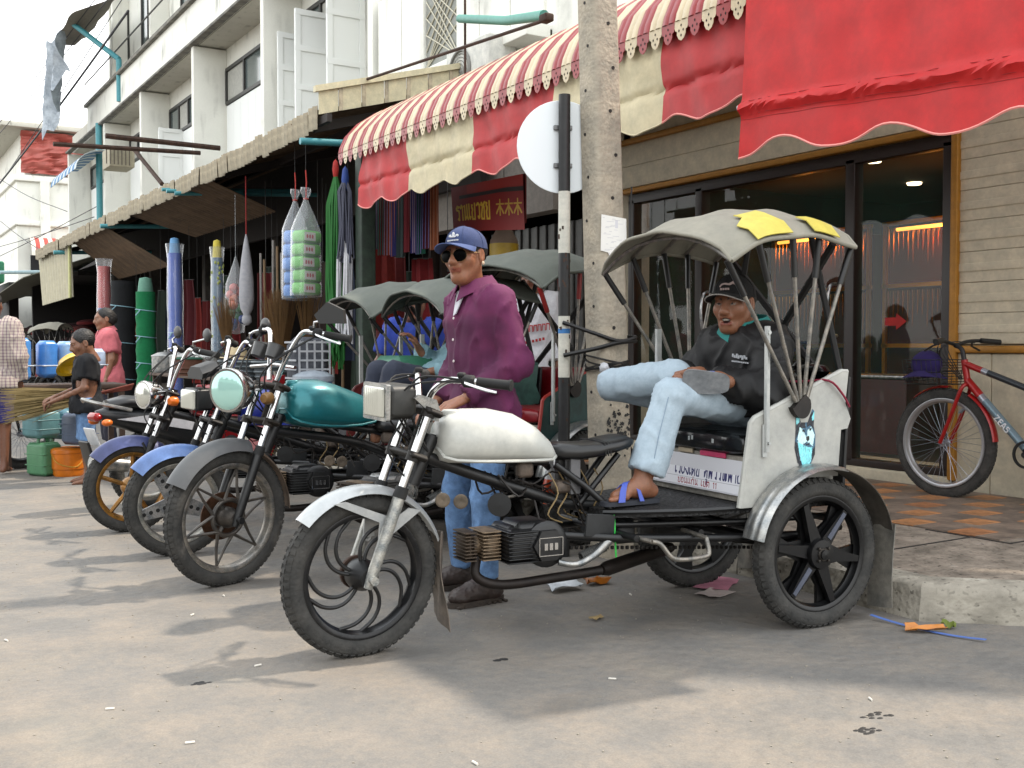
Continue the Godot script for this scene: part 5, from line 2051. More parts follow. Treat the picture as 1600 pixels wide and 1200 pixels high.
	# ---- saddle
	var sx0: float = tp[-1][0] - 0.01
	rings = []
	for q in [[0.0, .745, .70, .045], [0.03, .758, .685, .075], [0.10, .752, .682, .095], [0.18, .752, .690, .105], [0.26, .766, .705, .11], [0.32, .776, .72, .105], [0.345, .766, .735, .085]]:
		var ring := PackedVector3Array()
		for k in 20:
			var a := TAU * k / 20.0
			ring.append(Vector3(sx0 + q[0], (q[1] + q[2]) / 2 + (q[1] - q[2]) / 2 * signf(sin(a)) * pow(absf(sin(a)), 0.6), q[3] * signf(cos(a)) * pow(absf(cos(a)), 0.7)))
		rings.append(ring)
	b = MB.new()
	b.crease = 0.2
	b.loft(rings)
	var sad := obj("saddle", b, mat("vinyl", Color(0.10, 0.10, 0.105), 0.32, 0.0, "soft", 2.0, "folds", 1.0, 0.4), t)
	b = MB.new()
	for k in 3:
		b.tube([Vector3(sx0 + 0.20 + k * 0.012, .70, .108), Vector3(sx0 + 0.20 + k * 0.012, .752, .098), Vector3(sx0 + 0.20 + k * 0.012, .7585, .0), Vector3(sx0 + 0.20 + k * 0.012, .752, -.098), Vector3(sx0 + 0.20 + k * 0.012, .70, -.108)], 0.003, 5)
	stuff("stitching", b, rub, sad)
	# ---- frame tubes
	b = MB.new()
	var hx := top.x + 0.05
	b.rod(Vector3(hx, .80, 0), Vector3(hx - 0.08, .62, 0), 0.030, 12)
	b.tube(pathnow([Vector3(hx - 0.02, .72, 0), Vector3(-1.30, .645, .0), Vector3(-1.0, .54, 0), Vector3(-0.86, .50, 0), Vector3(-0.55, .47, 0.0)], 5), 0.024, 10)
	b.tube([Vector3(hx - 0.01, .79, 0), Vector3(-1.2, .70, 0), Vector3(-0.98, .68, 0)], 0.02, 10)
	for s in [-1, 1]:
		b.tube([Vector3(-0.97, .67, .05 * s), Vector3(-0.86, .585, .09 * s), Vector3(-0.72, .46, .12 * s)], 0.014, 8)
		b.tube([Vector3(-0.68, .70, .05 * s), Vector3(-0.86, .50, .04 * s)], 0.013, 8)
		b.tube([Vector3(-1.0, .40, .09 * s), Vector3(-0.75, .385, .20 * s), Vector3(-0.30, .37, .31 * s), Vector3(0.05, .36, .33 * s)], 0.017, 8)
		b.tube([Vector3(-0.78, .43, .14 * s), Vector3(-0.25, .43, .30 * s), Vector3(0.30, .43, .33 * s)], 0.013, 8)
	for x in [-0.75, -0.45, -0.2, 0.25]:
		b.rod(Vector3(x, .40, -.30), Vector3(x, .40, .30), 0.014, 8)
	b.rod(Vector3(0.02, R, -.40), Vector3(0.02, R, .40), 0.022, 10)
	b.bx(Vector3(-0.92, .60, 0.0), Vector3(0.035, 0.20, 0.03), 0.004)
	obj("frame", b, blk, t)
	b = MB.new()
	b.bx(Vector3(-0.885, .63, 0.055), Vector3(0.045, 0.16, 0.02), 0.003)
	b.bx(Vector3(-0.885, .63, -0.055), Vector3(0.045, 0.16, 0.02), 0.003)
	obj("saddle_post", b, mat("greyplate", Color(0.42, 0.42, 0.43), 0.5, 0.3, "soft", 2.0), t)
	# wiring, fuse box, hoses
	b = MB.new()
	for k in 16:
		var q := rng.randf()
		var z := rng.randf_range(-.06, .06)
		var p0 := Vector3(-1.42 + 0.5 * q, .70 - 0.14 * q, z)
		b.tube(pathnow([p0, p0 + Vector3(rng.randf_range(0.02, 0.10), rng.randf_range(-.12, -.02), rng.randf_range(-.05, .05)), p0 + Vector3(rng.randf_range(0.08, 0.22), rng.randf_range(-.12, 0.04), rng.randf_range(-.05, .05)), p0 + Vector3(rng.randf_range(0.14, 0.3), rng.randf_range(-.22, -.05), 0)], 4), rng.randf_range(0.002, 0.005), 5)
	stuff("wiring", b, mat("wires", Color(0.12, 0.10, 0.09), 0.6), t)
	b = MB.new()
	for k in 5:
		var p0 := Vector3(-1.0 + 0.06 * k, .64, rng.randf_range(-.04, .07))
		b.tube(pathnow([p0, p0 + Vector3(0.03, -0.08, 0.02), p0 + Vector3(-0.02, -0.16, 0.03), p0 + Vector3(0.06, -0.20, 0)], 4), 0.003, 5)
	stuff("loose_wire", b, mat("wirelight", Color(0.50, 0.42, 0.28), 0.6), t)
	# carburettor, horn, coil
	b = MB.new()
	b.bx(Vector3(-0.93, .58, .03), Vector3(0.075, 0.05, 0.06), 0.012)
	obj("carburettor", b, mat("cast", Color(0.42, 0.37, 0.33), 0.6, 0.4, "heavy", 3.0), t)
	b = MB.new()
	b.bx(Vector3(-1.10, .655, .04), Vector3(0.07, 0.06, 0.04), 0.012)
	obj("fuse_box", b, mat("cast"), t)
	b = MB.new()
	b.lathe([Vector2(0, 0), Vector2(0.03, 0), Vector2(0.045, 0.03), Vector2(0.045, 0.045), Vector2(0, 0.05)], Vector3(-1.22, .53, .05), Vector3(-0.3, 0.1, 1), 16)
	obj("ignition_coil", b, rub, t)
	for k in 2:
		b = MB.new()
		b.lathe([Vector2(0, -0.03), Vector2(0.02, -0.03), Vector2(0.026, 0.0), Vector2(0.029, 0.005), Vector2(0.022, 0.008), Vector2(0, 0.004)], Vector3(-1.42 + 0.075 * k, .55 - 0.01 * k, -0.02), Vector3(-0.3, 0, 1), 18)
		obj("horn", b, mat("hornm", Color(0.45, 0.40, 0.34), 0.5, 0.4, "heavy", 3.0), t)
	# ---- engine: finned barrel lying forward, covers, gaiter, pedal, exhaust
	var ez := 0.02
	b = MB.new()
	b.bx(Vector3(-1.09, .375, ez), Vector3(0.25, 0.15, 0.20), 0.03)
	b.lathe([Vector2(0, -0.1), Vector2(0.085, -0.1), Vector2(0.09, 0.07), Vector2(0.07, 0.085), Vector2(0, 0.085)], Vector3(-1.05, .375, ez + 0.04), Vector3.BACK, 24)
	var eng := obj("engine", b, o.get("engm", blk), t)
	b = MB.new()
	b.lathe([Vector2(0.0, -0.005), Vector2(0.068, -0.005), Vector2(0.066, 0.018), Vector2(0, 0.022)], Vector3(-1.055, .375, ez + 0.125), Vector3.BACK, 6)
	b.bx(Vector3(-1.10, .44, ez + 0.02), Vector3(0.15, 0.05, 0.16), 0.02)
	obj("crankcase_cover", b, o.get("engc", blk), eng)
	b = MB.new()
	b.bx(Vector3(-1.15, .375, ez + 0.03), Vector3(0.13, 0.13, 0.18), 0.02)
	for k in 9:
		b.bx(Vector3(-1.155, .315 + k * 0.0145, ez + 0.03), Vector3(0.13, 0.006, 0.198), 0.002)
	obj("cover_fin", b, o.get("engm", blk), eng)
	b = MB.new()
	b.bx(Vector3(-1.05, .372, ez + 0.134), Vector3(0.105, 0.075, 0.012), 0.006)
	b.bx(Vector3(-1.05, .372, ez + 0.141), Vector3(0.092, 0.062, 0.006), 0.003)
	obj("engine_badge", b, blk, eng)
	b = MB.new()
	for e in [[0.0, 0.034, 0.10, 0.003], [0.0, -0.034, 0.10, 0.003]]:
		b.bx(Vector3(-1.05, .372 + e[1], ez + 0.146), Vector3(e[2], e[3], 0.003))
	b.bx(Vector3(-1.10, .372, ez + 0.146), Vector3(0.003, 0.068, 0.003))
	b.bx(Vector3(-1.00, .372, ez + 0.146), Vector3(0.003, 0.068, 0.003))
	for k in 3:
		b.bx(Vector3(-1.072 + k * 0.022, .372, ez + 0.146), Vector3(0.014, 0.026, 0.003))
	stuff("badge_letters", b, chr, eng)
	b = MB.new()
	b.bx(Vector3(-1.25, .375, ez), Vector3(0.08, 0.10, 0.115), 0.02)
	b.rod(Vector3(-1.2, .375, ez), Vector3(-1.32, .375, ez), 0.035, 12)
	for k in 9:
		b.bx(Vector3(-1.262, .325 + k * 0.0132, ez), Vector3(0.075, 0.005, 0.14), 0.001)
	obj("cylinder", b, mat("castfin", Color(0.55, 0.47, 0.38), 0.55, 0.4, "heavy", 3.0), eng)
	b = MB.new()
	for k in 9:
		b.bx(Vector3(-1.345, .325 + k * 0.0132, ez), Vector3(0.05, 0.005, 0.12), 0.001)
	b.bx(Vector3(-1.345, .377, ez), Vector3(0.045, 0.105, 0.105), 0.02)
	obj("cylinder_head", b, mat("casthead", Color(0.30, 0.25, 0.20), 0.6, 0.4, "heavy", 3.0), eng)
	b = MB.new()
	b.tube(pathnow([Vector3(-1.30, .33, .03), Vector3(-1.31, .26, .05), Vector3(-1.22, .225, .08), Vector3(-1.0, .235, .10), Vector3(-0.8, .25, .12)], 5), 0.019, 10)
	b.tube([Vector3(-0.80, .25, .12), Vector3(-0.76, .25, .10), Vector3(-0.35, .26, -.10), Vector3(-0.30, .26, -.12)], [0.02, 0.030, 0.030, 0.02], 14)
	obj("exhaust_pipe", b, mat("exhaust", Color(0.14, 0.11, 0.095), 0.55, 0.5, "heavy", 2.5), t)
	b = MB.new()
	for k in 12:
		b.ring(Vector3(-0.90 + k * 0.009, .315 + k * 0.003, .14), Vector3(1, 0.3, 0), 0.018, 0.005, 12, 5)
	stuff("gaiter", b, mat("gaiter", Color(0.30, 0.30, 0.29), 0.6, 0.2, "soft", 2.0), t)
	b = MB.new()
	b.tube(pathnow([Vector3(-1.01, .305, .15), Vector3(-0.94, .295, .17), Vector3(-0.86, .325, .17), Vector3(-0.80, .375, .175), Vector3(-0.775, .385, .18)], 4), [0.012, 0.012, 0.012, 0.012, 0.013, 0.014, 0.014, 0.014, 0.015, 0.016, 0.017, 0.018, 0.018, 0.016, 0.014, 0.012, 0.01], 8)
	obj("brake_pedal", b, alu, t)
	b = MB.new()
	var ch := []
	for k in 40:
		var f := k / 39.0
		b.bx(Vector3(lerpf(-0.92, 0.0, f), lerpf(.345, R - 0.03, f), .09), Vector3(0.012, 0.014, 0.012), 0.002)
	stuff("drive_chain", b, grs, t)
	b = MB.new()
	b.bx(Vector3(-0.83, .435, .16), Vector3(0.13, 0.09, 0.012), 0.003, Basis(Vector3.BACK, -0.10))
	b.bx(Vector3(-0.70, .40, .0), Vector3(0.10, 0.10, 0.30), 0.02)
	obj("splash_plate", b, mat("oldplate", Color(0.12, 0.125, 0.13), 0.6, 0.0, "heavy", 2.0), t)
	# ---- rear body
	if o.get("body", true):
		tri_body(t, o, R)
	return t

func tri_body(t: Node3D, o: Dictionary, R: float) -> void:
	var blk: Material = mat("blackpaint")
	var alu: Material = mat("alu")
	var steel: Material = mat("steelrod")
	var rub: Material = mat("rubber")
	var pm: Material = o.panelm
	var zc: float = o.get("zc", 0.0)
	# footboard: a bent black plate, narrow towards the saddle
	var rings := []
	for q in [[-0.80, .488, .13], [-0.74, .494, .19], [-0.62, .50, .27], [-0.45, .502, .325], [-0.27, .504, .35], [0.2, .504, .35]]:
		var ring := PackedVector3Array()
		for w in [Vector2(1, 0), Vector2(1, 1), Vector2(-1, 1), Vector2(-1, 0)]:
			ring.append(Vector3(q[0], q[1] + (0.0 if w.y > 0 else -0.03), q[2] * w.x))
		rings.append(ring)
	var b := MB.new()
	b.loft(rings)
	var fb := obj("footboard", b, mat("blackmat", Color(0.10, 0.10, 0.105), 0.6, 0.0, "heavy", 1.5, "rough", 1.0, 1.0), t)
	b = MB.new()
	for s in [-1, 1]:
		b.tube([Vector3(-0.80, .482, .135 * s), Vector3(-0.74, .486, .195 * s), Vector3(-0.62, .492, .275 * s), Vector3(-0.45, .493, .33 * s), Vector3(-0.27, .495, .356 * s)], 0.010, 6)
	obj("edge_rail", b, blk, fb)
	# loop step below the board
	b = MB.new()
	b.tube(pathnow([Vector3(-0.72, .395, .36), Vector3(-0.69, .385, .37), Vector3(-0.65, .335, .385), Vector3(-0.60, .322, .39), Vector3(-0.50, .325, .39), Vector3(-0.475, .34, .385), Vector3(-0.47, .39, .36)], 4), 0.0095, 8)
	b.rod(Vector3(-0.72, .395, .36), Vector3(-0.74, .40, .2), 0.009, 6)
	b.rod(Vector3(-0.47, .39, .36), Vector3(-0.47, .40, .2), 0.009, 6)
	obj("step_loop", b, steel, t)
	# seat box, its printed name board, cushion
	b = MB.new()
	b.bx(Vector3(-0.03, .60, zc), Vector3(0.46, 0.19, 0.66), 0.005)
	obj("seat_box", b, mat("boxgrey", Color(0.62, 0.60, 0.56), 0.7, 0.0, "heavy", 1.2), t)
	if o.has("board"):
		b = MB.new()
		b.quad(Vector3(-0.278, .535, -.345), Vector3(-0.278, .535, .345), Vector3(-0.266, .675, .345), Vector3(-0.266, .675, -.345))
		b.bx(Vector3(-0.265, .604, 0), Vector3(0.012, 0.14, 0.69), 0.0)
		var nb := obj("name_board", b, mats[o.board], t)
		b = MB.new()
		b.bx(Vector3(-0.267, .688, .13), Vector3(0.008, 0.022, 0.17), 0.001)
		obj("pink_sticker", b, paint(Color(0.82, 0.24, 0.42), 0.5), t)
		b = MB.new()
		b.bx(Vector3(-0.268, .692, -.06), Vector3(0.008, 0.022, 0.10), 0.001)
		obj("paper_sticker", b, paint(Color(0.72, 0.66, 0.56), 0.6), t)
	b = MB.new()
	rings = []
	for q in [[-0.285, .715, .765, .335], [-0.275, .700, .785, .345], [-0.10, .698, .790, .345], [0.15, .698, .785, .345], [0.2, .71, .765, .335]]:
		var ring := PackedVector3Array()
		for k in 20:
			var a := TAU * k / 20.0
			ring.append(Vector3(q[0], (q[1] + q[2]) / 2 + (q[2] - q[1]) / 2 * signf(sin(a)) * pow(absf(sin(a)), 0.5), zc + q[3] * signf(cos(a)) * pow(absf(cos(a)), 0.25)))
		rings.append(ring)
	b.crease = 0.3
	b.loft(rings)
	var cus := obj("seat_cushion", b, o.get("cushm", mat("vinyl2", Color(0.05, 0.055, 0.06), 0.25, 0.0, "soft", 2.0, "folds", 1.0, 0.9)), t)
	if o.has("board"):
		b = MB.new()
		for k in 7:
			b.bx(Vector3(-0.286, .745 + 0.004 * (k % 2), -.20 + k * 0.022 + (0.10 if k > 3 else 0.0) + (0.12 if k > 5 else 0.0)), Vector3(0.004, 0.018, 0.012), 0.001)
		stuff("cushion_print", b, paint(Color(0.72, 0.74, 0.74), 0.4), cus)
	# back rest
	b = MB.new()
	b.bx(Vector3(0.20, .88, zc), Vector3(0.07, 0.26, 0.62), 0.03, Basis(Vector3.BACK, -0.18))
	obj("backrest", b, o.get("cushm", mat("vinyl2")), t)
	b = MB.new()
	b.bx(Vector3(0.262, .78, zc), Vector3(0.02, 0.46, 0.68), 0.005, Basis(Vector3.BACK, -0.06))
	obj("back_panel", b, o.get("backm", blk), t)
	# side panels
	for s in [-1, 1]:
		var poly := [Vector2(-0.315, .497), Vector2(-0.262, .832), Vector2(-0.245, .850), Vector2(-0.05, .930), Vector2(0.205, 1.032), Vector2(0.238, 1.030), Vector2(0.222, .90), Vector2(0.252, .835), Vector2(0.236, .795), Vector2(0.20, .79), Vector2(0.185, .60), Vector2(-0.10, .60), Vector2(-0.21, .497)]
		b = MB.new()
		b.prism(poly, Vector3(0, 0, 0.350 * s + zc), Vector3.RIGHT, Vector3.UP, Vector3(0, 0, 0.020 * s))
		var sp := obj("side_panel", b, pm, t)
		b = MB.new()
		var edge := []
		for k in 6:
			edge.append(Vector3(poly[k].x, poly[k].y, 0.360 * s + zc))
		b.tube(edge, 0.0115, 6)
		obj("panel_edge", b, o.get("edgem", pm), sp)
		# upright flat bar bolted to the front of the panel
		b = MB.new()
		b.bx(Vector3(-0.195, .965, 0.378 * s + zc), Vector3(0.024, 0.50, 0.006), 0.001)
		b.bx(Vector3(-0.207, .965, 0.384 * s + zc), Vector3(0.004, 0.50, 0.018), 0.001)
		b.bx(Vector3(-0.205, .76, 0.377 * s + zc), Vector3(0.022, 0.13, 0.008), 0.001)
		b.rod(Vector3(-0.19, .75, 0.376 * s + zc), Vector3(-0.19, .75, 0.392 * s + zc), 0.007, 6)
		b.rod(Vector3(-0.195, 1.19, 0.376 * s + zc), Vector3(-0.195, 1.19, 0.392 * s + zc), 0.009, 6)
		obj("upright_bar", b, mat("barwhite", Color(0.78, 0.79, 0.78), 0.45, 0.2, "soft", 2.0), t)
		# pivot plate where the canopy rods meet
		b = MB.new()
		var half := []
		for k in 13:
			var a := PI + PI * k / 12.0
			half.append(Vector2(cos(a) * 0.048, sin(a) * 0.062))
		half.append_array([Vector2(0.03, 0.03), Vector2(-0.045, -0.005)])
		b.prism(half, Vector3(-0.035, .905, 0.370 * s + zc), Vector3(0.95, 0.30, 0), Vector3(-0.30, 0.95, 0), Vector3(0, 0, 0.028 * s))
		obj("pivot_plate", b, mat("pivot", Color(0.14, 0.12, 0.11), 0.5, 0.3, "heavy", 3.0), t)
		if s == 1 and o.has("decal"):
			b = MB.new()
			b.prism([Vector2(-.048, .105), Vector2(-.040, .11), Vector2(-.020, .072), Vector2(.016, .072), Vector2(.040, .125), Vector2(.050, .115), Vector2(.046, .055), Vector2(.056, .02), Vector2(.054, -.06), Vector2(.03, -.105), Vector2(-.01, -.118), Vector2(-.036, -.09), Vector2(-.052, -.03), Vector2(-.047, .04)], Vector3(0.005, .755, 0.3705 + zc), Vector3.RIGHT, Vector3.UP, Vector3(0, 0, 0.0015))
			obj("wolf_sticker", b, mats[o.decal], sp)
		# rear fender: ribbed aluminium over the wheel, grey flap behind
		var wc := Vector3(0.03, R + 0.005, 0.435 * s)
		var fm := arc_fender(wc, R + 0.052, 167, 74, 0.066, 0.012, 22, 0.003, 3)
		var fe := put("rear_fender", fm.mesh(), o.get("rearfend", mat("ribbed", Color(0.72, 0.72, 0.71), 0.32, 0.8, "metal", 2.0)), t)
		put("fender_rear_half", arc_fender(wc + Vector3(0.005, 0, 0), R + 0.053, 76, 12, 0.064, 0.010, 18, 0.003, 0).mesh(), mat("fendback", Color(0.42, 0.40, 0.37), 0.55, 0.5, "heavy", 1.5), fe)
		var pv := PackedVector3Array()
		for i in 6:
			for j in 5:
				var v := j / 4.0 * 2 - 1
				var f := i / 5.0
				pv.append(wc + Vector3((R + 0.053) * cos(0.21) + 0.004 - 0.018 * f + 0.006 * sin(v * 2.5 + f * 4), (R + 0.05) * sin(0.21) + 0.015 - 0.345 * f + 0.01 * v, v * (0.066 + 0.006 * f)))
		b = MB.new()
		b.sheet(pv, 6, 5, 0.004)
		obj("flap", b, mat("galv", Color(0.56, 0.545, 0.51), 0.6, 0.4, "heavy", 1.5), fe)
		wheel(t, "rear_wheel", Vector3(0.03, R, 0.415 * s), R, o.get("rearstyle", "six"), mat("rimblack", Color(0.07, 0.07, 0.075), 0.35, 0.2, "soft", 2.0), mat("rimblack"), 0.08, Basis(Vector3.BACK, 0.35 * s) * Basis(Vector3.UP, 0.0 if s == 1 else PI))
		# leaf spring and shock
		b = MB.new()
		b.tube(pathnow([Vector3(-0.28, .36, .29 * s), Vector3(0.02, .325, .29 * s), Vector3(0.28, .37, .29 * s)], 6), 0.016, 6)
		b.rod(Vector3(0.03, R, .31 * s), Vector3(0.10, .55, .31 * s), 0.02, 8)
		obj("spring", b, mat("grease"), t)
	if o.has("decal"):
		b = MB.new()
		b.lathe([Vector2(0, 0), Vector2(.032, 0), Vector2(.034, .07), Vector2(.026, .10), Vector2(.0, .10)], Vector3(-.93, .50, -.06), Vector3.UP, 16)
		var ob := obj("oil_bottle", b, paint(Color(0.80, 0.28, 0.08), 0.3), t)
		b = MB.new()
		b.lathe([Vector2(0, .10), Vector2(.026, .10), Vector2(.012, .15), Vector2(.011, .175), Vector2(.0, .175)], Vector3(-.93, .50, -.06), Vector3.UP, 14)
		obj("bottle_neck", b, paint(Color(0.82, 0.82, 0.84), 0.3), ob)
		b = MB.new()
		b.lathe([Vector2(0, 0), Vector2(.022, 0), Vector2(.022, .11), Vector2(.024, .11), Vector2(.024, .14), Vector2(0, .145)], Vector3(.235, .635, .30), Vector3.UP, 16)
		obj("chrome_damper", b, mat("chrome"), t)
		b = MB.new()
		b.tube(pathnow([Vector3(-.12, .985, .05), Vector3(.05, .99, .30), Vector3(.12, .995, .385), Vector3(.19, .94, .39), Vector3(.235, .885, .385)], 4), .005, 5)
		obj("red_cord", b, paint(Color(0.55, 0.10, 0.22)), t)
		b = MB.new()
		b.ball(Vector3(.20, 1.03, .20), Vector3(.06, .035, .10), 9)
		b.ball(Vector3(.21, 1.05, .12), Vector3(.04, .03, .05), 7)
		obj("plastic_bundle", b, mat("blackfilm", Color(0.05, 0.05, 0.055), 0.2, 0.0, "soft", 2.0, "folds", 4.0, 1.0), t)
	# canopy rods and cloth
	var zl: float = o.get("zl", -0.49)
	var zr: float = o.get("zr", 0.44)
	var oy: float = o.get("cy", 0.0)
	var ox: float = o.get("cx", 0.0)
	var hoops := [[-0.425, 1.485, 1.605], [-0.275, 1.562, 1.675], [-0.105, 1.592, 1.715], [0.03, 1.590, 1.722], [0.20, 1.560, 1.690]]
	var sleeve: Material = o.get("sleevem", mat("sleeve", Color(0.07, 0.07, 0.075), 0.4, 0.0, "soft", 2.0))
	var rodm: Material = o.get("rodm", steel)
	for s in [-1, 1]:
		var zz: float = zr if s == 1 else zl
		for k in 5:
			var a := Vector3(-0.055 + k * 0.013, .90 + 0.006 * absf(k - 2), 0.385 * s + zc)
			var e := Vector3(hoops[k][0] + ox, hoops[k][1] + oy - 0.022, zz - 0.02 * s)
			b = MB.new()
			b.tube([a, e], 0.0085, 8)
			var rd := obj("canopy_rod", b, rodm, t)
			b = MB.new()
			b.tube([a.lerp(e, 0.76), e], 0.0135, 8)
			obj("rod_sleeve", b, sleeve, rd)
	var nu := 21
	var nv := 21
	var pv := PackedVector3Array()
	for i in nu:
		var f := float(i) / (nu - 1) * 4.0
		var k := mini(int(f), 3)
		var q := f - k
		var g := func(c: int) -> float:
			return cubic_interpolate(hoops[k][c], hoops[k + 1][c], hoops[maxi(k - 1, 0)][c], hoops[mini(k + 2, 4)][c], q)
		for j in nv:
			var v := float(j) / (nv - 1) * 2.0 - 1.0
			var x: float = g.call(0)
			var ys: float = g.call(1)
			var yc: float = g.call(2)
			var ex := pow(absf(v), 2.3)
			var sag := 0.008 * sin(q * PI) * (1 - ex)
			var y := lerpf(yc, ys, ex) - sag - (0.022 * maxf(0.0, absf(v) - 0.9) * 10.0) + 0.003 * sin(v * 11 + i * 0.7)
			var bulge := 0.055 * (1.0 - ex) * (1.0 if i == 0 else (1.0 - float(i) / nu)) * -1.0
			pv.append(Vector3(x + ox + bulge, y + oy, lerpf(zl, zr, (v + 1) / 2) + 0.008 * signf(v) * ex))
	b = MB.new()
	b.crease = 0.2
	b.sheet(pv, nu, nv, 0.006)
	var can := obj("canopy", b, o.canm, t)
	b = MB.new()
	for i in [0, nu - 1]:
		var e := PackedVector3Array()
		for j in nv:
			e.append(pv[i * nv + j])
		b.tube(e, 0.008, 8)
	for j in [0, nv - 1]:
		var e := PackedVector3Array()
		for i in nu:
			e.append(pv[i * nv + j])
		b.tube(e, 0.010, 8)
	obj("canopy_edge", b, o.canm, can)
	if o.get("patch", false):
		for w in [[4, 9, 16, 20], [13, 17, 18, 20]]:
			var pp := PackedVector3Array()
			var mu: int = w[1] - w[0] + 1
			var mv: int = w[3] - w[2] + 1
			for i in mu:
				for j in mv:
					var x0: int = w[0] + i + (2 if j < 2 and w[0] == 4 and i < 2 else 0)
					pp.append(pv[mini(x0, w[1]) * nv + w[2] + j] + Vector3(0.0, 0.016, 0.012 if w[2] + j > 18 else 0.0))
			b = MB.new()
			b.sheet(pp, mu, mv, 0.004)
			obj("yellow_patch", b, mat("patch", Color(0.86, 0.80, 0.36), 0.6, 0.0, "soft", 2.0), can)
	# hoops under the cloth
	for k in 5:
		b = MB.new()
		var pts := []
		for j in 11:
			var v := j / 10.0 * 2 - 1
			pts.append(Vector3(hoops[k][0] + ox, lerpf(hoops[k][2], hoops[k][1], pow(absf(v), 2.3)) + oy - 0.02, lerpf(zl, zr, (v + 1) / 2) * 0.99))
		b.tube(pts, 0.008, 6)
		obj("canopy_hoop", b, rodm, can)
	# dark webbing straps at the back
	for s in [-1, 1]:
		var z0: float = zr if s == 1 else zl
		b = MB.new()
		b.tube([Vector3(0.19 + ox, 1.56 + oy, z0 * 0.75), Vector3(0.22, 1.02, -z0 * 0.45)], 0.016, 6)
		obj("back_strap", b, mat("strap", Color(0.085, 0.08, 0.078), 0.8), t)
		b = MB.new()
		b.tube([Vector3(0.19 + ox, 1.60 + oy, z0 * 0.45), Vector3(0.22, 1.0, z0 * 0.80)], 0.014, 6)
		obj("back_strap", b, mat("strap"), t)

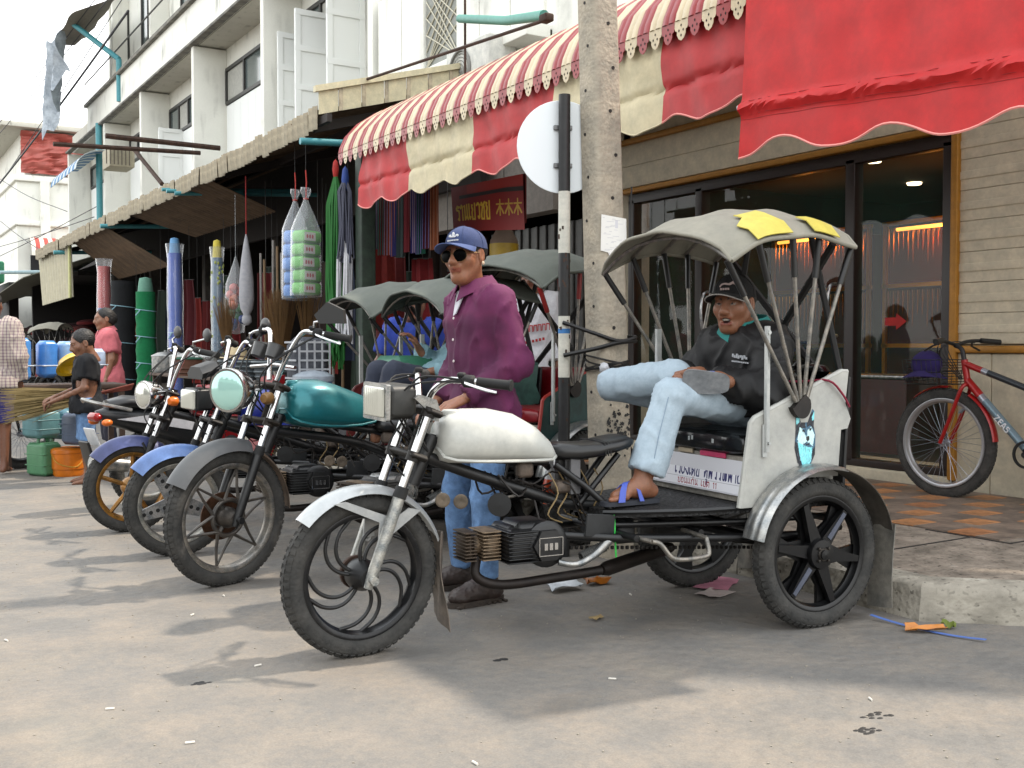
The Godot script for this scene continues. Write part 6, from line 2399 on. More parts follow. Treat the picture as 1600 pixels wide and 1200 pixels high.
func tricycles() -> void:
	printed_sheets()
	var canm := mat("canvas", Color(0.60, 0.585, 0.53), 0.85, 0.0, "soft", 1.6, "folds", 1.0, 0.4)
	var canm2 := mat("canvas2", Color(0.38, 0.40, 0.37), 0.85, 0.0, "soft", 1.4, "folds", 1.0, 0.4)
	var wp := mat("whitepaint", Color(0.80, 0.80, 0.77), 0.35, 0.0, "soft", 1.5)
	wp.clearcoat_enabled = true
	wp.clearcoat = 0.3
	var wf := mat("silverpaint", Color(0.76, 0.77, 0.77), 0.32, 0.35, "soft", 2.0)
	var panel := mat("panelwhite", Color(0.74, 0.74, 0.715), 0.42, 0.0, "soft", 1.0)
	var chr := mat("chrome", Color(0.78, 0.78, 0.78), 0.2, 1.0)
	var alu := mat("alu", Color(0.66, 0.66, 0.65), 0.38, 0.85, "metal", 2.0)
	var blk := mat("blackpaint", Color(0.075, 0.075, 0.08), 0.42, 0.0, "heavy", 2.0)
	var tank1 := [[-1.458, .800, .735, .030], [-1.450, .850, .705, .075], [-1.415, .882, .695, .112], [-1.34, .898, .690, .130], [-1.25, .897, .686, .136], [-1.15, .876, .683, .132], [-1.06, .828, .680, .115], [-1.00, .775, .678, .09], [-0.972, .735, .685, .06], [-0.962, .71, .695, .03]]
	var bar1 := {"pts": [Vector3(0.02, 0.02, 0.03), Vector3(0.03, 0.07, 0.06), Vector3(0.055, 0.108, 0.115), Vector3(0.085, 0.112, 0.165), Vector3(0.135, 0.108, 0.235)]}
	tricycle("nearest motor tricycle with cream white tank, white side panels and yellow patched grey canopy", Vector3(3.335, 0, -3.45), deg_to_rad(-5.4), {
		"fx": -1.752, "R": 0.30, "steer": 7.0, "twist": 4.0, "style": "swirl", "rim": mat("rimdark", Color(0.16, 0.16, 0.165), 0.3, 0.5, "metal", 2.0), "spoke": blk, "slider": mat("slider", Color(0.70, 0.70, 0.68), 0.4, 0.6, "metal", 2.5), "forktop": 0.905, "fender": "full", "fendm": wf, "head": "box",
		"bar": bar1, "tank": tank1, "tankm": wp, "panelm": panel, "board": "nameboard", "decal": "wolf", "canm": canm, "patch": true, "zc": 0.005})
	# second: teal tank, grey split mudguard, round lamp, red framed body set farther back
	var teal := mat("tealtank", Color(0.02, 0.47, 0.50), 0.25, 0.35, "soft", 1.5)
	teal.clearcoat_enabled = true
	teal.clearcoat = 0.5
	var redp := mat("redpaint", Color(0.55, 0.10, 0.09), 0.45, 0.0, "heavy", 2.0)
	var barh := {"pts": [Vector3(0.02, 0.02, 0.03), Vector3(0.045, 0.12, 0.06), Vector3(0.09, 0.25, 0.12), Vector3(0.105, 0.262, 0.19), Vector3(0.145, 0.252, 0.26)]}
	tricycle("second motor tricycle with glossy teal tank and big chrome round headlamp", Vector3(3.50, 0, -5.42), deg_to_rad(11.0), {
		"fx": -2.01, "cx": 0.08, "R": 0.325, "steer": 8.0, "twist": 16.0, "style": "star", "rim": mat("rimalu", Color(0.62, 0.60, 0.57), 0.35, 0.8, "metal", 2.0), "spoke": mat("spokegrey", Color(0.34, 0.32, 0.30), 0.45, 0.5, "metal", 2.0), "slider": blk, "forktop": 0.95, "fender": "split", "fendm": mat("greyfend", Color(0.34, 0.345, 0.35), 0.45, 0.0, "soft", 2.0), "fend2": mat("brownfend", Color(0.45, 0.38, 0.32), 0.6, 0.2, "heavy", 1.5), "head": "round", "headr": 0.105, "hlx": -0.10, "lensm": mat("lensteal", Color(0.66, 0.82, 0.78), 0.1, 0.3), "hly": -0.02, "dials": true, "mirror": 1, "mirrorshape": "diamond", "clamp": mat("grease2", Color(0.16, 0.13, 0.10), 0.6, 0.3, "heavy", 3.0),
		"bar": barh, "tank": [[-1.7, 0.86, 0.81, 0.03], [-1.696, 0.91, 0.77, 0.08], [-1.666, 0.955, 0.75, 0.115], [-1.597, 0.973, 0.733, 0.13], [-1.511, 0.97, 0.723, 0.132], [-1.425, 0.947, 0.717, 0.125], [-1.304, 0.905, 0.717, 0.1], [-1.201, 0.865, 0.727, 0.075], [-1.15, 0.835, 0.755, 0.045]], "tankm": teal, "panelm": mat("greenpanel", Color(0.12, 0.25, 0.24), 0.5, 0.0, "heavy", 1.5), "edgem": mat("redpaint2", Color(0.62, 0.16, 0.12), 0.45, 0.0, "soft", 1.5), "cushm": mat("redvinyl", Color(0.50, 0.06, 0.10), 0.35, 0.0, "soft", 2.0, "folds", 1.0, 0.8), "backm": redp, "canm": canm2, "sleevem": redp, "cy": -0.005, "engm": mat("castgrey", Color(0.36, 0.35, 0.34), 0.5, 0.5, "heavy", 3.0), "engc": alu})
	tricycle("third motor tricycle with light blue front mudguard, drilled wheel plates and square headlamp", Vector3(3.32, 0, -5.78), deg_to_rad(-4.0), {
		"fx": -1.80, "R": 0.285, "steer": 5.0, "twist": 12.0, "style": "drilled", "rim": mat("rimpale", Color(0.66, 0.65, 0.62), 0.35, 0.7, "metal", 2.0), "spoke": mat("spokepale", Color(0.60, 0.60, 0.60), 0.4, 0.6, "metal", 2.0), "slider": alu, "forktop": 0.90, "fender": "blade", "fendm": mat("bluefend", Color(0.40, 0.52, 0.74), 0.35, 0.1, "heavy", 1.0), "head": "cluster", "hly": -0.03, "mirror": 1,
		"bar": barh, "tank": tank1, "tankm": mat("bluetank", Color(0.10, 0.16, 0.52), 0.3, 0.1, "soft", 1.5), "panelm": mat("greenpanel2", Color(0.20, 0.33, 0.30), 0.5, 0.0, "heavy", 1.5), "canm": canm2, "cy": -0.14})
	tricycle("fourth motor tricycle with dull violet blue mudguard, gold wheel and chrome round headlamp", Vector3(3.30, 0, -6.70), deg_to_rad(-4.0), {
		"fx": -1.825, "R": 0.278, "steer": 7.0, "twist": 18.0, "style": "flat5", "rim": mat("goldrim", Color(0.62, 0.44, 0.20), 0.35, 0.6, "metal", 2.0), "spoke": mat("goldrim"), "slider": blk, "forktop": 0.86, "fender": "blade", "fendm": mat("violetfend", Color(0.27, 0.30, 0.48), 0.35, 0.2, "heavy", 1.0), "head": "round", "headr": 0.086, "hly": -0.02, "mirror": 2,
		"bar": barh, "tank": tank1, "tankm": mat("redtank", Color(0.50, 0.07, 0.10), 0.3, 0.1, "soft", 1.5), "panelm": mat("redpanel", Color(0.40, 0.10, 0.10), 0.5, 0.0, "heavy", 1.5), "canm": canm2, "cy": -0.14})
# ------------------------------------------------------------------ bodies from distance fields, meshed as surface nets
class Field extends RefCounted:
	var org: Vector3
	var s: float
	var nx: int
	var ny: int
	var nz: int
	var f := PackedFloat32Array()
	var ci := PackedByteArray()

	func _init(lo: Vector3, hi: Vector3, cell: float) -> void:
		org = lo
		s = cell
		nx = int((hi.x - lo.x) / cell) + 2
		ny = int((hi.y - lo.y) / cell) + 2
		nz = int((hi.z - lo.z) / cell) + 2
		f.resize(nx * ny * nz)
		f.fill(1.0)
		ci.resize(nx * ny * nz)

	func cone(a: Vector3, b: Vector3, ra: float, rb: float, k := 0.02, c := 0) -> Field:
		var m := maxf(ra, rb) + k + 2.0 * s
		var lo := (a.min(b) - Vector3.ONE * m - org) / s
		var hi := (a.max(b) + Vector3.ONE * m - org) / s
		var ba := b - a
		var l2 := maxf(ba.length_squared(), 1e-9)
		var k4 := 0.25 / k
		for z in range(maxi(int(lo.z), 0), mini(int(hi.z) + 1, nz)):
			for y in range(maxi(int(lo.y), 0), mini(int(hi.y) + 1, ny)):
				var base := (z * ny + y) * nx
				for x in range(maxi(int(lo.x), 0), mini(int(hi.x) + 1, nx)):
					var q := org + Vector3(x, y, z) * s - a
					var t := clampf(q.dot(ba) / l2, 0.0, 1.0)
					var d := (q - ba * t).length() - (ra + (rb - ra) * t)
					var o := f[base + x]
					if d < o:
						ci[base + x] = c
					var h := k - absf(o - d)
					f[base + x] = minf(o, d) - (h * h * k4 if h > 0.0 else 0.0)
		return self

	func ell(c: Vector3, r: Vector3, k := 0.02, col := 0, sub := false, bs := Basis.IDENTITY) -> Field:
		var m := maxf(r.x, maxf(r.y, r.z)) + k + 2.0 * s
		var lo := (c - Vector3.ONE * m - org) / s
		var hi := (c + Vector3.ONE * m - org) / s
		var inv := bs.inverse()
		var k4 := 0.25 / k
		for z in range(maxi(int(lo.z), 0), mini(int(hi.z) + 1, nz)):
			for y in range(maxi(int(lo.y), 0), mini(int(hi.y) + 1, ny)):
				var base := (z * ny + y) * nx
				for x in range(maxi(int(lo.x), 0), mini(int(hi.x) + 1, nx)):
					var q := inv * (org + Vector3(x, y, z) * s - c)
					var u := q / r
					var k0 := u.length()
					var d := k0 * (k0 - 1.0) / maxf((u / r).length(), 1e-6)
					var o := f[base + x]
					if sub:
						d = -d
						if d > o:
							ci[base + x] = col
						var h := k - absf(o - d)
						f[base + x] = maxf(o, d) + (h * h * k4 if h > 0.0 else 0.0)
					else:
						if d < o:
							ci[base + x] = col
						var h := k - absf(o - d)
						f[base + x] = minf(o, d) - (h * h * k4 if h > 0.0 else 0.0)
		return self

	# cut away the half space beyond the plane, within a ball
	func cut(c: Vector3, n: Vector3, rad := 9.0) -> Field:
		var lo := (c - Vector3.ONE * rad - org) / s
		var hi := (c + Vector3.ONE * rad - org) / s
		for z in range(maxi(int(lo.z), 0), mini(int(hi.z) + 1, nz)):
			for y in range(maxi(int(lo.y), 0), mini(int(hi.y) + 1, ny)):
				var base := (z * ny + y) * nx
				for x in range(maxi(int(lo.x), 0), mini(int(hi.x) + 1, nx)):
					if f[base + x] < 0.2:
						var q := org + Vector3(x, y, z) * s - c
						if q.length() < rad:
							f[base + x] = maxf(f[base + x], q.dot(n))
		return self

	# returns [points, triangles, colour index per point]
	func net(wr := 0.0, wf := Vector3(6, 6, 6), seed_ := 1) -> Array:
		var vid := PackedInt32Array()
		vid.resize(nx * ny * nz)
		vid.fill(-1)
		var p := PackedVector3Array()
		var t := PackedInt32Array()
		var pc := PackedByteArray()
		var st := [1, nx, nx * ny]
		var off := [0, 1, nx, nx + 1, nx * ny, nx * ny + 1, nx * ny + nx, nx * ny + nx + 1]
		var ed := [[0, 1], [2, 3], [4, 5], [6, 7], [0, 2], [1, 3], [4, 6], [5, 7], [0, 4], [1, 5], [2, 6], [3, 7]]
		for z in range(1, nz - 1):
			for y in range(1, ny - 1):
				var base := (z * ny + y) * nx
				for x in range(1, nx - 1):
					var i := base + x
					var a := f[i]
					if a > 0.9:
						continue
					var neg := a < 0.0
					for e in 3:
						var d: int = st[e]
						if neg == (f[i + d] < 0.0):
							continue
						var d1: int = st[(e + 1) % 3]
						var d2: int = st[(e + 2) % 3]
						var cells := [i - d1 - d2, i - d2, i, i - d1]
						var id := []
						for c: int in cells:
							if vid[c] < 0:
								var g := PackedFloat32Array()
								for o in off:
									g.append(f[c + o])
								var sum := Vector3.ZERO
								var cnt := 0
								for q in ed:
									var ga := g[q[0]]
									var gb := g[q[1]]
									if (ga < 0.0) != (gb < 0.0):
										var w := ga / (ga - gb)
										var va := Vector3(q[0] & 1, (q[0] >> 1) & 1, (q[0] >> 2) & 1)
										var vb := Vector3(q[1] & 1, (q[1] >> 1) & 1, (q[1] >> 2) & 1)
										sum += va.lerp(vb, w)
										cnt += 1
								var cz := c / (nx * ny)
								var cy := (c / nx) % ny
								var cx := c % nx
								vid[c] = p.size()
								p.append(org + (Vector3(cx, cy, cz) + sum / maxf(cnt, 1)) * s)
								pc.append(ci[c])
							id.append(vid[c])
						if neg:
							t.append_array([id[0], id[1], id[2], id[0], id[2], id[3]])
						else:
							t.append_array([id[0], id[2], id[1], id[0], id[3], id[2]])
		if wr > 0.0:
			var nn := Field.normals(p, t)
			var ns := FastNoiseLite.new()
			ns.seed = seed_
			ns.frequency = 1.0
			ns.fractal_octaves = 1
			ns.noise_type = FastNoiseLite.TYPE_SIMPLEX
			for k in p.size():
				var q := p[k] * wf
				var v := ns.get_noise_3dv(q)
				p[k] += nn[k] * wr * (1.7 * pow(1.0 - minf(absf(v) * 2.4, 1.0), 2.0) - 0.5 + 0.5 * ns.get_noise_3dv(q * 0.45))
		return [p, t, pc]

	static func normals(p: PackedVector3Array, t: PackedInt32Array) -> PackedVector3Array:
		var nn := PackedVector3Array()
		nn.resize(p.size())
		for k in t.size() / 3:
			var a := t[3 * k]
			var b := t[3 * k + 1]
			var c := t[3 * k + 2]
			var h := (p[b] - p[a]).cross(p[c] - p[a])
			nn[a] += h
			nn[b] += h
			nn[c] += h
		for k in nn.size():
			nn[k] = nn[k].normalized()
		return nn

func skin_in(b: MB, net: Array, cols: Array, x := Transform3D.IDENTITY, mirror := false) -> void:
	var p: PackedVector3Array = net[0]
	var t: PackedInt32Array = net[1]
	var pc: PackedByteArray = net[2]
	if mirror:
		p = p.duplicate()
		for k in p.size():
			p[k].x = -p[k].x
	var nn := Field.normals(p, t)
	if mirror:
		for k in nn.size():
			nn[k] = -nn[k]
	p = x * p
	for k in nn.size():
		nn[k] = x.basis * nn[k]
	for k in t.size() / 3:
		for e: int in ([0, 1, 2] if mirror else [0, 2, 1]):
			var i := t[3 * k + e]
			b.v.append(p[i])
			b.n.append(nn[i])
			b.uv.append(Vector2.ZERO)
			b.c.append(cols[mini(pc[i], cols.size() - 1)])

var heads := {}
var hands := {}

func head_net(open: bool, cell := 0.0042) -> Array:
	var key := str(open) + str(cell)
	if heads.has(key):
		return heads[key]
	var f := Field.new(Vector3(-0.115, -0.19, -0.135), Vector3(0.115, 0.15, 0.14), cell)
	f.ell(Vector3(0, .038, -.012), Vector3(.075, .084, .094), 0.02)
	f.ell(Vector3(0, -.035, .020), Vector3(.062, .080, .068), 0.04)
	f.ell(Vector3(0, -.098, .056), Vector3(.030, .022, .026), 0.035)
	f.cone(Vector3(.052, -.045, 0), Vector3(.02, -.10, .045), .018, .018, .03)
	f.cone(Vector3(-.052, -.045, 0), Vector3(-.02, -.10, .045), .018, .018, .03)
	f.ell(Vector3(0, .030, .074), Vector3(.052, .015, .018), 0.02)
	for s in [-1, 1]:
		f.ell(Vector3(.041 * s, -.020, .056), Vector3(.026, .024, .022), 0.03)
		f.ell(Vector3(.032 * s, .006, .098), Vector3(.020, .013, .018), 0.014, 0, true)
		f.ell(Vector3(.031 * s, .005, .072), Vector3(.0145, .0125, .0125), 0.004, 2)
		f.ell(Vector3(.031 * s, .005, .0835), Vector3(.0052, .0055, .0030), 0.001, 3)
		f.ell(Vector3(.031 * s, .0135, .080), Vector3(.019, .0065, .010), 0.005)
		f.ell(Vector3(.031 * s, -.0055, .078), Vector3(.017, .005, .009), 0.005)
		f.cone(Vector3(.016 * s, .026, .091), Vector3(.048 * s, .028, .074), .0045, .004, .004, 3)
		f.ell(Vector3(.079 * s, -.002, -.010), Vector3(.009, .034, .021), 0.008)
		f.ell(Vector3(.087 * s, .002, -.006), Vector3(.005, .020, .010), 0.006, 0, true)
		f.ell(Vector3(.013 * s, -.031, .096), Vector3(.011, .009, .012), 0.010)
	f.cone(Vector3(0, .020, .086), Vector3(0, -.026, .106), .009, .0145, 0.016)
	f.ell(Vector3(0, -.048, .085), Vector3(.030, .012, .012), 0.014)
	if open:
		f.cone(Vector3(-.020, -.054, .086), Vector3(.020, -.054, .086), .0065, .0065, .006, 1)
		f.cone(Vector3(-.019, -.080, .082), Vector3(.019, -.080, .082), .0075, .0075, .008, 1)
		f.ell(Vector3(0, -.067, .096), Vector3(.021, .0095, .022), 0.005, 4, true)
		f.ell(Vector3(0, -.062, .080), Vector3(.017, .005, .008), 0.002, 5)
	else:
		f.cone(Vector3(-.022, -.058, .083), Vector3(.0, -.055, .092), .006, .0075, .006, 1)
		f.cone(Vector3(.022, -.058, .083), Vector3(.0, -.055, .092), .006, .0075, .006, 1)
		f.cone(Vector3(-.018, -.068, .082), Vector3(.018, -.068, .082), .008, .008, .006, 1)
		f.cone(Vector3(-.024, -.0625, .094), Vector3(.024, -.0625, .094), .0016, .0016, .002, 4)
	f.cone(Vector3(0, -.06, -.022), Vector3(0, -.17, -.045), .054, .060, 0.03)
	heads[key] = f.net()
	return heads[key]

# wrist at the origin, fingers along +z, back of the hand +y, thumb on +x
func hand_net(curl: float) -> Array:
	if hands.has(curl):
		return hands[curl]
	var f := Field.new(Vector3(-.065, -.10, -.05), Vector3(.085, .05, .20), 0.0048)
	f.cone(Vector3(0, 0, -.04), Vector3(0, 0, .0), .025, .024, .02)
	for k in 4:
		var x: float = [.029, .010, -.010, -.028][k]
		f.cone(Vector3(x * .5, 0, .01), Vector3(x, .002, .085), .016, .0125, .012)
		var p := Vector3(x, .002, .088)
		var l: float = [.040, .045, .042, .032][k]
		var a := curl * 0.55
		for j in 3:
			var d := Vector3(x * 0.6, -sin(a) , cos(a)).normalized() if j == 0 else Vector3(0, -sin(a), cos(a))
			var q = p + d * (l * [1.0, 0.68, 0.55][j])
			f.cone(p, q, .0096 - .0009 * j, .0088 - .0009 * j, .004)
			p = q
			a += curl * (0.9 if j == 0 else 0.6)
	f.cone(Vector3(.015, -.004, .02), Vector3(.042, -.012, .055), .017, .0125, .012)
	f.cone(Vector3(.042, -.012, .055), Vector3(.050, -.022, .085), .0115, .010, .006)
	f.cone(Vector3(.050, -.022, .085), Vector3(.046, -.030 - .01 * curl, .110), .010, .0085, .005)
	hands[curl] = f.net()
	return hands[curl]

func frame_z(z: Vector3, y: Vector3) -> Basis:
	z = z.normalized()
	var x := y.cross(z).normalized()
	return Basis(x, z.cross(x), z)

func bounds(pts: Array, m: float) -> Array:
	var lo: Vector3 = pts[0]
	var hi: Vector3 = pts[0]
	for p: Vector3 in pts:
		lo = lo.min(p)
		hi = hi.max(p)
	return [lo - Vector3.ONE * m, hi + Vector3.ONE * m]

# local frame of a person: +z forward, +x the person's left, y up; origin on the ground
func person(label: String, at: Vector3, turn: float, J: Dictionary, o: Dictionary) -> Node3D:
	var t := thing("person", label, "person", at, turn, "people at the tricycle stand")
	var tone: Color = o.get("skin", Color(0.56, 0.37, 0.27))
	var cols := [lin(tone), lin(Color(tone.r * 0.92, tone.g * 0.74, tone.b * 0.74)), lin(Color(0.62, 0.56, 0.52)), lin(Color(0.06, 0.05, 0.05)), lin(Color(0.20, 0.08, 0.07)), lin(Color(0.85, 0.83, 0.78))]
	var sm := mat("skinm", Color.WHITE, 0.48, 0.0, "soft", 9.0, "rough", 1.0, 0.18)
	sm.subsurf_scatter_enabled = true
	sm.subsurf_scatter_strength = 0.08
	var cs: float = o.get("cell", 0.016)
	var cc: float = o.get("ccell", 0.013)
	var k: float = o.get("k", 1.0)
	var legs: bool = J.has("kL")
	var arms := []
	for s in ["L", "R"]:
		if J.has("e" + s):
			arms.append(s)
	var all := [J.pelvis, J.neck, J.sL, J.sR]
	for s in arms:
		all.append_array([J["e" + s], J["w" + s]])
	if legs:
		all.append_array([J.kL, J.kR, J.aL, J.aR])
	var bd := bounds(all, 0.20)
	# skin: one surface under the clothes
	var f := Field.new(bd[0], bd[1], cs)
	var hL: Vector3 = J.get("hL", J.pelvis + Vector3(.085, -.02, 0))
	var hR: Vector3 = J.get("hR", J.pelvis + Vector3(-.085, -.02, 0))
	var tors := func(g: Field, w: float) -> void:
		var mid: Vector3 = J.pelvis.lerp(J.neck, 0.42)
		var ch: Vector3 = J.pelvis.lerp(J.neck, 0.70)
		var sd: Vector3 = (J.sL - J.sR).normalized()
		g.cone(hL, hR, .095 * k + w, .095 * k + w, .05)
		for s in [-1, 1]:
			g.cone(J.pelvis + sd * (.055 * s * k), mid + sd * (.055 * s * k), .10 * k + w, .095 * k + w, .05)
			g.cone(mid + sd * (.055 * s * k), ch + sd * (.075 * s * k), .095 * k + w, .105 * k + w, .05)
		g.cone(J.sL.lerp(J.sR, 0.12), J.sR.lerp(J.sL, 0.12), .062 * k + w, .062 * k + w, .06)
		g.cone(ch, J.neck, .085 * k + w * 0.6, .05 * k + w * 0.5, .05)
	tors.call(f, -0.006)
	for s in arms:
		f.cone(J["s" + s], J["e" + s], .045 * k, .037 * k, .03)
		f.cone(J["e" + s], J["w" + s], .037 * k, .025 * k, .02)
	if legs:
		for s in ["L", "R"]:
			f.cone(hL if s == "L" else hR, J["k" + s], .075 * k, .05 * k, .03)
			f.cone(J["k" + s], J["a" + s], .05 * k, .034 * k, .02)
			if o.get("barefoot", false):
				var fd: Vector3 = J["f" + s]
				f.cone(J["a" + s], J["a" + s] - Vector3(0, .045, 0) - fd * 0.03, .034, .028, .02)
				f.cone(J["a" + s] - Vector3(0, .03, 0), J["a" + s] + fd * 0.13 - Vector3(0, .055, 0), .032, .018, .02)
	f.cone(J.neck, J.head - J.hu * 0.09, .052 * k, .052 * k, .02)
	var b := MB.new()
	skin_in(b, f.net(), cols)
	var hk: float = o.get("hk", 1.0)
	var hx := Transform3D(frame_z(J.hf, J.hu) * hk, J.head)
	if o.get("showhead", true):
		skin_in(b, head_net(o.get("open", false), o.get("hcell", 0.0042)), cols, hx)
	for s in arms:
		if o.get("hand" + s, true):
			var d: Vector3 = J.get("d" + s, J["w" + s] - J["e" + s])
			var up_: Vector3 = J.get("u" + s, Vector3.UP)
			var side_ := frame_z(d, up_)
			skin_in(b, hand_net(o.get("curl" + s, 0.5)), cols, Transform3D(side_ * (0.95 * k), J["w" + s]), (s == "L") != o.get("flip" + s, false))
	var body := obj("body", b, sm, t)
	# shirt
	if o.has("shirt"):
		var w: float = o.get("loose", 0.016)
		f = Field.new(bd[0], bd[1], cc)
		tors.call(f, w)
		var hem: Vector3 = J.pelvis + (J.pelvis - J.neck).normalized() * o.get("hem", 0.0)
		if o.get("hem", 0.0) > 0.02:
			f.cone(J.pelvis, hem, .135 * k + w, .15 * k + w, .05)
			f.cone(hL, hR, .118 * k + w, .118 * k + w, .05)
			f.cone(hL + (hem - J.pelvis), hR + (hem - J.pelvis), .112 * k + w, .112 * k + w, .05)
		for s in arms:
			var sl: float = o.get("sleeve", 1.0)
			f.cone(J["s" + s], J["e" + s], .060 * k + w, .056 * k + w, .04)
			if sl > 0.55:
				f.cone(J["e" + s], J["w" + s], .054 * k + w, .040 * k + w * 0.7, .03)
				f.cut(J["w" + s].lerp(J["e" + s], 0.08), (J["w" + s] - J["e" + s]).normalized(), 0.10)
			else:
				f.cut(J["s" + s].lerp(J["e" + s], sl * 1.6), (J["e" + s] - J["s" + s]).normalized(), 0.16)
		f.cut(J.neck + Vector3(0, .004, 0), (J.neck - J.pelvis.lerp(J.neck, 0.6)).normalized(), 0.11)
		if o.get("hem", 0.0) > -0.5:
			f.cut(hem, (J.pelvis - J.neck).normalized(), 0.30)
		b = MB.new()
		skin_in(b, f.net(o.get("wr", 0.007), o.get("wf", Vector3(7, 3.2, 7)), 3), [Color.WHITE])
		if o.get("fade_sheen", false):
			# fading, pink sheen (shoulders, sleeves) and front shading painted into the vertex colours
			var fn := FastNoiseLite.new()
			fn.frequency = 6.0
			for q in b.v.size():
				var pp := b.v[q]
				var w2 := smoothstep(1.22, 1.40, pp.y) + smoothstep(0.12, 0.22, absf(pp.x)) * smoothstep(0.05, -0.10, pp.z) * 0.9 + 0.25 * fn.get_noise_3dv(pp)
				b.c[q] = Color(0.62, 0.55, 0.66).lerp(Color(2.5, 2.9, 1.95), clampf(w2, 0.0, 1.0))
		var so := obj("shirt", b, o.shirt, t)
		if o.has("collar"):
			b = MB.new()
			var bs := frame_z((J.hf * Vector3(1, 0, 1)).normalized() if not J.has("cf") else J.cf, Vector3.UP)
			for s in [-1, 1]:
				var pv := PackedVector3Array()
				for i in 9:
					var a := deg_to_rad(lerpf(172, 14, i / 8.0))
					for j in 4:
						var v := j / 3.0
						var drop := v * (0.045 + 0.035 * pow(i / 8.0, 3))
						var r: float = 0.066 + 0.034 * v + o.get("cl", 0.0)
						pv.append(J.neck + bs * Vector3(sin(a) * r * s, 0.062 - drop - 0.045 * pow(i / 8.0, 1.6), cos(a) * (r + 0.014) + 0.004))
				b.sheet(pv, 9, 4, 0.004)
			obj("collar", b, o.collar, so)
	# trousers
	if legs and o.has("trousers"):
		var w: float = o.get("tloose", 0.014)
		f = Field.new(bd[0], bd[1], cc)
		f.cone(hL, hR, .098 * k + w, .098 * k + w, .04)
		f.cone(J.pelvis, J.pelvis.lerp(J.neck, 0.12), .10 * k + w, .095 * k + w, .05)
		for s in ["L", "R"]:
			var hp := hL if s == "L" else hR
			var le: float = o.get("leglen", 0.94)
			f.cone(hp, J["k" + s], .085 * k + w, .060 * k + w, .025)
			if le > 0.3:
				var whole: bool = o.get("nocut", "") != s
				f.cone(J["k" + s], J["a" + s] if whole else J["k" + s].lerp(J["a" + s], 0.72), .060 * k + w, (.050 + o.get("flare", 0.0)) * k + w, .02)
				if whole:
					f.cut(J["k" + s].lerp(J["a" + s], le), (J["a" + s] - J["k" + s]).normalized(), 0.13)
			else:
				f.cut(J["k" + s], (J["k" + s] - hp).normalized(), 0.13)
		f.cut(J.pelvis.lerp(J.neck, 0.25), (J.neck - J.pelvis).normalized(), 0.25)
		b = MB.new()
		skin_in(b, f.net(o.get("twr", 0.0038), o.get("twf", Vector3(7, 4, 7)), 8), [Color.WHITE])
		obj("trousers", b, o.trousers, t)
	# hair or cap
	if o.get("showhead", true):
		if o.has("cap"):
			cap(t, hx, o)
		f = Field.new(Vector3(-.11, -.12, -.14), Vector3(.11, .16, .13), 0.006)
		f.ell(Vector3(0, .036, -.018), Vector3(.083, .093, .100), 0.01)
		if o.get("bun", false):
			f.ell(Vector3(0, .0, -.11), Vector3(.05, .05, .04), 0.03)
			f.ell(Vector3(0, -.02, -.05), Vector3(.075, .07, .06), 0.03)
		f.ell(Vector3(0, -.045, .085), Vector3(.088, .115, .090), 0.012, 0, true)
		f.ell(Vector3(0, -.11, .0), Vector3(.12, .085, .085), 0.02, 0, true)
		for s in [-1, 1]:
			f.ell(Vector3(.085 * s, -.004, -.004), Vector3(.018, .032, .024), 0.006, 0, true)
		if o.has("cap"):
			f.cut(Vector3(0, .075, 0), Vector3.UP, 0.2)
		b = MB.new()
		skin_in(b, f.net(0.003, Vector3(60, 20, 60), 2), [Color.WHITE], hx)
		obj("hair", b, mat("hair", Color(0.075, 0.065, 0.06), 0.6), t)
	return t

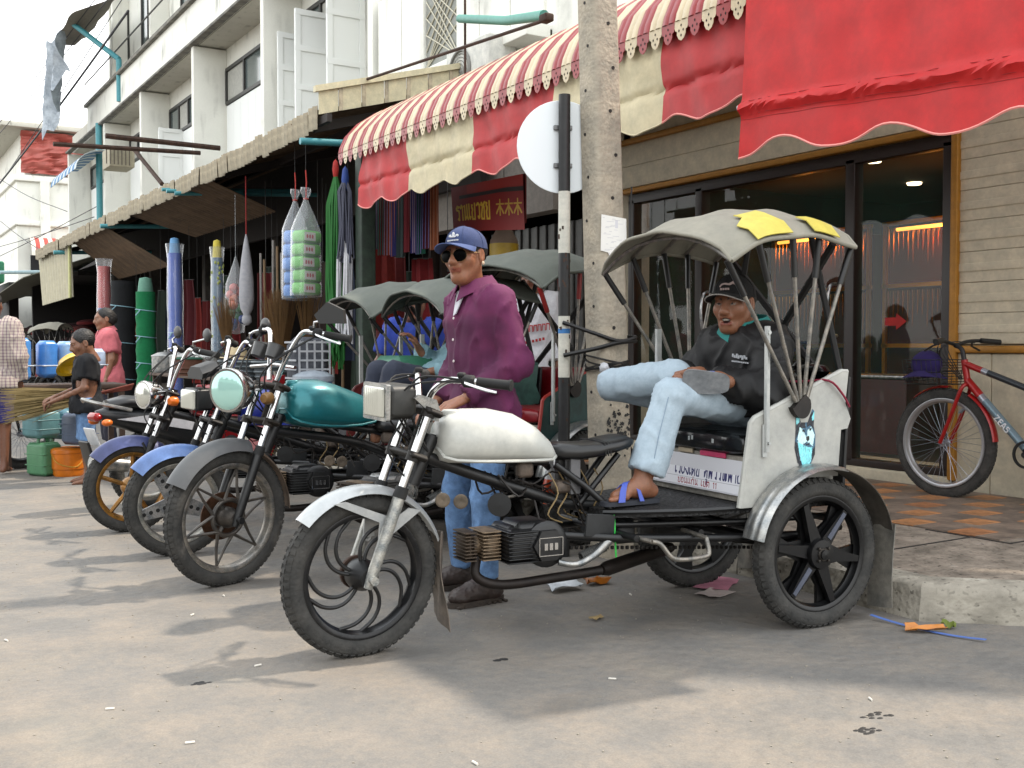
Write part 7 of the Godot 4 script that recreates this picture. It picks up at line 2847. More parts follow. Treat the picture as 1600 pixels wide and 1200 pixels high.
func cap(t: Node3D, hx: Transform3D, o: Dictionary) -> void:
	var b := MB.new()
	b.xf = hx
	b.crease = 0.3
	var pv := PackedVector3Array()
	var nu := 10
	var nv := 33
	for i in nu:
		var ph := PI * 0.5 * i / (nu - 1)
		for j in nv:
			var a := TAU * j / (nv - 1)
			var fr := maxf(0.0, cos(a))
			pv.append(Vector3(sin(a) * .0865 * sin(ph), .030 + (.098 + 0.006 * fr) * pow(cos(ph), 0.85) + 0.016 * pow(sin(ph), 4) * fr, cos(a) * .103 * sin(ph) - .012 + 0.004 * fr))
	b.sheet(pv, nu, nv, 0.003)
	b.ball(Vector3(0, .130, -.012), Vector3(.008, .005, .008), 8)
	var co := obj("cap", b, o.cap, t)
	b = MB.new()
	b.xf = hx
	pv = PackedVector3Array()
	for i in 15:
		var a := deg_to_rad(lerpf(-68, 68, i / 14.0))
		for j in 7:
			var v := j / 6.0
			var reach := 0.080 * sqrt(maxf(0.0, 1.0 - pow(absf(a) / deg_to_rad(70), 2.4)))
			pv.append(Vector3(sin(a) * (.086 + reach * v * 0.30), .052 - .022 * pow(sin(a), 2) - v * 0.004 - 0.022 * v * pow(sin(a), 2), cos(a) * .101 - .008 + reach * v))
	b.crease = 0.2
	b.sheet(pv, 15, 7, 0.004)
	obj("brim", b, o.get("brimm", o.cap), co)
	if o.has("brimedge"):
		b = MB.new()
		b.xf = hx
		var e := []
		for i in 15:
			e.append(pv[i * 7 + 6])
		b.tube(e, 0.0028, 5)
		obj("brim_piping", b, o.brimedge, co)
	b = MB.new()
	b.xf = hx
	for s in 6:
		var a := TAU * (s + 0.5) / 6.0
		var e := []
		for i in 8:
			var ph := PI * 0.5 * (i + 0.6) / 7.6
			var fr := maxf(0.0, cos(a))
			e.append(Vector3(sin(a) * .0885 * sin(ph), .031 + (.100 + 0.006 * fr) * pow(cos(ph), 0.85) + 0.016 * pow(sin(ph), 4) * fr, cos(a) * .105 * sin(ph) - .012 + 0.004 * fr))
		b.tube(e, 0.0012, 4)
	stuff("seam", b, o.cap, co)
	b = MB.new()
	b.xf = hx
	if o.get("caplogo", 0) == 1:
		# a lotus-like white emblem over two short lines of lettering
		for q in [[-0.018, .086, .016, .010], [0.0, .092, .014, .016], [0.018, .086, .016, .010], [0.0, .082, .030, .007]]:
			b.ball(Vector3(q[0], q[1], .0925 - absf(q[0]) * 0.25 - (q[1] - .08) * 0.55), Vector3(q[2] * 0.6, q[3] * 0.7, .004), 8)
		for k in 8:
			b.bx(Vector3(-.026 + k * .0074, .066, .0985 - absf(-.026 + k * .0074) * 0.22), Vector3(.005, .006, .003))
	else:
		# a leaping cat outline over four block letters
		var cat := [Vector2(-.030, .0), Vector2(-.022, .010), Vector2(-.008, .013), Vector2(.008, .010), Vector2(.018, .016), Vector2(.030, .026), Vector2(.026, .014), Vector2(.032, .004), Vector2(.024, .008), Vector2(.014, .002), Vector2(.0, .004), Vector2(-.012, .006), Vector2(-.022, .002), Vector2(-.026, -.006)]
		b.prism(cat, Vector3(.012, .082, .0915), Vector3(1, 0, -0.22), Vector3(0, 1, -0.5), Vector3(0, 0, .004))
		for k in 4:
			b.bx(Vector3(-.012 + k * .011, .069, .0980), Vector3(.008, .009, .003))
	stuff("emblem", b, o.get("emblemm", paint(Color(0.88, 0.88, 0.88))), co)

func people() -> void:
	var denim := mat("denim", Color(0.42, 0.56, 0.74), 0.9, 0.0, "heavy", 2.0, "fine", 1.0, 0.3)
	var pale := mat("paledenim", Color(0.71, 0.78, 0.83), 0.9, 0.0, "soft", 3.0, "folds", 1.0, 0.25)
	# ---- the man standing between the first two tricycles
	var purple := mat("purple", Color(0.42, 0.135, 0.32), 0.85, 0.0, "soft", 2.4, "folds", 1.0, 0.35)
	var J := {"pelvis": Vector3(0, .86, -.01), "neck": Vector3(0, 1.395, .02), "head": Vector3(0.01, 1.535, .075), "hf": Vector3(.44, -.02, .90).normalized(), "hu": Vector3(0.0, .99, .10).normalized(),
		"sL": Vector3(.165, 1.335, .0), "eL": Vector3(.215, 1.06, -.06), "wL": Vector3(.145, .905, .165), "dL": Vector3(-.05, -.35, .9), "uL": Vector3(.3, .9, .3),
		"sR": Vector3(-.165, 1.335, .0), "eR": Vector3(-.21, 1.06, -.03), "wR": Vector3(-.16, .88, .14), "dR": Vector3(.05, -.6, .8), "uR": Vector3(0, .8, .5),
		"kL": Vector3(.125, .47, .04), "aL": Vector3(.115, .095, .035), "kR": Vector3(-.15, .47, .03), "aR": Vector3(-.20, .095, -.03), "cf": Vector3(0.05, 0, 1)}
	var man := person("standing man in a purple shirt, blue cap and sunglasses behind the nearest motorcycle", Vector3(2.43, 0, -4.20), -PI / 2, J, {
		"skin": Color(0.60, 0.39, 0.28), "shirt": purple, "collar": purple, "loose": 0.018, "hem": 0.13, "trousers": denim, "tloose": 0.012, "leglen": 0.97, "wr": 0.0075, "wf": Vector3(9, 3.0, 9), "fade_sheen": true, "k": 0.93, "hk": 1.0, "cap": mat("capblue", Color(0.22, 0.275, 0.44), 0.9, 0.0, "soft", 3.0, "fine", 1.0, 0.3), "brimm": mat("capbrim", Color(0.28, 0.35, 0.53), 0.9, 0.0, "soft", 3.0), "caplogo": 1, "curlL": 0.45})
	var hx := Transform3D(frame_z(J.hf, J.hu), J.head)
	var b := MB.new()
	b.xf = hx
	for s in [-1, 1]:
		b.ball(Vector3(.036 * s, -.002, .096), Vector3(.033, .028, .006), 14, Basis(Vector3.UP, 0.22 * s))
	var shade := mat("shade", Color(0.02, 0.02, 0.022), 0.3)
	shade.metallic_specular = 0.12
	var gl := obj("sunglasses", b, shade, man)
	b = MB.new()
	b.xf = hx
	for s in [-1, 1]:
		var e := []
		for k in 20:
			var a := TAU * k / 20.0
			e.append(Vector3(.036 * s, -.002, .097) + Basis(Vector3.UP, 0.22 * s) * Vector3(cos(a) * .033, sin(a) * .028, 0.002))
		b.tube(e, .0007, 5, false, true)
		b.tube([Vector3(.067 * s, .008, .086), Vector3(.079 * s, .010, .03), Vector3(.082 * s, .008, -.012)], .0016, 5)
	b.tube([Vector3(-.008, .006, .101), Vector3(0, .010, .104), Vector3(.008, .006, .101)], .0015, 5)
	obj("gold_frame", b, mat("framegold", Color(0.42, 0.32, 0.18), 0.4, 0.5), gl)
	b = MB.new()
	b.xf = hx
	b.ball(Vector3(.086, -.035, -.008), Vector3(.006, .009, .008), 8)
	obj("earplug", b, paint(Color(0.9, 0.8, 0.68)), man)
	# undershirt, buttons, placket, breast pocket
	b = MB.new()
	b.prism([Vector2(-.038, .035), Vector2(.038, .035), Vector2(.012, -.075), Vector2(-.004, -.085)], J.neck + Vector3(0.008, -.045, .083), Vector3.RIGHT, Vector3(0, .93, -.32), Vector3(0, 0, .006))
	obj("undershirt", b, paint(Color(0.85, 0.85, 0.88)), man)
	b = MB.new()
	for k in 5:
		b.lathe([Vector2(0, 0), Vector2(.0065, 0), Vector2(.0055, .003), Vector2(0, .003)], Vector3(.012, 1.26 - k * .095, .140 - absf(k - 1.0) * .003), Vector3.BACK, 10)
	stuff("button", b, paint(Color(0.85, 0.80, 0.80), 0.3), man)
	for s in [1, -1]:
		shoe(man, J["aL" if s > 0 else "aR"], 0.08 * s, mat("leather", Color(0.23, 0.18, 0.16), 0.5, 0.0, "heavy", 3.0))
	# ---- the driver sitting in the nearest tricycle
	var jac := mat("jacket", Color(0.035, 0.032, 0.045), 0.65, 0.0, "soft", 2.4, "folds", 1.0, 0.8)
	var T := func(x: float, y: float, z: float) -> Vector3:
		return Vector3(z, y, -x)
	J = {"pelvis": T.call(.02, .90, 0), "neck": T.call(.005, 1.215, .0), "head": T.call(-.072, 1.315, .012), "hf": T.call(-.90, -.06, .46).normalized(), "hu": T.call(-.10, .99, .05).normalized(),
		"hL": T.call(-.02, .885, .10), "hR": T.call(-.02, .885, -.10),
		"sL": T.call(.0, 1.14, .175), "eL": T.call(-.10, .94, .275), "wL": T.call(-.30, 1.005, .12), "dL": T.call(-.75, .12, -.45), "uL": T.call(-.1, .9, .5),
		"sR": T.call(-.02, 1.13, -.18), "eR": T.call(-.16, .95, -.23), "wR": T.call(-.315, 1.035, -.03), "dR": T.call(-.6, -.25, .75), "uR": T.call(-.2, .95, .2),
		"kL": T.call(-.475, .935, .125), "aL": T.call(-.615, .575, .125), "kR": T.call(-.475, .965, -.32), "aR": T.call(-.30, 1.02, .08), "cf": T.call(-.85, 0, .5).normalized()}
	var dr := person("driver in black jacket and pale jeans sitting in the nearest tricycle, ankle on knee", Vector3(3.335, 0, -3.45), deg_to_rad(-5.4) - PI / 2, J, {
		"skin": Color(0.58, 0.385, 0.285), "open": true, "shirt": jac, "collar": mat("tealcollar", Color(0.16, 0.56, 0.54), 0.8, 0.0, "soft", 2.0), "loose": 0.028, "hem": 0.06, "trousers": pale, "tloose": 0.010, "leglen": 0.86, "nocut": "R", "flare": 0.020, "wr": 0.008, "wf": Vector3(6, 4.5, 6), "cl": 0.022, "cap": mat("capblack", Color(0.06, 0.06, 0.065), 0.9, 0.0, "soft", 3.0), "brimedge": paint(Color(0.62, 0.60, 0.58)), "emblemm": paint(Color(0.70, 0.62, 0.60)), "curlL": 0.75, "curlR": 0.7})
	# bare feet and sandals
	b = MB.new()
	var tone: Color = Color(0.58, 0.385, 0.285)
	var f := Field.new(Vector3(-.09, -.13, -.12), Vector3(.09, .08, .24), 0.006)
	f.cone(Vector3(0, .06, 0), Vector3(0, -.03, -.01), .034, .035, .02)
	f.cone(Vector3(0, -.055, -.045), Vector3(.0, -.05, .02), .030, .032, .025)
	f.cone(Vector3(0, -.03, .01), Vector3(0, -.068, .125), .036, .020, .03)
	f.cone(Vector3(.022, -.068, .09), Vector3(-.02, -.072, .11), .018, .016, .02)
	for k in 5:
		f.cone(Vector3(.030 - k * .0155, -.074, .125 - k * .007), Vector3(.033 - k * .018, -.077, .165 - k * .012), .0125 - k * .0008, .0105 - k * .0008, .004)
	var foot := f.net()
	var feet := [Transform3D(Basis(Vector3.UP, 0.0), J.aL + Vector3(0, .034, 0)), Transform3D(frame_z(T.call(-.80, .06, -.60), T.call(.60, .15, -.78)) * 0.9, T.call(-.276, 1.0, .175))]
	for x: Transform3D in feet:
		skin_in(b, foot, [lin(tone)], x)
	obj("foot", b, mats["skinm"], dr)
	for k in 2:
		var so := MB.new()
		so.xf = feet[k]
		var outl := []
		for q in 28:
			var a := TAU * q / 28.0
			var z := cos(a)
			outl.append(Vector2(signf(sin(a)) * pow(absf(sin(a)), 0.6) * (.041 + .007 * z + .004 * cos(2 * a)) * (1.4 if k else 1.0), .055 + signf(z) * pow(absf(z), 0.7) * (.105 if k else .135)))
		so.prism(outl, Vector3(0, -.104, 0), Vector3.RIGHT, Vector3.BACK, Vector3(0, .018, 0))
		var sole := obj("sandal", so, mat("sole", Color(0.50, 0.51, 0.52), 0.85, 0.0, "heavy", 3.0) if k else mat("soled", Color(0.16, 0.17, 0.20), 0.8), dr)
		so = MB.new()
		so.xf = feet[k]
		for s in [-1, 1]:
			var pv := PackedVector3Array()
			for i in 9:
				var u := i / 8.0
				for j in 4:
					var v := j / 3.0
					var zz := lerpf(.015 + 0.02 * v, .11 + .03 * v, u) if s > 0 else lerpf(.11 - 0.03 * v, .02 + .02 * v, u)
					var xx := lerpf(-.048, .050, u)
					pv.append(Vector3(xx, -.088 + .074 * pow(sin(PI * u), 0.6) - 0.12 * maxf(0.0, zz - 0.06) * sin(PI * u), zz))
			so.sheet(pv, 9, 4, 0.004)
		obj("strap", so, mat("strapblue", Color(0.26, 0.33, 0.66), 0.6), sole)
	# chest lettering and cloth badge
	b = MB.new()
	var bs := frame_z(T.call(-.86, .1, .5).normalized(), Vector3.UP)
	for k in 8:
		b.bx(T.call(-.132, 1.085, .13) + bs * Vector3(.030 - k * .0085, .004 * (k % 2) + k * .0012, 0), Vector3(.0065, .010 + .004 * (k % 3), .012), 0.0, bs)
	for k in 9:
		b.bx(T.call(-.136, 1.065, .13) + bs * Vector3(.040 - k * .0085, k * .0010, 0), Vector3(.006, .006, .012), 0.0, bs)
	stuff("chest_lettering", b, paint(Color(0.75, 0.76, 0.78)), dr)
	b = MB.new()
	b.tube([T.call(-.10, .995, .16), T.call(-.30, 1.005, .165), T.call(-.44, 1.0, .15), T.call(-.53, .93, .185), T.call(-.58, .78, .193), T.call(-.61, .66, .196)], .0014, 5)
	stuff("jeans_seam", b, paint(Color(0.52, 0.60, 0.68)), dr)
	# ---- market people
	J = stand_pose(1.55)
	J.hf = Vector3(0.1, -.06, 1).normalized()
	person("woman in a salmon pink shirt with black hair tied back beside the black roll", Vector3(2.46, 0, -12.45), -PI / 2 - 0.05, J, {"skin": Color(0.60, 0.42, 0.32), "cell": 0.02, "ccell": 0.018, "hcell": 0.0075, "shirt": cloth(Color(0.87, 0.47, 0.50)), "collar": cloth(Color(0.87, 0.47, 0.50)), "hem": 0.12, "sleeve": 0.45, "bun": true, "trousers": cloth(Color(0.2, 0.2, 0.25)), "k": 1.02, "loose": 0.024})
	J = stand_pose(1.25)
	J.hf = Vector3(0.15, -.30, 1).normalized()
	J.eL = Vector3(.17, .80, .02)
	J.wL = Vector3(.10, .70, .24)
	J.eR = Vector3(-.16, .80, .02)
	J.wR = Vector3(-.06, .72, .24)
	person("boy in a black T-shirt and blue denim shorts reaching for the brooms", Vector3(1.70, 0, -9.48), -PI / 2 - 0.1, J, {"skin": Color(0.53, 0.36, 0.27), "cell": 0.02, "ccell": 0.016, "hcell": 0.006, "shirt": cloth(Color(0.03, 0.04, 0.07)), "hem": 0.06, "sleeve": 0.42, "trousers": denim, "leglen": 0.25, "barefoot": true, "k": 0.80, "hk": 0.95, "curlL": 0.7, "curlR": 0.7, "loose": 0.02})
	J = stand_pose(1.62)
	J.eL = Vector3(.25, 1.02, -.03)
	J.wL = Vector3(.24, .76, .05)
	person("man in a plaid short sleeved shirt and dark blue shorts at the left edge", Vector3(1.11, 0, -10.58), PI * 0.86, J, {"skin": Color(0.50, 0.33, 0.25), "cell": 0.02, "ccell": 0.016, "hcell": 0.0075, "shirt": plaid(), "hem": 0.08, "sleeve": 0.60, "trousers": cloth(Color(0.23, 0.22, 0.48)), "leglen": 0.25, "barefoot": true, "curlL": 0.5, "curlR": 0.5, "loose": 0.03})
	J = stand_pose(1.56)
	J.eR = Vector3(-.27, 1.02, .05)
	person("person in a royal blue T-shirt standing behind the third tricycle's canopy", Vector3(3.74, 0, -7.45), -PI * 0.25, J, {"skin": Color(0.5, 0.33, 0.25), "cell": 0.02, "ccell": 0.018, "hcell": 0.0075, "shirt": cloth(Color(0.17, 0.26, 0.62)), "hem": 0.12, "sleeve": 0.5, "trousers": cloth(Color(0.25, 0.3, 0.4)), "k": 1.12, "loose": 0.03})
	J = stand_pose(1.66)
	var wp := person("person in a white T-shirt with red lettering standing behind the striped post", Vector3(4.75, 0.15, -7.35), -0.75, J, {"skin": Color(0.5, 0.33, 0.25), "cell": 0.02, "ccell": 0.018, "hcell": 0.0075, "shirt": cloth(Color(0.86, 0.86, 0.88)), "hem": 0.10, "sleeve": 0.6, "trousers": cloth(Color(0.10, 0.16, 0.12)), "leglen": 0.3, "k": 1.05, "loose": 0.03})
	b = MB.new()
	for k in 9:
		b.prism([Vector2(0, 0), Vector2(.006, .0), Vector2(.008, .045), Vector2(.024, .045), Vector2(.026, 0), Vector2(.032, 0), Vector2(.030, .055), Vector2(0.002, .055)], Vector3(.14 - k * .034, 1.12 - k * 0.004, .158), Vector3.RIGHT, Vector3.UP, Vector3(0, 0, .004))
		b.bx(Vector3(.12 - k * .028, 1.05 - k * .006, .160), Vector3(.018, .022, .004))
	stuff("shirt_lettering", b, paint(Color(0.68, 0.12, 0.14)), wp)
	# passenger lying back in the third tricycle, arms folded on the rail
	J = {"pelvis": Vector3(0, .90, .15), "neck": Vector3(0, 1.20, -.12), "head": Vector3(0, 1.30, -.16), "hf": Vector3(0, .25, 1).normalized(), "hu": Vector3(0, 1, -.3).normalized(),
		"sL": Vector3(.17, 1.12, -.10), "eL": Vector3(.26, .98, .05), "wL": Vector3(.16, .99, .28), "dL": Vector3(-.25, -.15, .8), "sR": Vector3(-.17, 1.12, -.10), "eR": Vector3(-.24, 1.02, .10), "wR": Vector3(-.10, 1.12, .25), "dR": Vector3(.1, .7, .5), "uR": Vector3(0, .3, -1),
		"kL": Vector3(.12, .98, .50), "kR": Vector3(-.12, .98, .50), "aL": Vector3(.12, .60, .62), "aR": Vector3(-.12, .60, .62)}
	person("passenger in a pale teal shirt leaning back in the third tricycle", Vector3(3.24, 0, -5.80), deg_to_rad(-4) - PI / 2, J, {"skin": Color(0.58, 0.40, 0.30), "cell": 0.02, "ccell": 0.018, "hcell": 0.0075, "shirt": cloth(Color(0.52, 0.66, 0.70)), "hem": 0.03, "trousers": cloth(Color(0.20, 0.22, 0.28)), "curlL": 0.3, "curlR": 0.6})

func plaid() -> StandardMaterial3D:
	var im := Image.create(64, 64, false, Image.FORMAT_RGB8)
	im.fill(Color(0.66, 0.62, 0.58))
	for k in 4:
		im.fill_rect(Rect2i(k * 16, 0, 5, 64), Color(0.50, 0.44, 0.46))
		im.fill_rect(Rect2i(0, k * 16, 64, 4), Color(0.54, 0.48, 0.48))
	for i in 4:
		for j in 4:
			im.fill_rect(Rect2i(i * 16, j * 16, 5, 4), Color(0.38, 0.28, 0.36))
	var m := StandardMaterial3D.new()
	m.albedo_texture = ImageTexture.create_from_image(im)
	m.uv1_triplanar = true
	m.uv1_scale = Vector3.ONE * 9.0
	m.roughness = 0.95
	m.cull_mode = BaseMaterial3D.CULL_DISABLED
	return m

func stand_pose(h: float) -> Dictionary:
	var k := h / 1.65
	var d := {"pelvis": Vector3(0, .86, -.01), "neck": Vector3(0, 1.395, .0), "head": Vector3(0, 1.535, .03), "sL": Vector3(.175, 1.335, 0), "eL": Vector3(.225, 1.07, -.02), "wL": Vector3(.22, .84, .05), "sR": Vector3(-.175, 1.335, 0), "eR": Vector3(-.225, 1.07, -.02), "wR": Vector3(-.22, .84, .05), "kL": Vector3(.10, .47, .02), "aL": Vector3(.10, .085, -.02), "kR": Vector3(-.10, .47, .02), "aR": Vector3(-.10, .085, -.02)}
	for q in d:
		d[q] = d[q] * k
	d["hf"] = Vector3(0, 0, 1)
	d["hu"] = Vector3(0, 1, 0)
	d["fL"] = Vector3(0.1, 0, 1).normalized()
	d["fR"] = Vector3(-0.1, 0, 1).normalized()
	return d

func shoe(t: Node3D, a: Vector3, yaw: float, m: Material) -> void:
	var x := Transform3D(Basis(Vector3.UP, yaw), Vector3(a.x, 0, a.z))
	var f := Field.new(Vector3(-.09, -.02, -.13), Vector3(.09, .17, .25), 0.007)
	f.cone(Vector3(0, .095, -.01), Vector3(0, .06, -.03), .045, .043, .03)
	f.cone(Vector3(0, .050, -.045), Vector3(0, .050, .06), .040, .045, .03)
	f.cone(Vector3(0, .085, .02), Vector3(0, .045, .15), .038, .034, .03)
	f.ell(Vector3(0.003, .042, .13), Vector3(.047, .034, .06), .02)
	f.cut(Vector3(0, .018, 0), Vector3.DOWN, 0.4)
	var b := MB.new()
	skin_in(b, f.net(0.002, Vector3(40, 40, 40), 4), [Color.WHITE], x)
	var so := obj("shoe", b, m, t)
	b = MB.new()
	b.xf = x
	var outl := []
	for q in 30:
		var an := TAU * q / 30.0
		outl.append(Vector2(sin(an) * (.046 + .008 * cos(an) - .004 * cos(3 * an)), .050 + cos(an) * .148))
	b.prism(outl, Vector3(0, 0.001, 0), Vector3.RIGHT, Vector3.BACK, Vector3(0, .024, 0))
	for q in 9:
		b.bx(Vector3(0, .006, -.08 + q * .031), Vector3(.098, .010, .014), 0.001)
	obj("sole", b, mat("shoesole", Color(0.27, 0.23, 0.20), 0.8, 0.0, "heavy", 3.0), so)
	b = MB.new()
	b.xf = x
	for q in 4:
		b.tube([Vector3(-.026, .098 - q * .011, .052 + q * .02), Vector3(0, .110 - q * .011, .056 + q * .02), Vector3(.026, .098 - q * .011, .052 + q * .02)], .003, 5)
	stuff("lace", b, mat("lace", Color(0.10, 0.08, 0.07), 0.8), so)
func bicycle() -> void:
	var red := mat("bikered", Color(0.66, 0.09, 0.09), 0.3, 0.1, "soft", 2.0)
	var blk := mat("bikeblack", Color(0.07, 0.07, 0.075), 0.5, 0.0, "soft", 2.0)
	var sil := mat("bikesilver", Color(0.70, 0.72, 0.76), 0.3, 0.7, "soft", 2.0)
	# local x runs backwards along the wall (+Z in the world)
	var t := thing("bicycle", "red and silver mountain bicycle with front basket parked against the cream shop wall", "bicycle", Vector3(6.116, 0.15, -4.48), -PI / 2)
	wheel(t, "front_wheel", Vector3(0, .357, 0), .357, "wire", mat("bikerim", Color(0.66, 0.66, 0.67), 0.35, 0.7), sil, 0.05, Basis(Vector3.UP, 0.06))
	wheel(t, "rear_wheel", Vector3(1.06, .357, 0), .357, "wire", mats["bikerim"], sil, 0.05)
	var hb := Vector3(.165, .745, 0)
	var ht := Vector3(.135, .90, 0)
	var bb := Vector3(.60, .33, 0)
	var st := Vector3(.76, .82, 0)
	for s in [-1, 1]:
		var b := MB.new()
		b.tube(pathnow([Vector3(0, .357, .052 * s), Vector3(.09, .56, .055 * s), Vector3(.15, .72, .045 * s), hb], 5), 0.013, 8)
		obj("fork_blade", b, red, t)
		b = MB.new()
		b.tube([Vector3(1.06, .357, .06 * s), bb + Vector3(0, 0, .03 * s)], 0.010, 8)
		b.tube([Vector3(1.06, .357, .06 * s), st + Vector3(-.01, -.06, .02 * s)], 0.009, 8)
		obj("stay", b, red, t)
	var b := MB.new()
	b.rod(hb, ht, 0.021, 12)
	obj("head_tube", b, red, t)
	b = MB.new()
	b.rod(bb, st, 0.017, 10)
	obj("frame", b, red, t)
	var tubes := [[ht.lerp(hb, 0.15), Vector3(.72, .68, 0), 0.0205], [ht.lerp(hb, 0.85), bb, 0.026]]
	for q in tubes:
		var cuts := [[0.0, 0.22, red], [0.22, 0.29, sil], [0.29, 0.93, mat("biketeal", Color(0.16, 0.18, 0.20), 0.3, 0.2) if q[2] < 0.022 else mat("bikesteel", Color(0.42, 0.50, 0.54), 0.3, 0.4)], [0.93, 1.0, blk]]
		for c in cuts:
			b = MB.new()
			b.rod(q[0].lerp(q[1], c[0]), q[0].lerp(q[1], c[1]), q[2], 14)
			obj("frame_tube", b, c[2], t)
	var tm := TextMesh.new()
	tm.text = "ZEA5"
	tm.font_size = 40
	tm.pixel_size = 0.0014
	tm.depth = 0.002
	var sf := SystemFont.new()
	sf.font_names = PackedStringArray(["Droid Sans"])
	sf.font_weight = 700
	tm.font = sf
	var lo := put("frame_lettering", tm, paint(Color(0.92, 0.93, 0.95), 0.3), t)
	var dir := (tubes[1][1] - tubes[1][0]).normalized() as Vector3
	lo.transform = Transform3D(Basis(dir, Vector3.BACK.cross(dir), Vector3.BACK), (tubes[1][0] as Vector3).lerp(tubes[1][1], 0.60) + Vector3(0, 0, .0265))
	b = MB.new()
	b.tube(pathnow([ht, ht + Vector3(-.02, .07, 0), ht + Vector3(-.07, .095, 0)], 4), 0.015, 8)
	b.tube(pathnow([ht + Vector3(-.07, .095, -.02), ht + Vector3(-.06, .12, -.12), ht + Vector3(-.02, .125, -.26), ht + Vector3(.0, .12, -.30)], 5), 0.012, 8)
	b.tube(pathnow([ht + Vector3(-.07, .095, -.02), ht + Vector3(-.06, .12, .12), ht + Vector3(-.02, .125, .26), ht + Vector3(.0, .12, .30)], 5), 0.012, 8)
	obj("handlebar", b, blk, t)
	for s in [-1, 1]:
		b = MB.new()
		b.rod(ht + Vector3(-.02, .125, .20 * s), ht + Vector3(.03, .115, .33 * s), 0.018, 10)
		obj("grip", b, blk, t)
		b = MB.new()
		b.tube([ht + Vector3(-.05, .115, .15 * s), ht + Vector3(-.09, .09, .20 * s), ht + Vector3(-.085, .06, .28 * s)], 0.007, 6)
		obj("brake_lever", b, blk, t)
	b = MB.new()
	for k in 4:
		b.tube(pathnow([ht + Vector3(-.05, .11, .12 * (k - 1.5)), ht + Vector3(-.16, .10 - .02 * k, .03 * (k - 1.5)), hb + Vector3(-.05, .03, .01 * (k - 1.5))], 5), 0.003, 5)
	stuff("brake_cable", b, blk, t)
	b = MB.new()
	for k in 9:
		b.rod(Vector3(-.22, .74 + .018 * k, -.12 ), Vector3(-.22, .74 + .018 * k, .12), 0.0025, 4)
		b.rod(Vector3(.06, .74 + .018 * k, -.12 ), Vector3(.06, .74 + .018 * k, .12), 0.0025, 4)
		b.rod(Vector3(-.22 + .035 * k, .74, .12 ), Vector3(-.235 + .037 * k, .90, .14), 0.0025, 4)
		b.rod(Vector3(-.22 + .035 * k, .74, -.12 ), Vector3(-.235 + .037 * k, .90, -.14), 0.0025, 4)
	for z in [-.13, .13]:
		for y in [.74, .82, .90]:
			b.rod(Vector3(-.23, y, z), Vector3(.07, y, z), 0.003, 4)
	stuff("wire_basket", b, blk, t)
	b = arc_fender(Vector3(0, .357, 0), .375, 128, 85, .028, .012)
	var fm := obj("front_mudguard", b, red, t)
	put("mudguard_tail", arc_fender(Vector3(0, .357, 0), .378, 60, 5, .030, .012).mesh(), red, fm)
	b = MB.new()
	for k in 8:
		b.bx(Vector3(.13 + .004 * k, .56 + .004 * k, .03), Vector3(.012, .004, .03))
	stuff("brake_spring", b, sil, t)
	b = MB.new()
	b.lathe([Vector2(.07, -.006), Vector2(.085, -.006), Vector2(.085, .006), Vector2(.07, .006)], bb + Vector3(0, 0, .05), Vector3.BACK, 28, true)
	b.rod(bb + Vector3(0, 0, -.06), bb + Vector3(0, 0, .07), .018, 10)
	b.rod(bb + Vector3(0, 0, .07), bb + Vector3(.10, -.14, .08), .010, 8)
	obj("crank", b, blk, t)
	b = MB.new()
	b.ball(st + Vector3(-.02, .07, 0), Vector3(.14, .03, .08), 14)
	obj("seat", b, blk, t)
	# purple cap lying in the basket
	var c := thing("purple_cap", "purple baseball cap hung over the bicycle's front basket", "cap", Vector3(6.08, 1.02, -4.60), -PI / 2 + 0.5)
	b = MB.new()
	b.xf = Transform3D(Basis(Vector3.RIGHT, 0.5), Vector3.ZERO)
	b.ball(Vector3(0, 0, 0), Vector3(.10, .085, .11), 18)
	obj("crown", b, cloth(Color(0.16, 0.10, 0.36)), c)
	b = MB.new()
	var pv := PackedVector3Array()
	for i in 9:
		for j in 4:
			var a := lerpf(-1.1, 1.1, i / 8.0)
			pv.append(Vector3(sin(a) * (.10 + .02 * j), -.04 - .012 * j - .02 * sin(a) * sin(a), cos(a) * (.10 + .027 * j)))
	b.sheet(pv, 9, 4, .004)
	obj("brim", b, cloth(Color(0.16, 0.10, 0.36)), c)

func plastic() -> StandardMaterial3D:
	if not mats.has("film"):
		var m := StandardMaterial3D.new()
		m.albedo_color = Color(0.88, 0.90, 0.92, 0.13)
		m.transparency = BaseMaterial3D.TRANSPARENCY_ALPHA
		m.roughness = 0.12
		m.cull_mode = BaseMaterial3D.CULL_DISABLED
		mats["film"] = m
	return mats["film"]

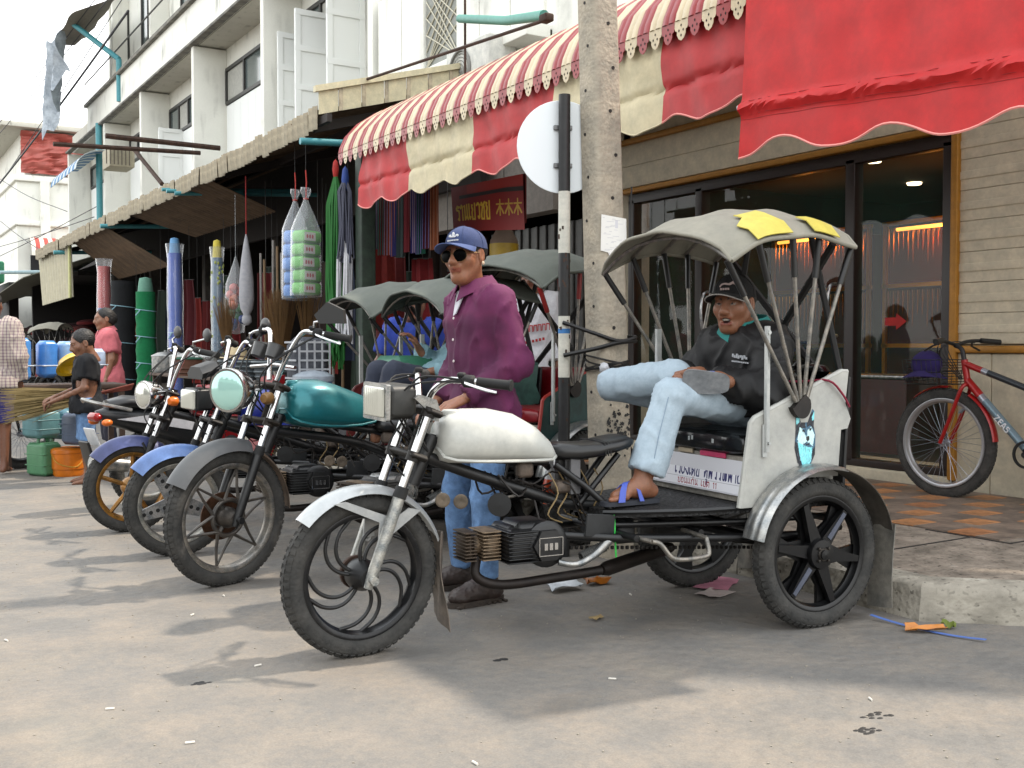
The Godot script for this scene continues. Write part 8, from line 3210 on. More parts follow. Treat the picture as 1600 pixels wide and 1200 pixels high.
func roll(label: String, at: Vector3, r: float, h: float, m: Material, film: bool, ties := 3, cap_c = null) -> Node3D:
	var t := thing("mat_roll", label, "rolled goods", at, 0.0, "tall rolls standing at the stalls")
	var b := MB.new()
	b.crease = 0.3
	var prof := [Vector2(0, 0)]
	for k in 19:
		var y := h * k / 18.0
		prof.append(Vector2(r * (1.0 + 0.05 * sin(k * 2.3) - 0.07 * (1.0 if k % 6 == 5 else 0.0)), y))
	prof.append(Vector2(0, h))
	b.lathe(prof, Vector3.ZERO, Vector3.UP, 22)
	obj("roll", b, m, t)
	for k in ties:
		b = MB.new()
		b.ring(Vector3(0, h * (k + 0.7) / (ties + 0.4), 0), Vector3(0.1, 1, 0.05), r * 1.03, 0.008, 22, 5)
		b.tube([Vector3(-r * 0.75, h * (k + 0.7) / (ties + 0.4), r * 0.75), Vector3(-r * 1.2, h * (k + 0.7) / (ties + 0.4) - 0.09, r * 0.8)], 0.009, 5)
		obj("tie_string", b, paint(Color(0.55, 0.72, 0.78), 0.5), t)
	if film:
		b = MB.new()
		var ring := []
		for k in 12:
			var y := -0.02 + (h + 0.16) * k / 11.0
			ring.append(Vector2(r * (1.16 + 0.05 * sin(k * 1.9)) if k < 10 else r * (1.05 + 0.25 * (k - 10)), y))
		b.crease = 0.3
		b.lathe(ring, Vector3.ZERO, Vector3.UP, 14)
		obj("plastic_film", b, plastic(), t)
	if cap_c != null:
		b = MB.new()
		b.lathe([Vector2(0, 0), Vector2(r * 0.8, 0), Vector2(r * 0.72, 0.12), Vector2(r * 0.6, 0.22), Vector2(0, 0.24)], Vector3(0, h, 0), Vector3.UP, 16)
		obj("top", b, paint(cap_c), t)
	return t

func strands(b: MB, at: Vector3, h: float, r: float, n: int, th: float, sd: int) -> void:
	var g := RandomNumberGenerator.new()
	g.seed = sd
	for k in n:
		var a := g.randf() * TAU
		var q := sqrt(g.randf()) * r
		var p := at + Vector3(cos(a) * q, 0, sin(a) * q)
		var l := h * g.randf_range(0.85, 1.0)
		b.tube([at + Vector3(0, 0.0, 0), p + Vector3(0, -l * 0.18, 0), p + Vector3(g.randf_range(-.02, .02), -l * 0.6, g.randf_range(-.02, .02)), p + Vector3(g.randf_range(-.03, .03), -l, g.randf_range(-.03, .03))], th, 4, false)

func hanging_bag(label: String, at: Vector3, w: float, h: float, c: Color, c2: Color, packs: int) -> void:
	var t := thing("tissue_bag", label, "bag of paper rolls", at, 0.45, "bags of tissue packs hanging from the canopy")
	var b: MB
	var ph := h / packs
	for k in packs:
		b = MB.new()
		b.bx(Vector3(0.012 * sin(k * 2.1), -h + ph * (k + 0.5), 0), Vector3(w, ph * 0.97, w * 0.62), 0.028)
		var po := obj("tissue_pack", b, paint(c.lightened(0.05 * (k % 2)), 0.35), t)
		b = MB.new()
		b.bx(Vector3(-w * 0.16 + 0.012 * sin(k * 2.1), -h + ph * (k + 0.5), w * 0.312), Vector3(w * 0.55, ph * 0.66, 0.004), 0.001)
		obj("label", b, paint(c2, 0.4), po)
		b = MB.new()
		for q in 3:
			b.ball(Vector3(-w * 0.30 + q * w * 0.13 + 0.012 * sin(k * 2.1), -h + ph * (k + 0.5), w * 0.316), Vector3(w * 0.06, ph * 0.18, 0.003), 8)
		stuff("print", b, paint(Color(0.78, 0.32, 0.36), 0.4), po)
	b = MB.new()
	b.crease = 0.3
	var ring := []
	for q in [[-h - 0.03, 0.42], [-h - 0.01, 0.66], [-h * 0.5, 0.64], [0.0, 0.62], [0.12, 0.44], [0.25, 0.20], [0.32, 0.09], [0.34, 0.12], [0.40, 0.22], [0.44, 0.20]]:
		ring.append(Vector2(w * q[1], q[0]))
	b.lathe(ring, Vector3.ZERO, Vector3.UP, 12)
	var fo := obj("plastic_film", b, plastic(), t)
	fo.scale = Vector3(1.0, 1.0, 0.72)
	b = MB.new()
	b.tube([Vector3(0, .32, 0), Vector3(0.01, .50, 0), Vector3(0, .62, 0)], 0.007, 5)
	b.ring(Vector3(0, .325, 0), Vector3.UP, 0.022, 0.007, 10, 5)
	obj("red_string", b, paint(Color(0.75, 0.25, 0.22)), t)
	b = MB.new()
	b.tube([Vector3(0, .60, 0), Vector3(0.0, 1.05, 0)], 0.004, 4)
	obj("hook_wire", b, paint(Color(0.2, 0.2, 0.2)), t)

func can(label: String, at: Vector3, s: Vector3, c: Color, turn := 0.0, lab := false) -> void:
	var t := thing("jerrycan", label, "jerrycan", at, turn, "plastic jerrycans by the boy")
	var b := MB.new()
	b.bx(Vector3(0, s.y * 0.46, 0), Vector3(s.x, s.y * 0.92, s.z), s.x * 0.16)
	for y in [0.3, 0.6]:
		b.bx(Vector3(0, s.y * y, 0), Vector3(s.x * 1.02, 0.008, s.z * 1.02), 0.003)
	obj("can_body", b, paint(c, 0.4), t)
	b = MB.new()
	b.tube(pathnow([Vector3(-s.x * 0.3, s.y * 0.9, 0), Vector3(-s.x * 0.2, s.y * 1.06, 0), Vector3(s.x * 0.1, s.y * 1.06, 0), Vector3(s.x * 0.2, s.y * 0.9, 0)], 4), 0.014, 6)
	obj("handle", b, paint(c, 0.4), t)
	b = MB.new()
	b.lathe([Vector2(0, 0), Vector2(.026, 0), Vector2(.024, .035), Vector2(0, .035)], Vector3(s.x * 0.34, s.y * 0.90, 0), Vector3.UP, 12)
	obj("lid", b, paint(c.lightened(0.3), 0.4), t)
	if lab:
		b = MB.new()
		b.bx(Vector3(0, s.y * 0.55, s.z * 0.505), Vector3(s.x * 0.5, s.y * 0.35, 0.004))
		obj("label", b, paint(Color(0.85, 0.85, 0.84)), t)

func goods() -> void:
	var b: MB
	# tall rolls at the stall fronts
	roll("tall bright blue plastic roll in clear film, lighter blue at its top", Vector3(4.25, .15, -16.5), .105, 2.40, paint(Color(0.12, 0.33, 0.76), 0.35), true, 1, Color(0.45, 0.68, 0.88))
	roll("bright green mesh roll bound with string, pale film bag on its top", Vector3(4.15, .15, -17.95), .155, 1.88, cloth(Color(0.03, 0.46, 0.27)), false, 4, Color(0.42, 0.62, 0.54))
	roll("thick black shade net roll tied with pale string", Vector3(4.15, .15, -19.6), .205, 2.14, cloth(Color(0.06, 0.07, 0.085)), false, 3)
	var rr := roll("red over blue plastic roll in clear film left of the black roll", Vector3(4.15, .15, -21.2), .115, 2.50, paint(Color(0.76, 0.22, 0.20), 0.5), true, 0)
	b = MB.new()
	b.lathe([Vector2(0, 0), Vector2(.122, 0), Vector2(.122, 1.72), Vector2(0, 1.72)], Vector3.ZERO, Vector3.UP, 20)
	obj("blue_lower_roll", b, paint(Color(0.22, 0.34, 0.68), 0.5), rr)
	var pr := mat("floral", Color(0.30, 0.42, 0.52), 0.4, 0.0, "heavy", 5.0)
	var fr := roll("slim flower patterned blue plastic roll in film left of the hanging white net", Vector3(4.18, .15, -14.1), .075, 2.16, pr, true, 0, Color(0.85, 0.78, 0.30))
	b = MB.new()
	for k in 90:
		var a := rng.randf() * TAU
		b.ball(Vector3(cos(a) * .077, rng.randf_range(.1, 2.1), sin(a) * .077), Vector3(.018, .024, .018), 5)
	stuff("flower_print", b, paint(Color(0.62, 0.66, 0.36)), fr)
	# hanging white net and sacks
	var n := thing("white_net", "bundled white net hanging by a red cord inside the stall", "net", Vector3(4.15, 2.50, -12.8))
	b = MB.new()
	b.crease = 0.3
	b.lathe([Vector2(0.008, 0), Vector2(.03, -.10), Vector2(.06, -.30), Vector2(.085, -.55), Vector2(.09, -.78), Vector2(.075, -.90), Vector2(.04, -.965), Vector2(.055, -1.0), Vector2(.06, -1.06), Vector2(.02, -1.10), Vector2(0, -1.10)], Vector3.ZERO, Vector3.UP, 16)
	obj("net", b, cloth(Color(0.68, 0.68, 0.70)), n)
	b = MB.new()
	b.rod(Vector3(0, .7, 0), Vector3(0, -.06, 0), .008, 5)
	obj("red_cord", b, paint(Color(0.6, 0.12, 0.12)), n)
	var tb := thing("toy_ball_bag", "clear bag of red, green and blue plastic balls hanging beside the slim roll", "bag", Vector3(4.3, 2.2, -13.7))
	for k in 12:
		b = MB.new()
		b.ball(Vector3(rng.randf_range(-.08, .08), -.30 - .05 * k * 0.9, rng.randf_range(-.08, .08)), Vector3.ONE * .06, 10)
		obj("ball", b, paint([Color(0.75, 0.25, 0.18), Color(0.85, 0.42, 0.22), Color(0.16, 0.45, 0.22), Color(0.15, 0.28, 0.55)][(k / 3) % 4], 0.3), tb)
	b = MB.new()
	b.lathe([Vector2(0.01, .1), Vector2(.04, 0), Vector2(.13, -.25), Vector2(.15, -.6), Vector2(.10, -.88), Vector2(0, -.9)], Vector3.ZERO, Vector3.UP, 12)
	b.rod(Vector3(0, .08, 0), Vector3(0, .9, 0), .005, 4)
	obj("plastic_film", b, plastic(), tb)
	hanging_bag("clear plastic bag of blue tissue packs hanging behind the green ones", Vector3(4.12, 2.38, -11.05), .26, .72, Color(0.36, 0.58, 0.88), Color(0.80, 0.84, 0.92), 5)
	hanging_bag("clear plastic bag of green tissue packs hanging in front, under the canopy edge", Vector3(4.05, 2.33, -10.55), .29, .66, Color(0.42, 0.76, 0.34), Color(0.86, 0.84, 0.82), 5)
	# ropes
	var rp := thing("rope_bundle", "bundle of bright green cords hanging at the stall corner", "rope bundle", Vector3(4.15, 2.86, -10.0), 0, "rope bundles at the stall corner")
	b = MB.new()
	strands(b, Vector3.ZERO, 1.95, .095, 60, .011, 4)
	stuff("cords", b, paint(Color(0.08, 0.42, 0.12), 0.7), rp)
	b = MB.new()
	b.ball(Vector3(0, .03, 0), Vector3(.035, .10, .035), 8)
	obj("red_tie", b, paint(Color(0.70, 0.15, 0.12)), rp)
	rp = thing("rope_bundle", "bundle of grey and white cords with a blue tie next to the green post", "rope bundle", Vector3(4.15, 2.78, -9.76), 0, "rope bundles at the stall corner")
	b = MB.new()
	strands(b, Vector3.ZERO, 0.85, .075, 36, .009, 5)
	stuff("cords", b, paint(Color(0.30, 0.31, 0.38), 0.7), rp)
	b = MB.new()
	strands(b, Vector3(0, -.62, 0), 1.0, .08, 18, .012, 6)
	stuff("white_tassels", b, paint(Color(0.84, 0.84, 0.86), 0.7), rp)
	b = MB.new()
	b.ball(Vector3(0, -.02, 0), Vector3(.04, .13, .04), 8)
	obj("blue_tie", b, paint(Color(0.18, 0.30, 0.60)), rp)
	var ps := thing("stall_post", "dark green square post at the corner of the market stall", "post", Vector3(4.28, .15, -9.58))
	b = MB.new()
	b.bx(Vector3(0, 1.42, 0), Vector3(.15, 2.85, .15), .01)
	obj("shaft", b, mat("greenpost", Color(0.14, 0.21, 0.16), 0.6, 0.0, "heavy", 2.0), ps)
	# striped textiles on a rail, folded lengths side by side
	var tx := thing("textile_rail", "row of striped woven cloths in purple, orange, blue, red and green on a rail", "cloth rail", Vector3(4.5, 2.78, -10.0))
	b = MB.new()
	b.rod(Vector3(0, 0, -.2), Vector3(0, 0, 1.9), .014, 6)
	obj("rail", b, paint(Color(0.15, 0.13, 0.12)), tx)
	var tc := [Color(0.46, 0.38, 0.52), Color(0.40, 0.30, 0.42), Color(0.58, 0.16, 0.18), Color(0.52, 0.20, 0.10), Color(0.14, 0.13, 0.36), Color(0.16, 0.22, 0.22), Color(0.42, 0.09, 0.13), Color(0.15, 0.13, 0.38), Color(0.05, 0.30, 0.24), Color(0.35, 0.10, 0.16), Color(0.50, 0.26, 0.14)]
	for k in tc.size():
		var pv := PackedVector3Array()
		var wz := 0.135
		var len_: float = 0.60 + 0.05 * minf(k, 3) + 0.02 * (k % 3)
		for i in 9:
			for j in 6:
				var u := i / 8.0
				pv.append(Vector3(.02 + .018 * sin(u * 18 + k) * (0.3 + j / 6.0), -len_ * j / 5.0, k * 0.137 - .05 + u * wz))
		b = MB.new()
		b.sheet(pv, 9, 6, .006)
		var co := obj("cloth", b, cloth(tc[k]), tx)
		b = MB.new()
		for q in 3:
			var e := PackedVector3Array()
			for j in 6:
				e.append(pv[(1 + q * 3) * 6 + j] + Vector3(-.006, 0, 0))
			b.tube(e, .006, 4)
		stuff("woven_stripe", b, cloth(tc[(k * 3 + 2) % tc.size()].lightened(0.25)), co)
	# red festival banner with gilt lettering
	var im := Image.create(256, 128, false, Image.FORMAT_RGB8)
	im.fill(Color(0.55, 0.08, 0.08))
	im.fill_rect(Rect2i(60, 0, 196, 26), Color(0.64, 0.12, 0.08))
	im.fill_rect(Rect2i(30, 28, 226, 10), Color(0.10, 0.05, 0.05))
	write_thai(im, ["r", "aa", "n", "e", "y", "w", "ch", "y"], Vector2(14, 58), 42, 5, Color(0.92, 0.78, 0.25), 0.62)
	for k in 3:
		var c := Vector2(176 + k * 30, 74)
		for q in [[0, -18, 0, 18], [-12, -8, 12, -8], [0, -4, -12, 14], [0, -4, 12, 14]]:
			stroke(im, [Vector2(q[0], q[1]), Vector2(q[2], q[3])], c, Vector2.ONE, 4, Color(0.80, 0.66, 0.22))
	var bn := thing("red_banner", "red banner with gilt lettering hanging inside the market stall", "banner", Vector3(4.9, 2.18, -8.95))
	b = MB.new()
	b.quad(Vector3(0, .05, 0), Vector3(.02, -.05, 1.22), Vector3(0, .42, 1.22), Vector3(0, .46, -.05))
	obj("cloth", b, printed("bannerprint", im, 0.6), bn)
	b = MB.new()
	b.bx(Vector3(.045, .22, .6), Vector3(.012, .42, 1.2))
	obj("backing", b, paint(Color(0.4, 0.06, 0.06)), bn)
	# stall interior: lintel, grey folding shutter, shelves with goods
	var sh := thing("market_stall", "dim household goods stall behind the standing man, under the striped awning", "market stall", Vector3(6.0, .15, -11.0))
	b = MB.new()
	b.bx(Vector3(.2, 2.75, -0.1), Vector3(.2, .75, 4.1))
	obj("lintel", b, paint(Color(0.66, 0.63, 0.60)), sh)
	for k in 22:
		b = MB.new()
		b.bx(Vector3(.45 + .02 * (k % 2), 1.15, 1.95 - k * .085), Vector3(.03, 2.3, .075), .006)
		obj("shutter_slat", b, paint(Color(0.36, 0.36, 0.35), 0.5, 0.3), sh)
	b = MB.new()
	b.bx(Vector3(.5, 1.15, -.55), Vector3(.04, 2.3, 1.0))
	obj("door_leaf", b, paint(Color(0.24, 0.12, 0.11)), sh)
	for y in [.5, 1.0, 1.5]:
		b = MB.new()
		b.bx(Vector3(1.2, y, -1.0), Vector3(.5, .03, 2.0))
		obj("shelf", b, paint(Color(0.25, 0.2, 0.18)), sh)
	# hanging clothes and cords along the stall front
	var cc := [Color(0.45, 0.07, 0.09), Color(0.12, 0.17, 0.13), Color(0.32, 0.06, 0.09), Color(0.14, 0.20, 0.14), Color(0.40, 0.10, 0.10), Color(0.22, 0.17, 0.15), Color(0.10, 0.14, 0.24), Color(0.50, 0.13, 0.10)]
	var ords := "first second third fourth fifth sixth seventh eighth ninth tenth eleventh twelfth thirteenth fourteenth fifteenth sixteenth seventeenth eighteenth nineteenth twentieth twenty-first twenty-second twenty-third twenty-fourth twenty-fifth twenty-sixth".split(" ")
	for k in 26:
		var z := -9.3 - k * 0.30 if k < 10 else -12.6 - (k - 10) * 0.62
		var x := 4.75 + 0.3 * (k % 3)
		var h := rng.randf_range(.9, 1.5)
		var hg := thing("hanging_garment", ords[k] + " hanging garment from the green post, " + ["dark red", "dull green", "maroon", "moss green", "brick red", "brown", "navy", "bright red"][(k * 5) % 8] + ", in the stall shade", "garment", Vector3(x, 2.0 + rng.randf_range(-.15, .25), z), rng.randf_range(.2, .9), "garments hanging in the shade of the stalls")
		var pv := PackedVector3Array()
		for i in 8:
			for j in 6:
				var u := i / 7.0
				pv.append(Vector3(.03 * sin(u * 12 + k) + .02 * sin(j + k), -h * j / 5.0, (u - .5) * (.22 + .10 * j / 5.0)))
		b = MB.new()
		b.sheet(pv, 8, 6, .008)
		obj("cloth", b, cloth(cc[(k * 5) % 8]), hg)
		b = MB.new()
		b.rod(Vector3(0, 0, -.1), Vector3(0, 0, .1), .007, 4)
		b.rod(Vector3(0, 0, 0), Vector3(0, 1.2, 0), .004, 4)
		obj("hanger", b, paint(Color(0.3, 0.3, 0.3)), hg)
	var labs := ["yellow and blue sack hanging behind the standing man's cap", "dull green and rose striped sack hanging low beside the textiles"]
	for k in 2:
		var hs := thing("hanging_sack", labs[k], "sack", [Vector3(5.0, 2.25, -8.2), Vector3(4.95, 1.72, -10.75)][k])
		b = MB.new()
		b.crease = 0.3
		b.lathe([Vector2(.01, .15), Vector2(.03, 0), Vector2(.12, -.16), Vector2(.125, -.2)], Vector3.ZERO, Vector3.UP, 12)
		obj("neck", b, paint(Color(0.45, 0.38, 0.33)), hs)
		for q in 3:
			b = MB.new()
			b.lathe([Vector2(0, -.2 - q * .14), Vector2(.13, -.2 - q * .14), Vector2(.13, -.34 - q * .14), Vector2(0, -.34 - q * .14)], Vector3.ZERO, Vector3.UP, 14)
			obj("sack_band", b, paint([[Color(0.68, 0.56, 0.12), Color(0.16, 0.20, 0.36), Color(0.6, 0.58, 0.5)], [Color(0.46, 0.44, 0.25), Color(0.52, 0.28, 0.28), Color(0.35, 0.2, 0.2)]][k][q], 0.5), hs)
		b = MB.new()
		b.rod(Vector3(0, .1, 0), Vector3(0, .9, 0), .005, 4)
		obj("cord", b, paint(Color(0.5, 0.5, 0.5)), hs)
	# broom handles and straw brooms
	for k in 5:
		var br := thing("straw_broom", ["straw broom with bamboo handle leaning left of the tissue bags", "second straw broom leaning behind the teal tank", "straw broom standing head up between the rope and tissue bags", "straw broom head by the grey mirror", "short straw broom near the brown basket"][k], "broom", Vector3(4.05 + .1 * (k % 2), .15, [-11.9, -11.5, -11.2, -10.9, -13.2][k]), 0.0, "straw brooms at the stall front")
		br.rotation = Vector3(0.10 - .05 * k, 0, 0.06 * (k % 3 - 1))
		b = MB.new()
		b.rod(Vector3.ZERO, Vector3(0, 1.0, 0), .014, 6)
		obj("handle", b, paint(Color(0.55, 0.42, 0.26)), br)
		b = MB.new()
		for q in 70:
			var a := rng.randf() * TAU
			var w := rng.randf_range(.02, .17)
			b.tube([Vector3(0, .85, 0), Vector3(cos(a) * w * .5, 1.2, sin(a) * w * .5), Vector3(cos(a) * w, 1.55 + rng.randf_range(-.08, .08), sin(a) * w)], [.006, .005, .002], 3, false)
		stuff("straw", b, paint(Color(0.46, 0.34, 0.20), 0.9), br)
	for k in 7:
		var sk := thing("wooden_stick", ["third", "fourth", "fifth", "sixth", "seventh", "first", "second"][k] + " bare wooden pole from the tissue bags, standing in the stall", "pole", Vector3(4.4 + .05 * k, .15, -12.2 - .35 * k + (2.9 if k > 4 else 0.0)), 0.0, "wooden poles in the stall")
		sk.rotation = Vector3(.03 * (k % 3 - 1), 0, 0)
		b = MB.new()
		b.rod(Vector3.ZERO, Vector3(0, 2.1 + .1 * (k % 3), 0), .016, 6)
		obj("pole", b, paint(Color(0.52, 0.42, 0.30) if k % 2 else Color(0.60, 0.58, 0.56)), sk)
	# low display table with pots, baskets, hat
	var tbm := thing("display_table", "long low display table in front of the rolls, heaped with household goods", "table", Vector3(3.75, .15, -12.9))
	b = MB.new()
	b.bx(Vector3(.2, .62, 0), Vector3(.8, .04, 4.6), .005)
	obj("tabletop", b, paint(Color(0.34, 0.26, 0.20)), tbm)
	for q in [[-.15, -2.2], [.55, -2.2], [-.15, 2.2], [.55, 2.2]]:
		b = MB.new()
		b.bx(Vector3(q[0], .31, q[1]), Vector3(.05, .6, .05))
		obj("leg", b, paint(Color(0.3, 0.22, 0.17)), tbm)
	var alum: Material = mats["alu"]
	for k in 4:
		var po := thing("cooking_pot", ["aluminium pot at the far end of the display table", "aluminium pot before the blue roll", "aluminium pot with a yellow label", "aluminium pot nearest on the display table"][k], "pot", Vector3(3.7 + .08 * (k % 2), .79, -14.9 + .62 * k), 0.0, "aluminium pots on the display table")
		b = MB.new()
		b.lathe([Vector2(0, 0), Vector2(.17, 0), Vector2(.18, .03), Vector2(.18, .22), Vector2(.19, .225), Vector2(.185, .235), Vector2(.10, .275), Vector2(.02, .285), Vector2(.02, .305), Vector2(0, .305)], Vector3.ZERO, Vector3.UP, 24)
		obj("pot_body", b, alum, po)
		if k == 2:
			b = MB.new()
			b.bx(Vector3(-.13, .12, .14), Vector3(.16, .15, .01), 0.0, Basis(Vector3.UP, -.7))
			obj("yellow_label", b, paint(Color(0.85, 0.78, 0.20)), po)
	var hat := thing("straw_hat", "cream straw hat lying behind the third motorcycle's instruments", "hat", Vector3(3.62, 1.0, -11.5))
	b = MB.new()
	b.crease = 0.3
	b.lathe([Vector2(.20, .0), Vector2(.19, .012), Vector2(.12, .015), Vector2(.105, .03), Vector2(.09, .12), Vector2(.05, .14), Vector2(0, .135)], Vector3.ZERO, Vector3(0.1, 1, 0), 24)
	obj("straw", b, paint(Color(0.78, 0.70, 0.55)), hat)
	b = MB.new()
	b.ring(Vector3(0.003, .035, 0), Vector3(.1, 1, 0), .104, .010, 24, 5)
	obj("ribbon", b, paint(Color(0.45, 0.38, 0.30)), hat)
	for k in 4:
		var bk := thing("basket", ["brown woven basket with green rim on the display table", "grey wire basket stack behind the teal tank, left", "grey wire basket stack behind the teal tank, middle", "grey wire basket under the straw hat"][k], "basket", [Vector3(3.55, .79, -13.1), Vector3(3.6, .79, -11.1), Vector3(3.75, .79, -10.75), Vector3(3.65, .79, -11.6)][k], 0.0, "baskets on the display table")
		for q in (2 if k == 0 else 4):
			b = MB.new()
			b.ring(Vector3(0, .04 + q * .05, 0), Vector3.UP, .17 + .012 * q, .012, 22, 5)
			obj("rib", b, paint(Color(0.36, 0.22, 0.15)) if k == 0 else paint(Color(0.36, 0.40, 0.42), 0.5), bk)
		b = MB.new()
		b.lathe([Vector2(0, .0), Vector2(.16, .0), Vector2(.20, .20), Vector2(.205, .21), Vector2(.19, .205), Vector2(.15, .02)], Vector3.ZERO, Vector3.UP, 22)
		obj("basket_body", b, paint(Color(0.42, 0.27, 0.20)) if k == 0 else paint(Color(0.30, 0.33, 0.35)), bk)
		if k == 0:
			b = MB.new()
			b.ring(Vector3(0, .21, 0), Vector3.UP, .205, .014, 22, 6)
			obj("rim", b, paint(Color(0.20, 0.42, 0.34)), bk)
	var sk2 := thing("checked_sack", "black and white checked sack beside the teal tricycle's canopy rods", "sack", Vector3(3.75, .78, -9.75))
	b = MB.new()
	b.bx(Vector3(0, .22, 0), Vector3(.34, .46, .36), .08)
	obj("cloth", b, mat("check", Color(0.30, 0.31, 0.34), 0.9, 0.0, "heavy", 4.0), sk2)
	b = MB.new()
	for k in 5:
		b.bx(Vector3(-.172, .06 + k * .085, 0), Vector3(.006, .018, .30))
		b.bx(Vector3(-.15 + k * .075, .22, .183), Vector3(.018, .40, .006))
		b.bx(Vector3(0, .06 + k * .085, .184), Vector3(.30, .018, .006))
	stuff("white_check", b, paint(Color(0.72, 0.73, 0.75)), sk2)
	var bb := thing("blue_bundle", "bundle of blue and clear plastic sheets below the checked sack", "bundle", Vector3(3.72, .62, -9.45))
	b = MB.new()
	b.ball(Vector3(0, .10, 0), Vector3(.2, .12, .25), 10)
	obj("sheet", b, paint(Color(0.20, 0.36, 0.70), 0.3), bb)
	b = MB.new()
	b.ball(Vector3(0, .22, -.08), Vector3(.2, .08, .25), 10)
	obj("clear_sheet", b, paint(Color(0.66, 0.70, 0.74), 0.25), bb)
	var gt := thing("green_tarp", "folded green tarpaulin on the seat of the third tricycle", "tarpaulin", Vector3(3.02, .92, -6.05))
	b = MB.new()
	b.bx(Vector3(0, .08, 0), Vector3(.42, .16, .36), .05)
	obj("tarp", b, mat("tarp", Color(0.22, 0.46, 0.36), 0.5, 0.0, "soft", 2.0, "folds", 1.0, 0.8), gt)
	# the boy's corner: brooms, cans, bowls, blue packs
	var gb := thing("grass_broom_bundle", "bundle of pale grass brooms lying across the jerrycans, held by the boy", "broom bundle", Vector3(1.74, .66, -9.86))
	b = MB.new()
	for k in 320:
		var y := rng.randf_range(-.10, .12)
		var z := rng.randf_range(-.16, .16)
		var l := rng.randf_range(.42, .66)
		b.tube([Vector3(.12, y * .3 + .06, z * .3), Vector3(-.15, y * .7 + .03, z * .7), Vector3(-l, y * 1.3 - .05 * l, z * 1.4)], [.006, .005, .0015], 3, false)
	stuff("grass", b, paint(Color(0.60, 0.53, 0.36), 0.9), gb)
	for k in 6:
		b = MB.new()
		b.rod(Vector3(.10, .06 + .012 * (k % 2), -.04 + .015 * k), Vector3(.42, .10 + .01 * k, -.05 + .02 * k), .008, 6)
		obj("handle", b, paint(Color(0.50, 0.22, 0.16)), gb)
	can("green jerrycan at the bottom left, below the teal one", Vector3(1.48, 0, -10.25), Vector3(.20, .32, .26), Color(0.36, 0.58, 0.42), 0.5)
	can("teal jerrycan stacked on the green one", Vector3(1.47, .33, -10.30), Vector3(.25, .27, .26), Color(0.42, 0.60, 0.62), 0.5)
	can("second teal jerrycan behind the grey one", Vector3(1.72, .30, -10.45), Vector3(.25, .30, .26), Color(0.38, 0.56, 0.62), 0.4)
	can("blue grey jerrycan with a white label beside the boy's knees", Vector3(1.74, .28, -10.05), Vector3(.23, .30, .24), Color(0.36, 0.42, 0.52), 0.6, true)
	var ob := thing("orange_bucket", "orange plastic bucket on the road next to the green jerrycan", "bucket", Vector3(1.66, 0, -10.12))
	b = MB.new()
	b.lathe([Vector2(0, 0), Vector2(.12, 0), Vector2(.128, .02), Vector2(.128, .06), Vector2(.137, .065), Vector2(.14, .20), Vector2(.148, .205), Vector2(.146, .235), Vector2(.12, .25), Vector2(0, .245)], Vector3.ZERO, Vector3.UP, 28)
	obj("bucket_body", b, paint(Color(0.88, 0.48, 0.08), 0.35), ob)
	b = MB.new()
	b.tube(pathnow([Vector3(-.14, .20, .0), Vector3(-.10, .12, .11), Vector3(.05, .09, .14), Vector3(.14, .20, .02)], 4), .005, 5)
	obj("handle", b, paint(Color(0.80, 0.60, 0.2)), ob)
	for k in 5:
		var pk := thing("blue_pack", ["blue wrapped pack left on the cart", "second blue wrapped pack from the left on the cart", "third blue pack in film on the cart", "pale blue pack behind the yellow bowl", "small blue white pack right of the yellow bowl"][k], "pack", [Vector3(1.38, .80, -10.9), Vector3(1.62, .80, -10.95), Vector3(1.80, .82, -11.0), Vector3(1.95, .82, -11.1), Vector3(2.10, .80, -11.2)][k], 0.4, "blue packs on the cart")
		b = MB.new()
		b.bx(Vector3(0, .22, 0), Vector3(.17, .40 - .05 * k, .17), .04)
		obj("pack", b, paint([Color(0.35, 0.60, 0.88), Color(0.30, 0.55, 0.86), Color(0.55, 0.70, 0.88), Color(0.45, 0.62, 0.85), Color(0.70, 0.76, 0.86)][k], 0.25), pk)
		b = MB.new()
		b.bx(Vector3(0, .16, 0), Vector3(.176, .012, .176), .003)
		obj("string", b, paint(Color(0.85, 0.88, 0.92)), pk)
	var yb := thing("yellow_bowl", "yellow enamel bowl tipped on its side above the brooms", "bowl", Vector3(1.78, 1.0, -10.6))
	b = MB.new()
	b.lathe([Vector2(.0, .06), Vector2(.07, .05), Vector2(.12, .0), Vector2(.135, -.04), Vector2(.165, -.045), Vector2(.16, -.035), Vector2(.14, -.02), Vector2(.12, .02)], Vector3.ZERO, Vector3(-.3, .8, -.55), 24)
	obj("bowl_body", b, paint(Color(0.88, 0.70, 0.10), 0.25), yb)
	var ct := thing("hand_cart", "low wooden hand cart carrying blue packs beside the boy", "cart", Vector3(1.75, 0, -11.0))
	b = MB.new()
	b.bx(Vector3(0, .76, 0), Vector3(1.1, .05, .6), .01)
	for q in [[-.5, -.25], [.5, -.25], [-.5, .25], [.5, .25]]:
		b.bx(Vector3(q[0], .38, q[1]), Vector3(.05, .75, .05))
	obj("deck", b, paint(Color(0.30, 0.22, 0.17)), ct)
	var ob2 := thing("old_bicycle", "old black bicycle half hidden at the left edge behind the plaid man", "bicycle", Vector3(1.38, 0, -10.95), 0.25)
	wheel(ob2, "front_wheel", Vector3(0, .32, 0), .32, "wire", mats["bikeblack"], mats["bikesilver"], 0.045)
	wheel(ob2, "rear_wheel", Vector3(-1.02, .32, 0), .32, "wire", mats["bikeblack"], mats["bikesilver"], 0.045)
	b = MB.new()
	b.rod(Vector3(0, .32, 0), Vector3(-.12, .85, 0), .014, 8)
	b.rod(Vector3(-.10, .75, 0), Vector3(-.55, .30, 0), .014, 8)
	b.rod(Vector3(-.12, .82, 0), Vector3(-.65, .80, 0), .012, 8)
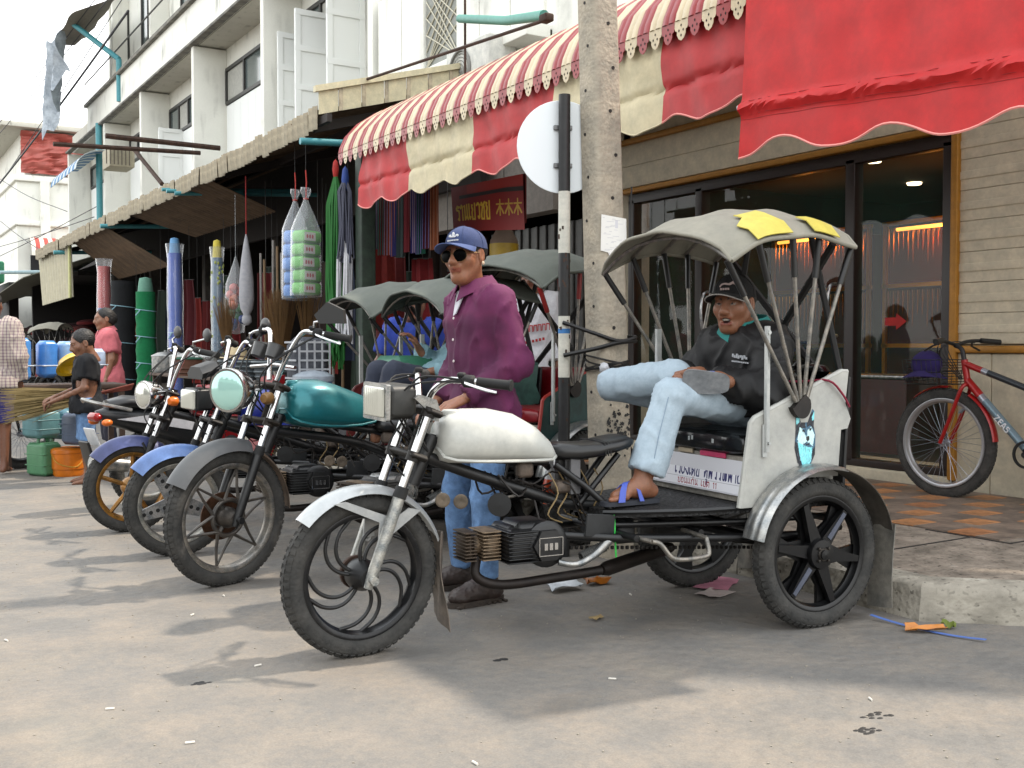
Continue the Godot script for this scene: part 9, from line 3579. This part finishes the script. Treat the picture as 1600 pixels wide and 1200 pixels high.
	b.rod(Vector3(-.55, .30, 0), Vector3(-.68, .85, 0), .014, 8)
	b.rod(Vector3(-1.02, .32, 0), Vector3(-.55, .30, 0), .010, 8)
	b.rod(Vector3(-1.02, .32, 0), Vector3(-.65, .80, 0), .010, 8)
	obj("frame", b, mats["bikeblack"], ob2)
	scooter()
	# two more tricycles far along the row, only their hoods show
	for k in 2:
		var far_t := tricycle(["far motor tricycle whose grey hood shows behind the pink woman", "farthest motor tricycle hood at the left edge"][k], [Vector3(3.95, 0, -25.4), Vector3(3.95, 0, -32.6)][k], deg_to_rad(-30.0), {"fx": -1.82, "R": 0.28, "steer": 4.0, "style": "flat5", "rim": mats["rimdark"], "spoke": mats["blackpaint"], "slider": mats["blackpaint"], "forktop": 0.86, "fender": "blade", "fendm": mats["violetfend"], "head": "round", "bar": {"pts": [Vector3(0.02, 0.02, 0.03), Vector3(0.045, 0.12, 0.06), Vector3(0.09, 0.22, 0.12), Vector3(0.105, 0.24, 0.19), Vector3(0.145, 0.23, 0.26)]}, "tank": [[-1.44, .82, .72, .04], [-1.34, .898, .690, .12], [-1.06, .828, .680, .10], [-0.962, .71, .695, .03]], "tankm": mats["redtank"], "panelm": mats["redpanel"], "canm": mats["canvas"], "cy": -0.03})
		far_t.scale = Vector3.ONE * 1.0

func scooter() -> void:
	var t := thing("motor_scooter", "grey and red motor scooter parked tail outwards beyond the gold wheel", "scooter", Vector3(1.50, 0, -7.75), deg_to_rad(12))
	var gr := mat("scootgrey", Color(0.16, 0.165, 0.175), 0.35, 0.2, "soft", 2.0)
	wheel(t, "rear_wheel", Vector3(.32, .27, 0), .27, "flat5", mats["rimpale"], mats["spokepale"], 0.08)
	wheel(t, "front_wheel", Vector3(1.52, .27, 0), .27, "flat5", mats["rimpale"], mats["spokepale"], 0.07)
	var b := MB.new()
	b.crease = 0.3
	var rings := []
	for q in [[-.05, .70, .66, .03], [0.02, .72, .60, .07], [.2, .72, .54, .10], [.45, .70, .46, .11], [.7, .66, .36, .11], [.85, .56, .30, .09]]:
		var ring := PackedVector3Array()
		for k in 18:
			var a := TAU * k / 18.0
			ring.append(Vector3(q[0], (q[1] + q[2]) / 2 + (q[1] - q[2]) / 2 * sin(a), q[3] * cos(a)))
		rings.append(ring)
	b.loft(rings)
	obj("tail_fairing", b, gr, t)
	for q in [-1, 1]:
		b = MB.new()
		b.prism([Vector2(.05, .64), Vector2(.30, .66), Vector2(.62, .60), Vector2(.60, .54), Vector2(.28, .60)], Vector3(0, 0, .108 * q), Vector3.RIGHT, Vector3.UP, Vector3(0, 0, .006 * q))
		obj("side_stripe", b, paint(Color(0.78, 0.78, 0.80), 0.4), t)
	rings = []
	for q in [[.02, .77, .70, .06], [.15, .80, .70, .11], [.5, .77, .68, .12], [.75, .74, .66, .10], [.85, .72, .66, .05]]:
		var ring := PackedVector3Array()
		for k in 18:
			var a := TAU * k / 18.0
			ring.append(Vector3(q[0], (q[1] + q[2]) / 2 + (q[1] - q[2]) / 2 * signf(sin(a)) * pow(absf(sin(a)), .7), q[3] * cos(a)))
		rings.append(ring)
	b = MB.new()
	b.crease = 0.3
	b.loft(rings)
	obj("saddle", b, mats["vinyl"], t)
	b = MB.new()
	b.tube(pathnow([Vector3(-.10, .76, -.09), Vector3(-.14, .78, 0), Vector3(-.10, .76, .09), Vector3(.15, .70, .12)], 4), .012, 6)
	obj("grab_rail", b, mats["alu"], t)
	b = MB.new()
	b.bx(Vector3(-.06, .655, 0), Vector3(.06, .06, .14), .02)
	obj("tail_lamp", b, paint(Color(0.62, 0.05, 0.06), 0.2), t)
	for s in [-1, 1]:
		b = MB.new()
		b.ball(Vector3(-.02, .62, .11 * s), Vector3(.04, .025, .03), 10)
		obj("indicator", b, mat("amber"), t)
	b = MB.new()
	b.bx(Vector3(-.08, .52, 0), Vector3(.012, .13, .17), .004, Basis(Vector3.BACK, .35))
	obj("number_plate", b, paint(Color(0.86, 0.87, 0.88), 0.4), t)
	b = MB.new()
	b.bx(Vector3(-.10, .37, 0), Vector3(.02, .26, .16), .008, Basis(Vector3.BACK, .30))
	obj("rear_mudguard", b, mats["blackpaint"], t)
	b = MB.new()
	b.tube([Vector3(-.15, .36, .14), Vector3(.4, .28, .14), Vector3(.8, .24, .10)], [.045, .045, .02], 12)
	obj("exhaust", b, mats["alu"], t)
	b = MB.new()
	b.prism([Vector2(.8, .3), Vector2(.86, .6), Vector2(1.15, .3), Vector2(1.28, .9), Vector2(1.38, .92), Vector2(1.36, .55), Vector2(1.22, .22), Vector2(.9, .22)], Vector3(0, 0, -.1), Vector3.RIGHT, Vector3.UP, Vector3(0, 0, .2))
	obj("leg_shield", b, mat("scootred", Color(0.55, 0.05, 0.08), 0.3, 0.0, "soft", 2.0), t)
	b = MB.new()
	b.rod(Vector3(1.52, .27, .08), Vector3(1.33, .95, .04), .02, 8)
	b.rod(Vector3(1.52, .27, -.08), Vector3(1.33, .95, -.04), .02, 8)
	b.tube([Vector3(1.33, .98, -.32), Vector3(1.36, 1.0, 0), Vector3(1.33, .98, .32)], .014, 8)
	obj("front_fork", b, mats["chrome"], t)

func bit(called: String, label: String, cat: String, at: Vector3, pts: Array, m: Material, th := 0.004, turn := 0.0, group := "litter on the road") -> void:
	var t := thing(called, label, cat, at, turn, group)
	var b := MB.new()
	var pv := PackedVector3Array()
	var n := int(sqrt(pts.size()))
	for p in pts:
		pv.append(p)
	b.sheet(pv, n, n, th)
	obj("scrap", b, m, t)

func crumple(w: float, h: float, bumpy: float, sd: int) -> Array:
	var g := RandomNumberGenerator.new()
	g.seed = sd
	var r := []
	for i in 5:
		for j in 5:
			r.append(Vector3((i / 4.0 - .5) * w + g.randf_range(-.1, .1) * w * 0.3, .006 + g.randf() * bumpy, (j / 4.0 - .5) * h + g.randf_range(-.1, .1) * h * 0.3))
	return r

func litter() -> void:
	bit("paper_sheet", "pink and white leaflet lying folded under the nearest tricycle's seat", "paper", Vector3(3.5, 0, -3.80), crumple(.26, .16, .012, 2), paint(Color(0.80, 0.52, 0.60)), .002, 0.6)
	bit("paper_sheet", "pale leaflet lying beside the pink one", "paper", Vector3(3.36, 0, -3.66), crumple(.16, .12, .012, 9), paint(Color(0.82, 0.76, 0.74)), .002, 0.2)
	bit("plastic_scrap", "crumpled white plastic bag behind the standing man's shoes", "litter", Vector3(2.82, 0, -4.10), crumple(.16, .10, .05, 3), paint(Color(0.82, 0.84, 0.86), 0.2), .002)
	bit("sweet_wrapper", "orange snack wrapper with a yellow end by the kerb", "litter", Vector3(3.62, 0, -2.73), crumple(.045, .15, .03, 4), paint(Color(0.80, 0.50, 0.16), 0.35), .002, 0.85)
	bit("sweet_wrapper", "small orange brown scrap in the shadow under the engine", "litter", Vector3(3.03, 0, -4.12), crumple(.12, .07, .03, 5), paint(Color(0.62, 0.36, 0.10), 0.3), .002)
	bit("dry_leaf", "dry tan leaf on the road in front of the tricycle", "leaf", Vector3(2.63, 0, -3.58), crumple(.075, .03, .012, 6), paint(Color(0.62, 0.53, 0.36)), .002, 0.4)
	bit("green_leaf", "green leaf lying against the kerb above the orange wrapper", "leaf", Vector3(3.75, 0, -2.72), crumple(.05, .05, .03, 7), paint(Color(0.40, 0.45, 0.14)), .002, 0.4)
	var st := thing("packing_strap", "blue plastic packing strap curving along the road by the kerb", "strap", Vector3(3.62, 0, -2.95), 0.0, "litter on the road")
	var pv := PackedVector3Array()
	for q: Vector3 in pathnow([Vector3(-.02, .02, -.03), Vector3(.0, .008, .08), Vector3(.01, .006, .22), Vector3(.04, .006, .34), Vector3(.07, .012, .44)], 5):
		pv.append(q + Vector3(-.006, 0, 0))
		pv.append(q + Vector3(.006, .003, 0))
	var b := MB.new()
	b.sheet(pv, pv.size() / 2, 2, .002)
	obj("strap", b, paint(Color(0.38, 0.50, 0.78), 0.4), st)
	var tag_ := thing("green_cable_tie", "bright green plastic strip hanging from the footboard of the nearest tricycle", "strip", Vector3(2.56, .46, -3.36))
	b = MB.new()
	b.bx(Vector3(0, -.07, 0), Vector3(.008, .17, .004), .001, Basis(Vector3.BACK, .06))
	obj("strip", b, paint(Color(0.25, 0.85, 0.35), 0.4), tag_)
	var wh := [[1.443, -4.81, "white stub near the second wheel"], [1.224, -4.535, "white stub left of the nearest wheel"], [1.225, -3.687, "white stub in the handlebar's shadow"], [.683, -3.483, "tan stub on the sunny road, left"], [.817, -3.062, "tan chip at the lower left of the road"], [1.433, -2.502, "white stub at the bottom edge"], [.508, -4.513, "white stub at the far left"], [2.775, -2.294, "white cigarette stub at the lower right"], [3.03, -3.86, "white crumb before the tricycle floor"], [2.2, -2.9, "white crumb on the sunlit road"]]
	for q in wh:
		var s := thing("cigarette_stub", q[2], "cigarette stub", Vector3(q[0], 0.0036, q[1]), rng.randf() * 3.0, "stubs and chips on the road")
		b = MB.new()
		b.rod(Vector3(-.013, 0, 0), Vector3(.013, 0, 0), .0036, 6)
		obj("stub", b, paint(Color(0.86, 0.84, 0.80)), s)
	var g := MB.new()
	for k in 1100:
		var x := rng.randf_range(-.6, 3.9)
		var z := rng.randf_range(-9.0, -1.6)
		var s := rng.randf_range(.0015, .005)
		g.bx(Vector3(x, s * 0.3, z), Vector3(s, s, s * 1.4), 0.0, Basis(Vector3.UP, rng.randf() * 3.0))
	var go := stuff("grit", g, paint(Color(0.62, 0.59, 0.54)), self)
	tag(go, "scattered grit and tiny chips on the road surface", "grit")
	g = MB.new()
	for q in [[2.665, -2.179, .10], [2.543, -2.112, .08], [1.0, -3.6, .05], [2.0, -3.3, .04]]:
		for k in 14:
			var a := rng.randf() * TAU
			var r: float = q[2] * sqrt(rng.randf()) * 0.6
			g.ball(Vector3(q[0] + cos(a) * r, 0.0, q[1] + sin(a) * r * 0.5), Vector3(.012, .002, .008), 6)
	go = stuff("dark_crumbs", g, paint(Color(0.09, 0.08, 0.08)), self)
	tag(go, "small clusters of dark crumbs on the sunny road", "crumbs")
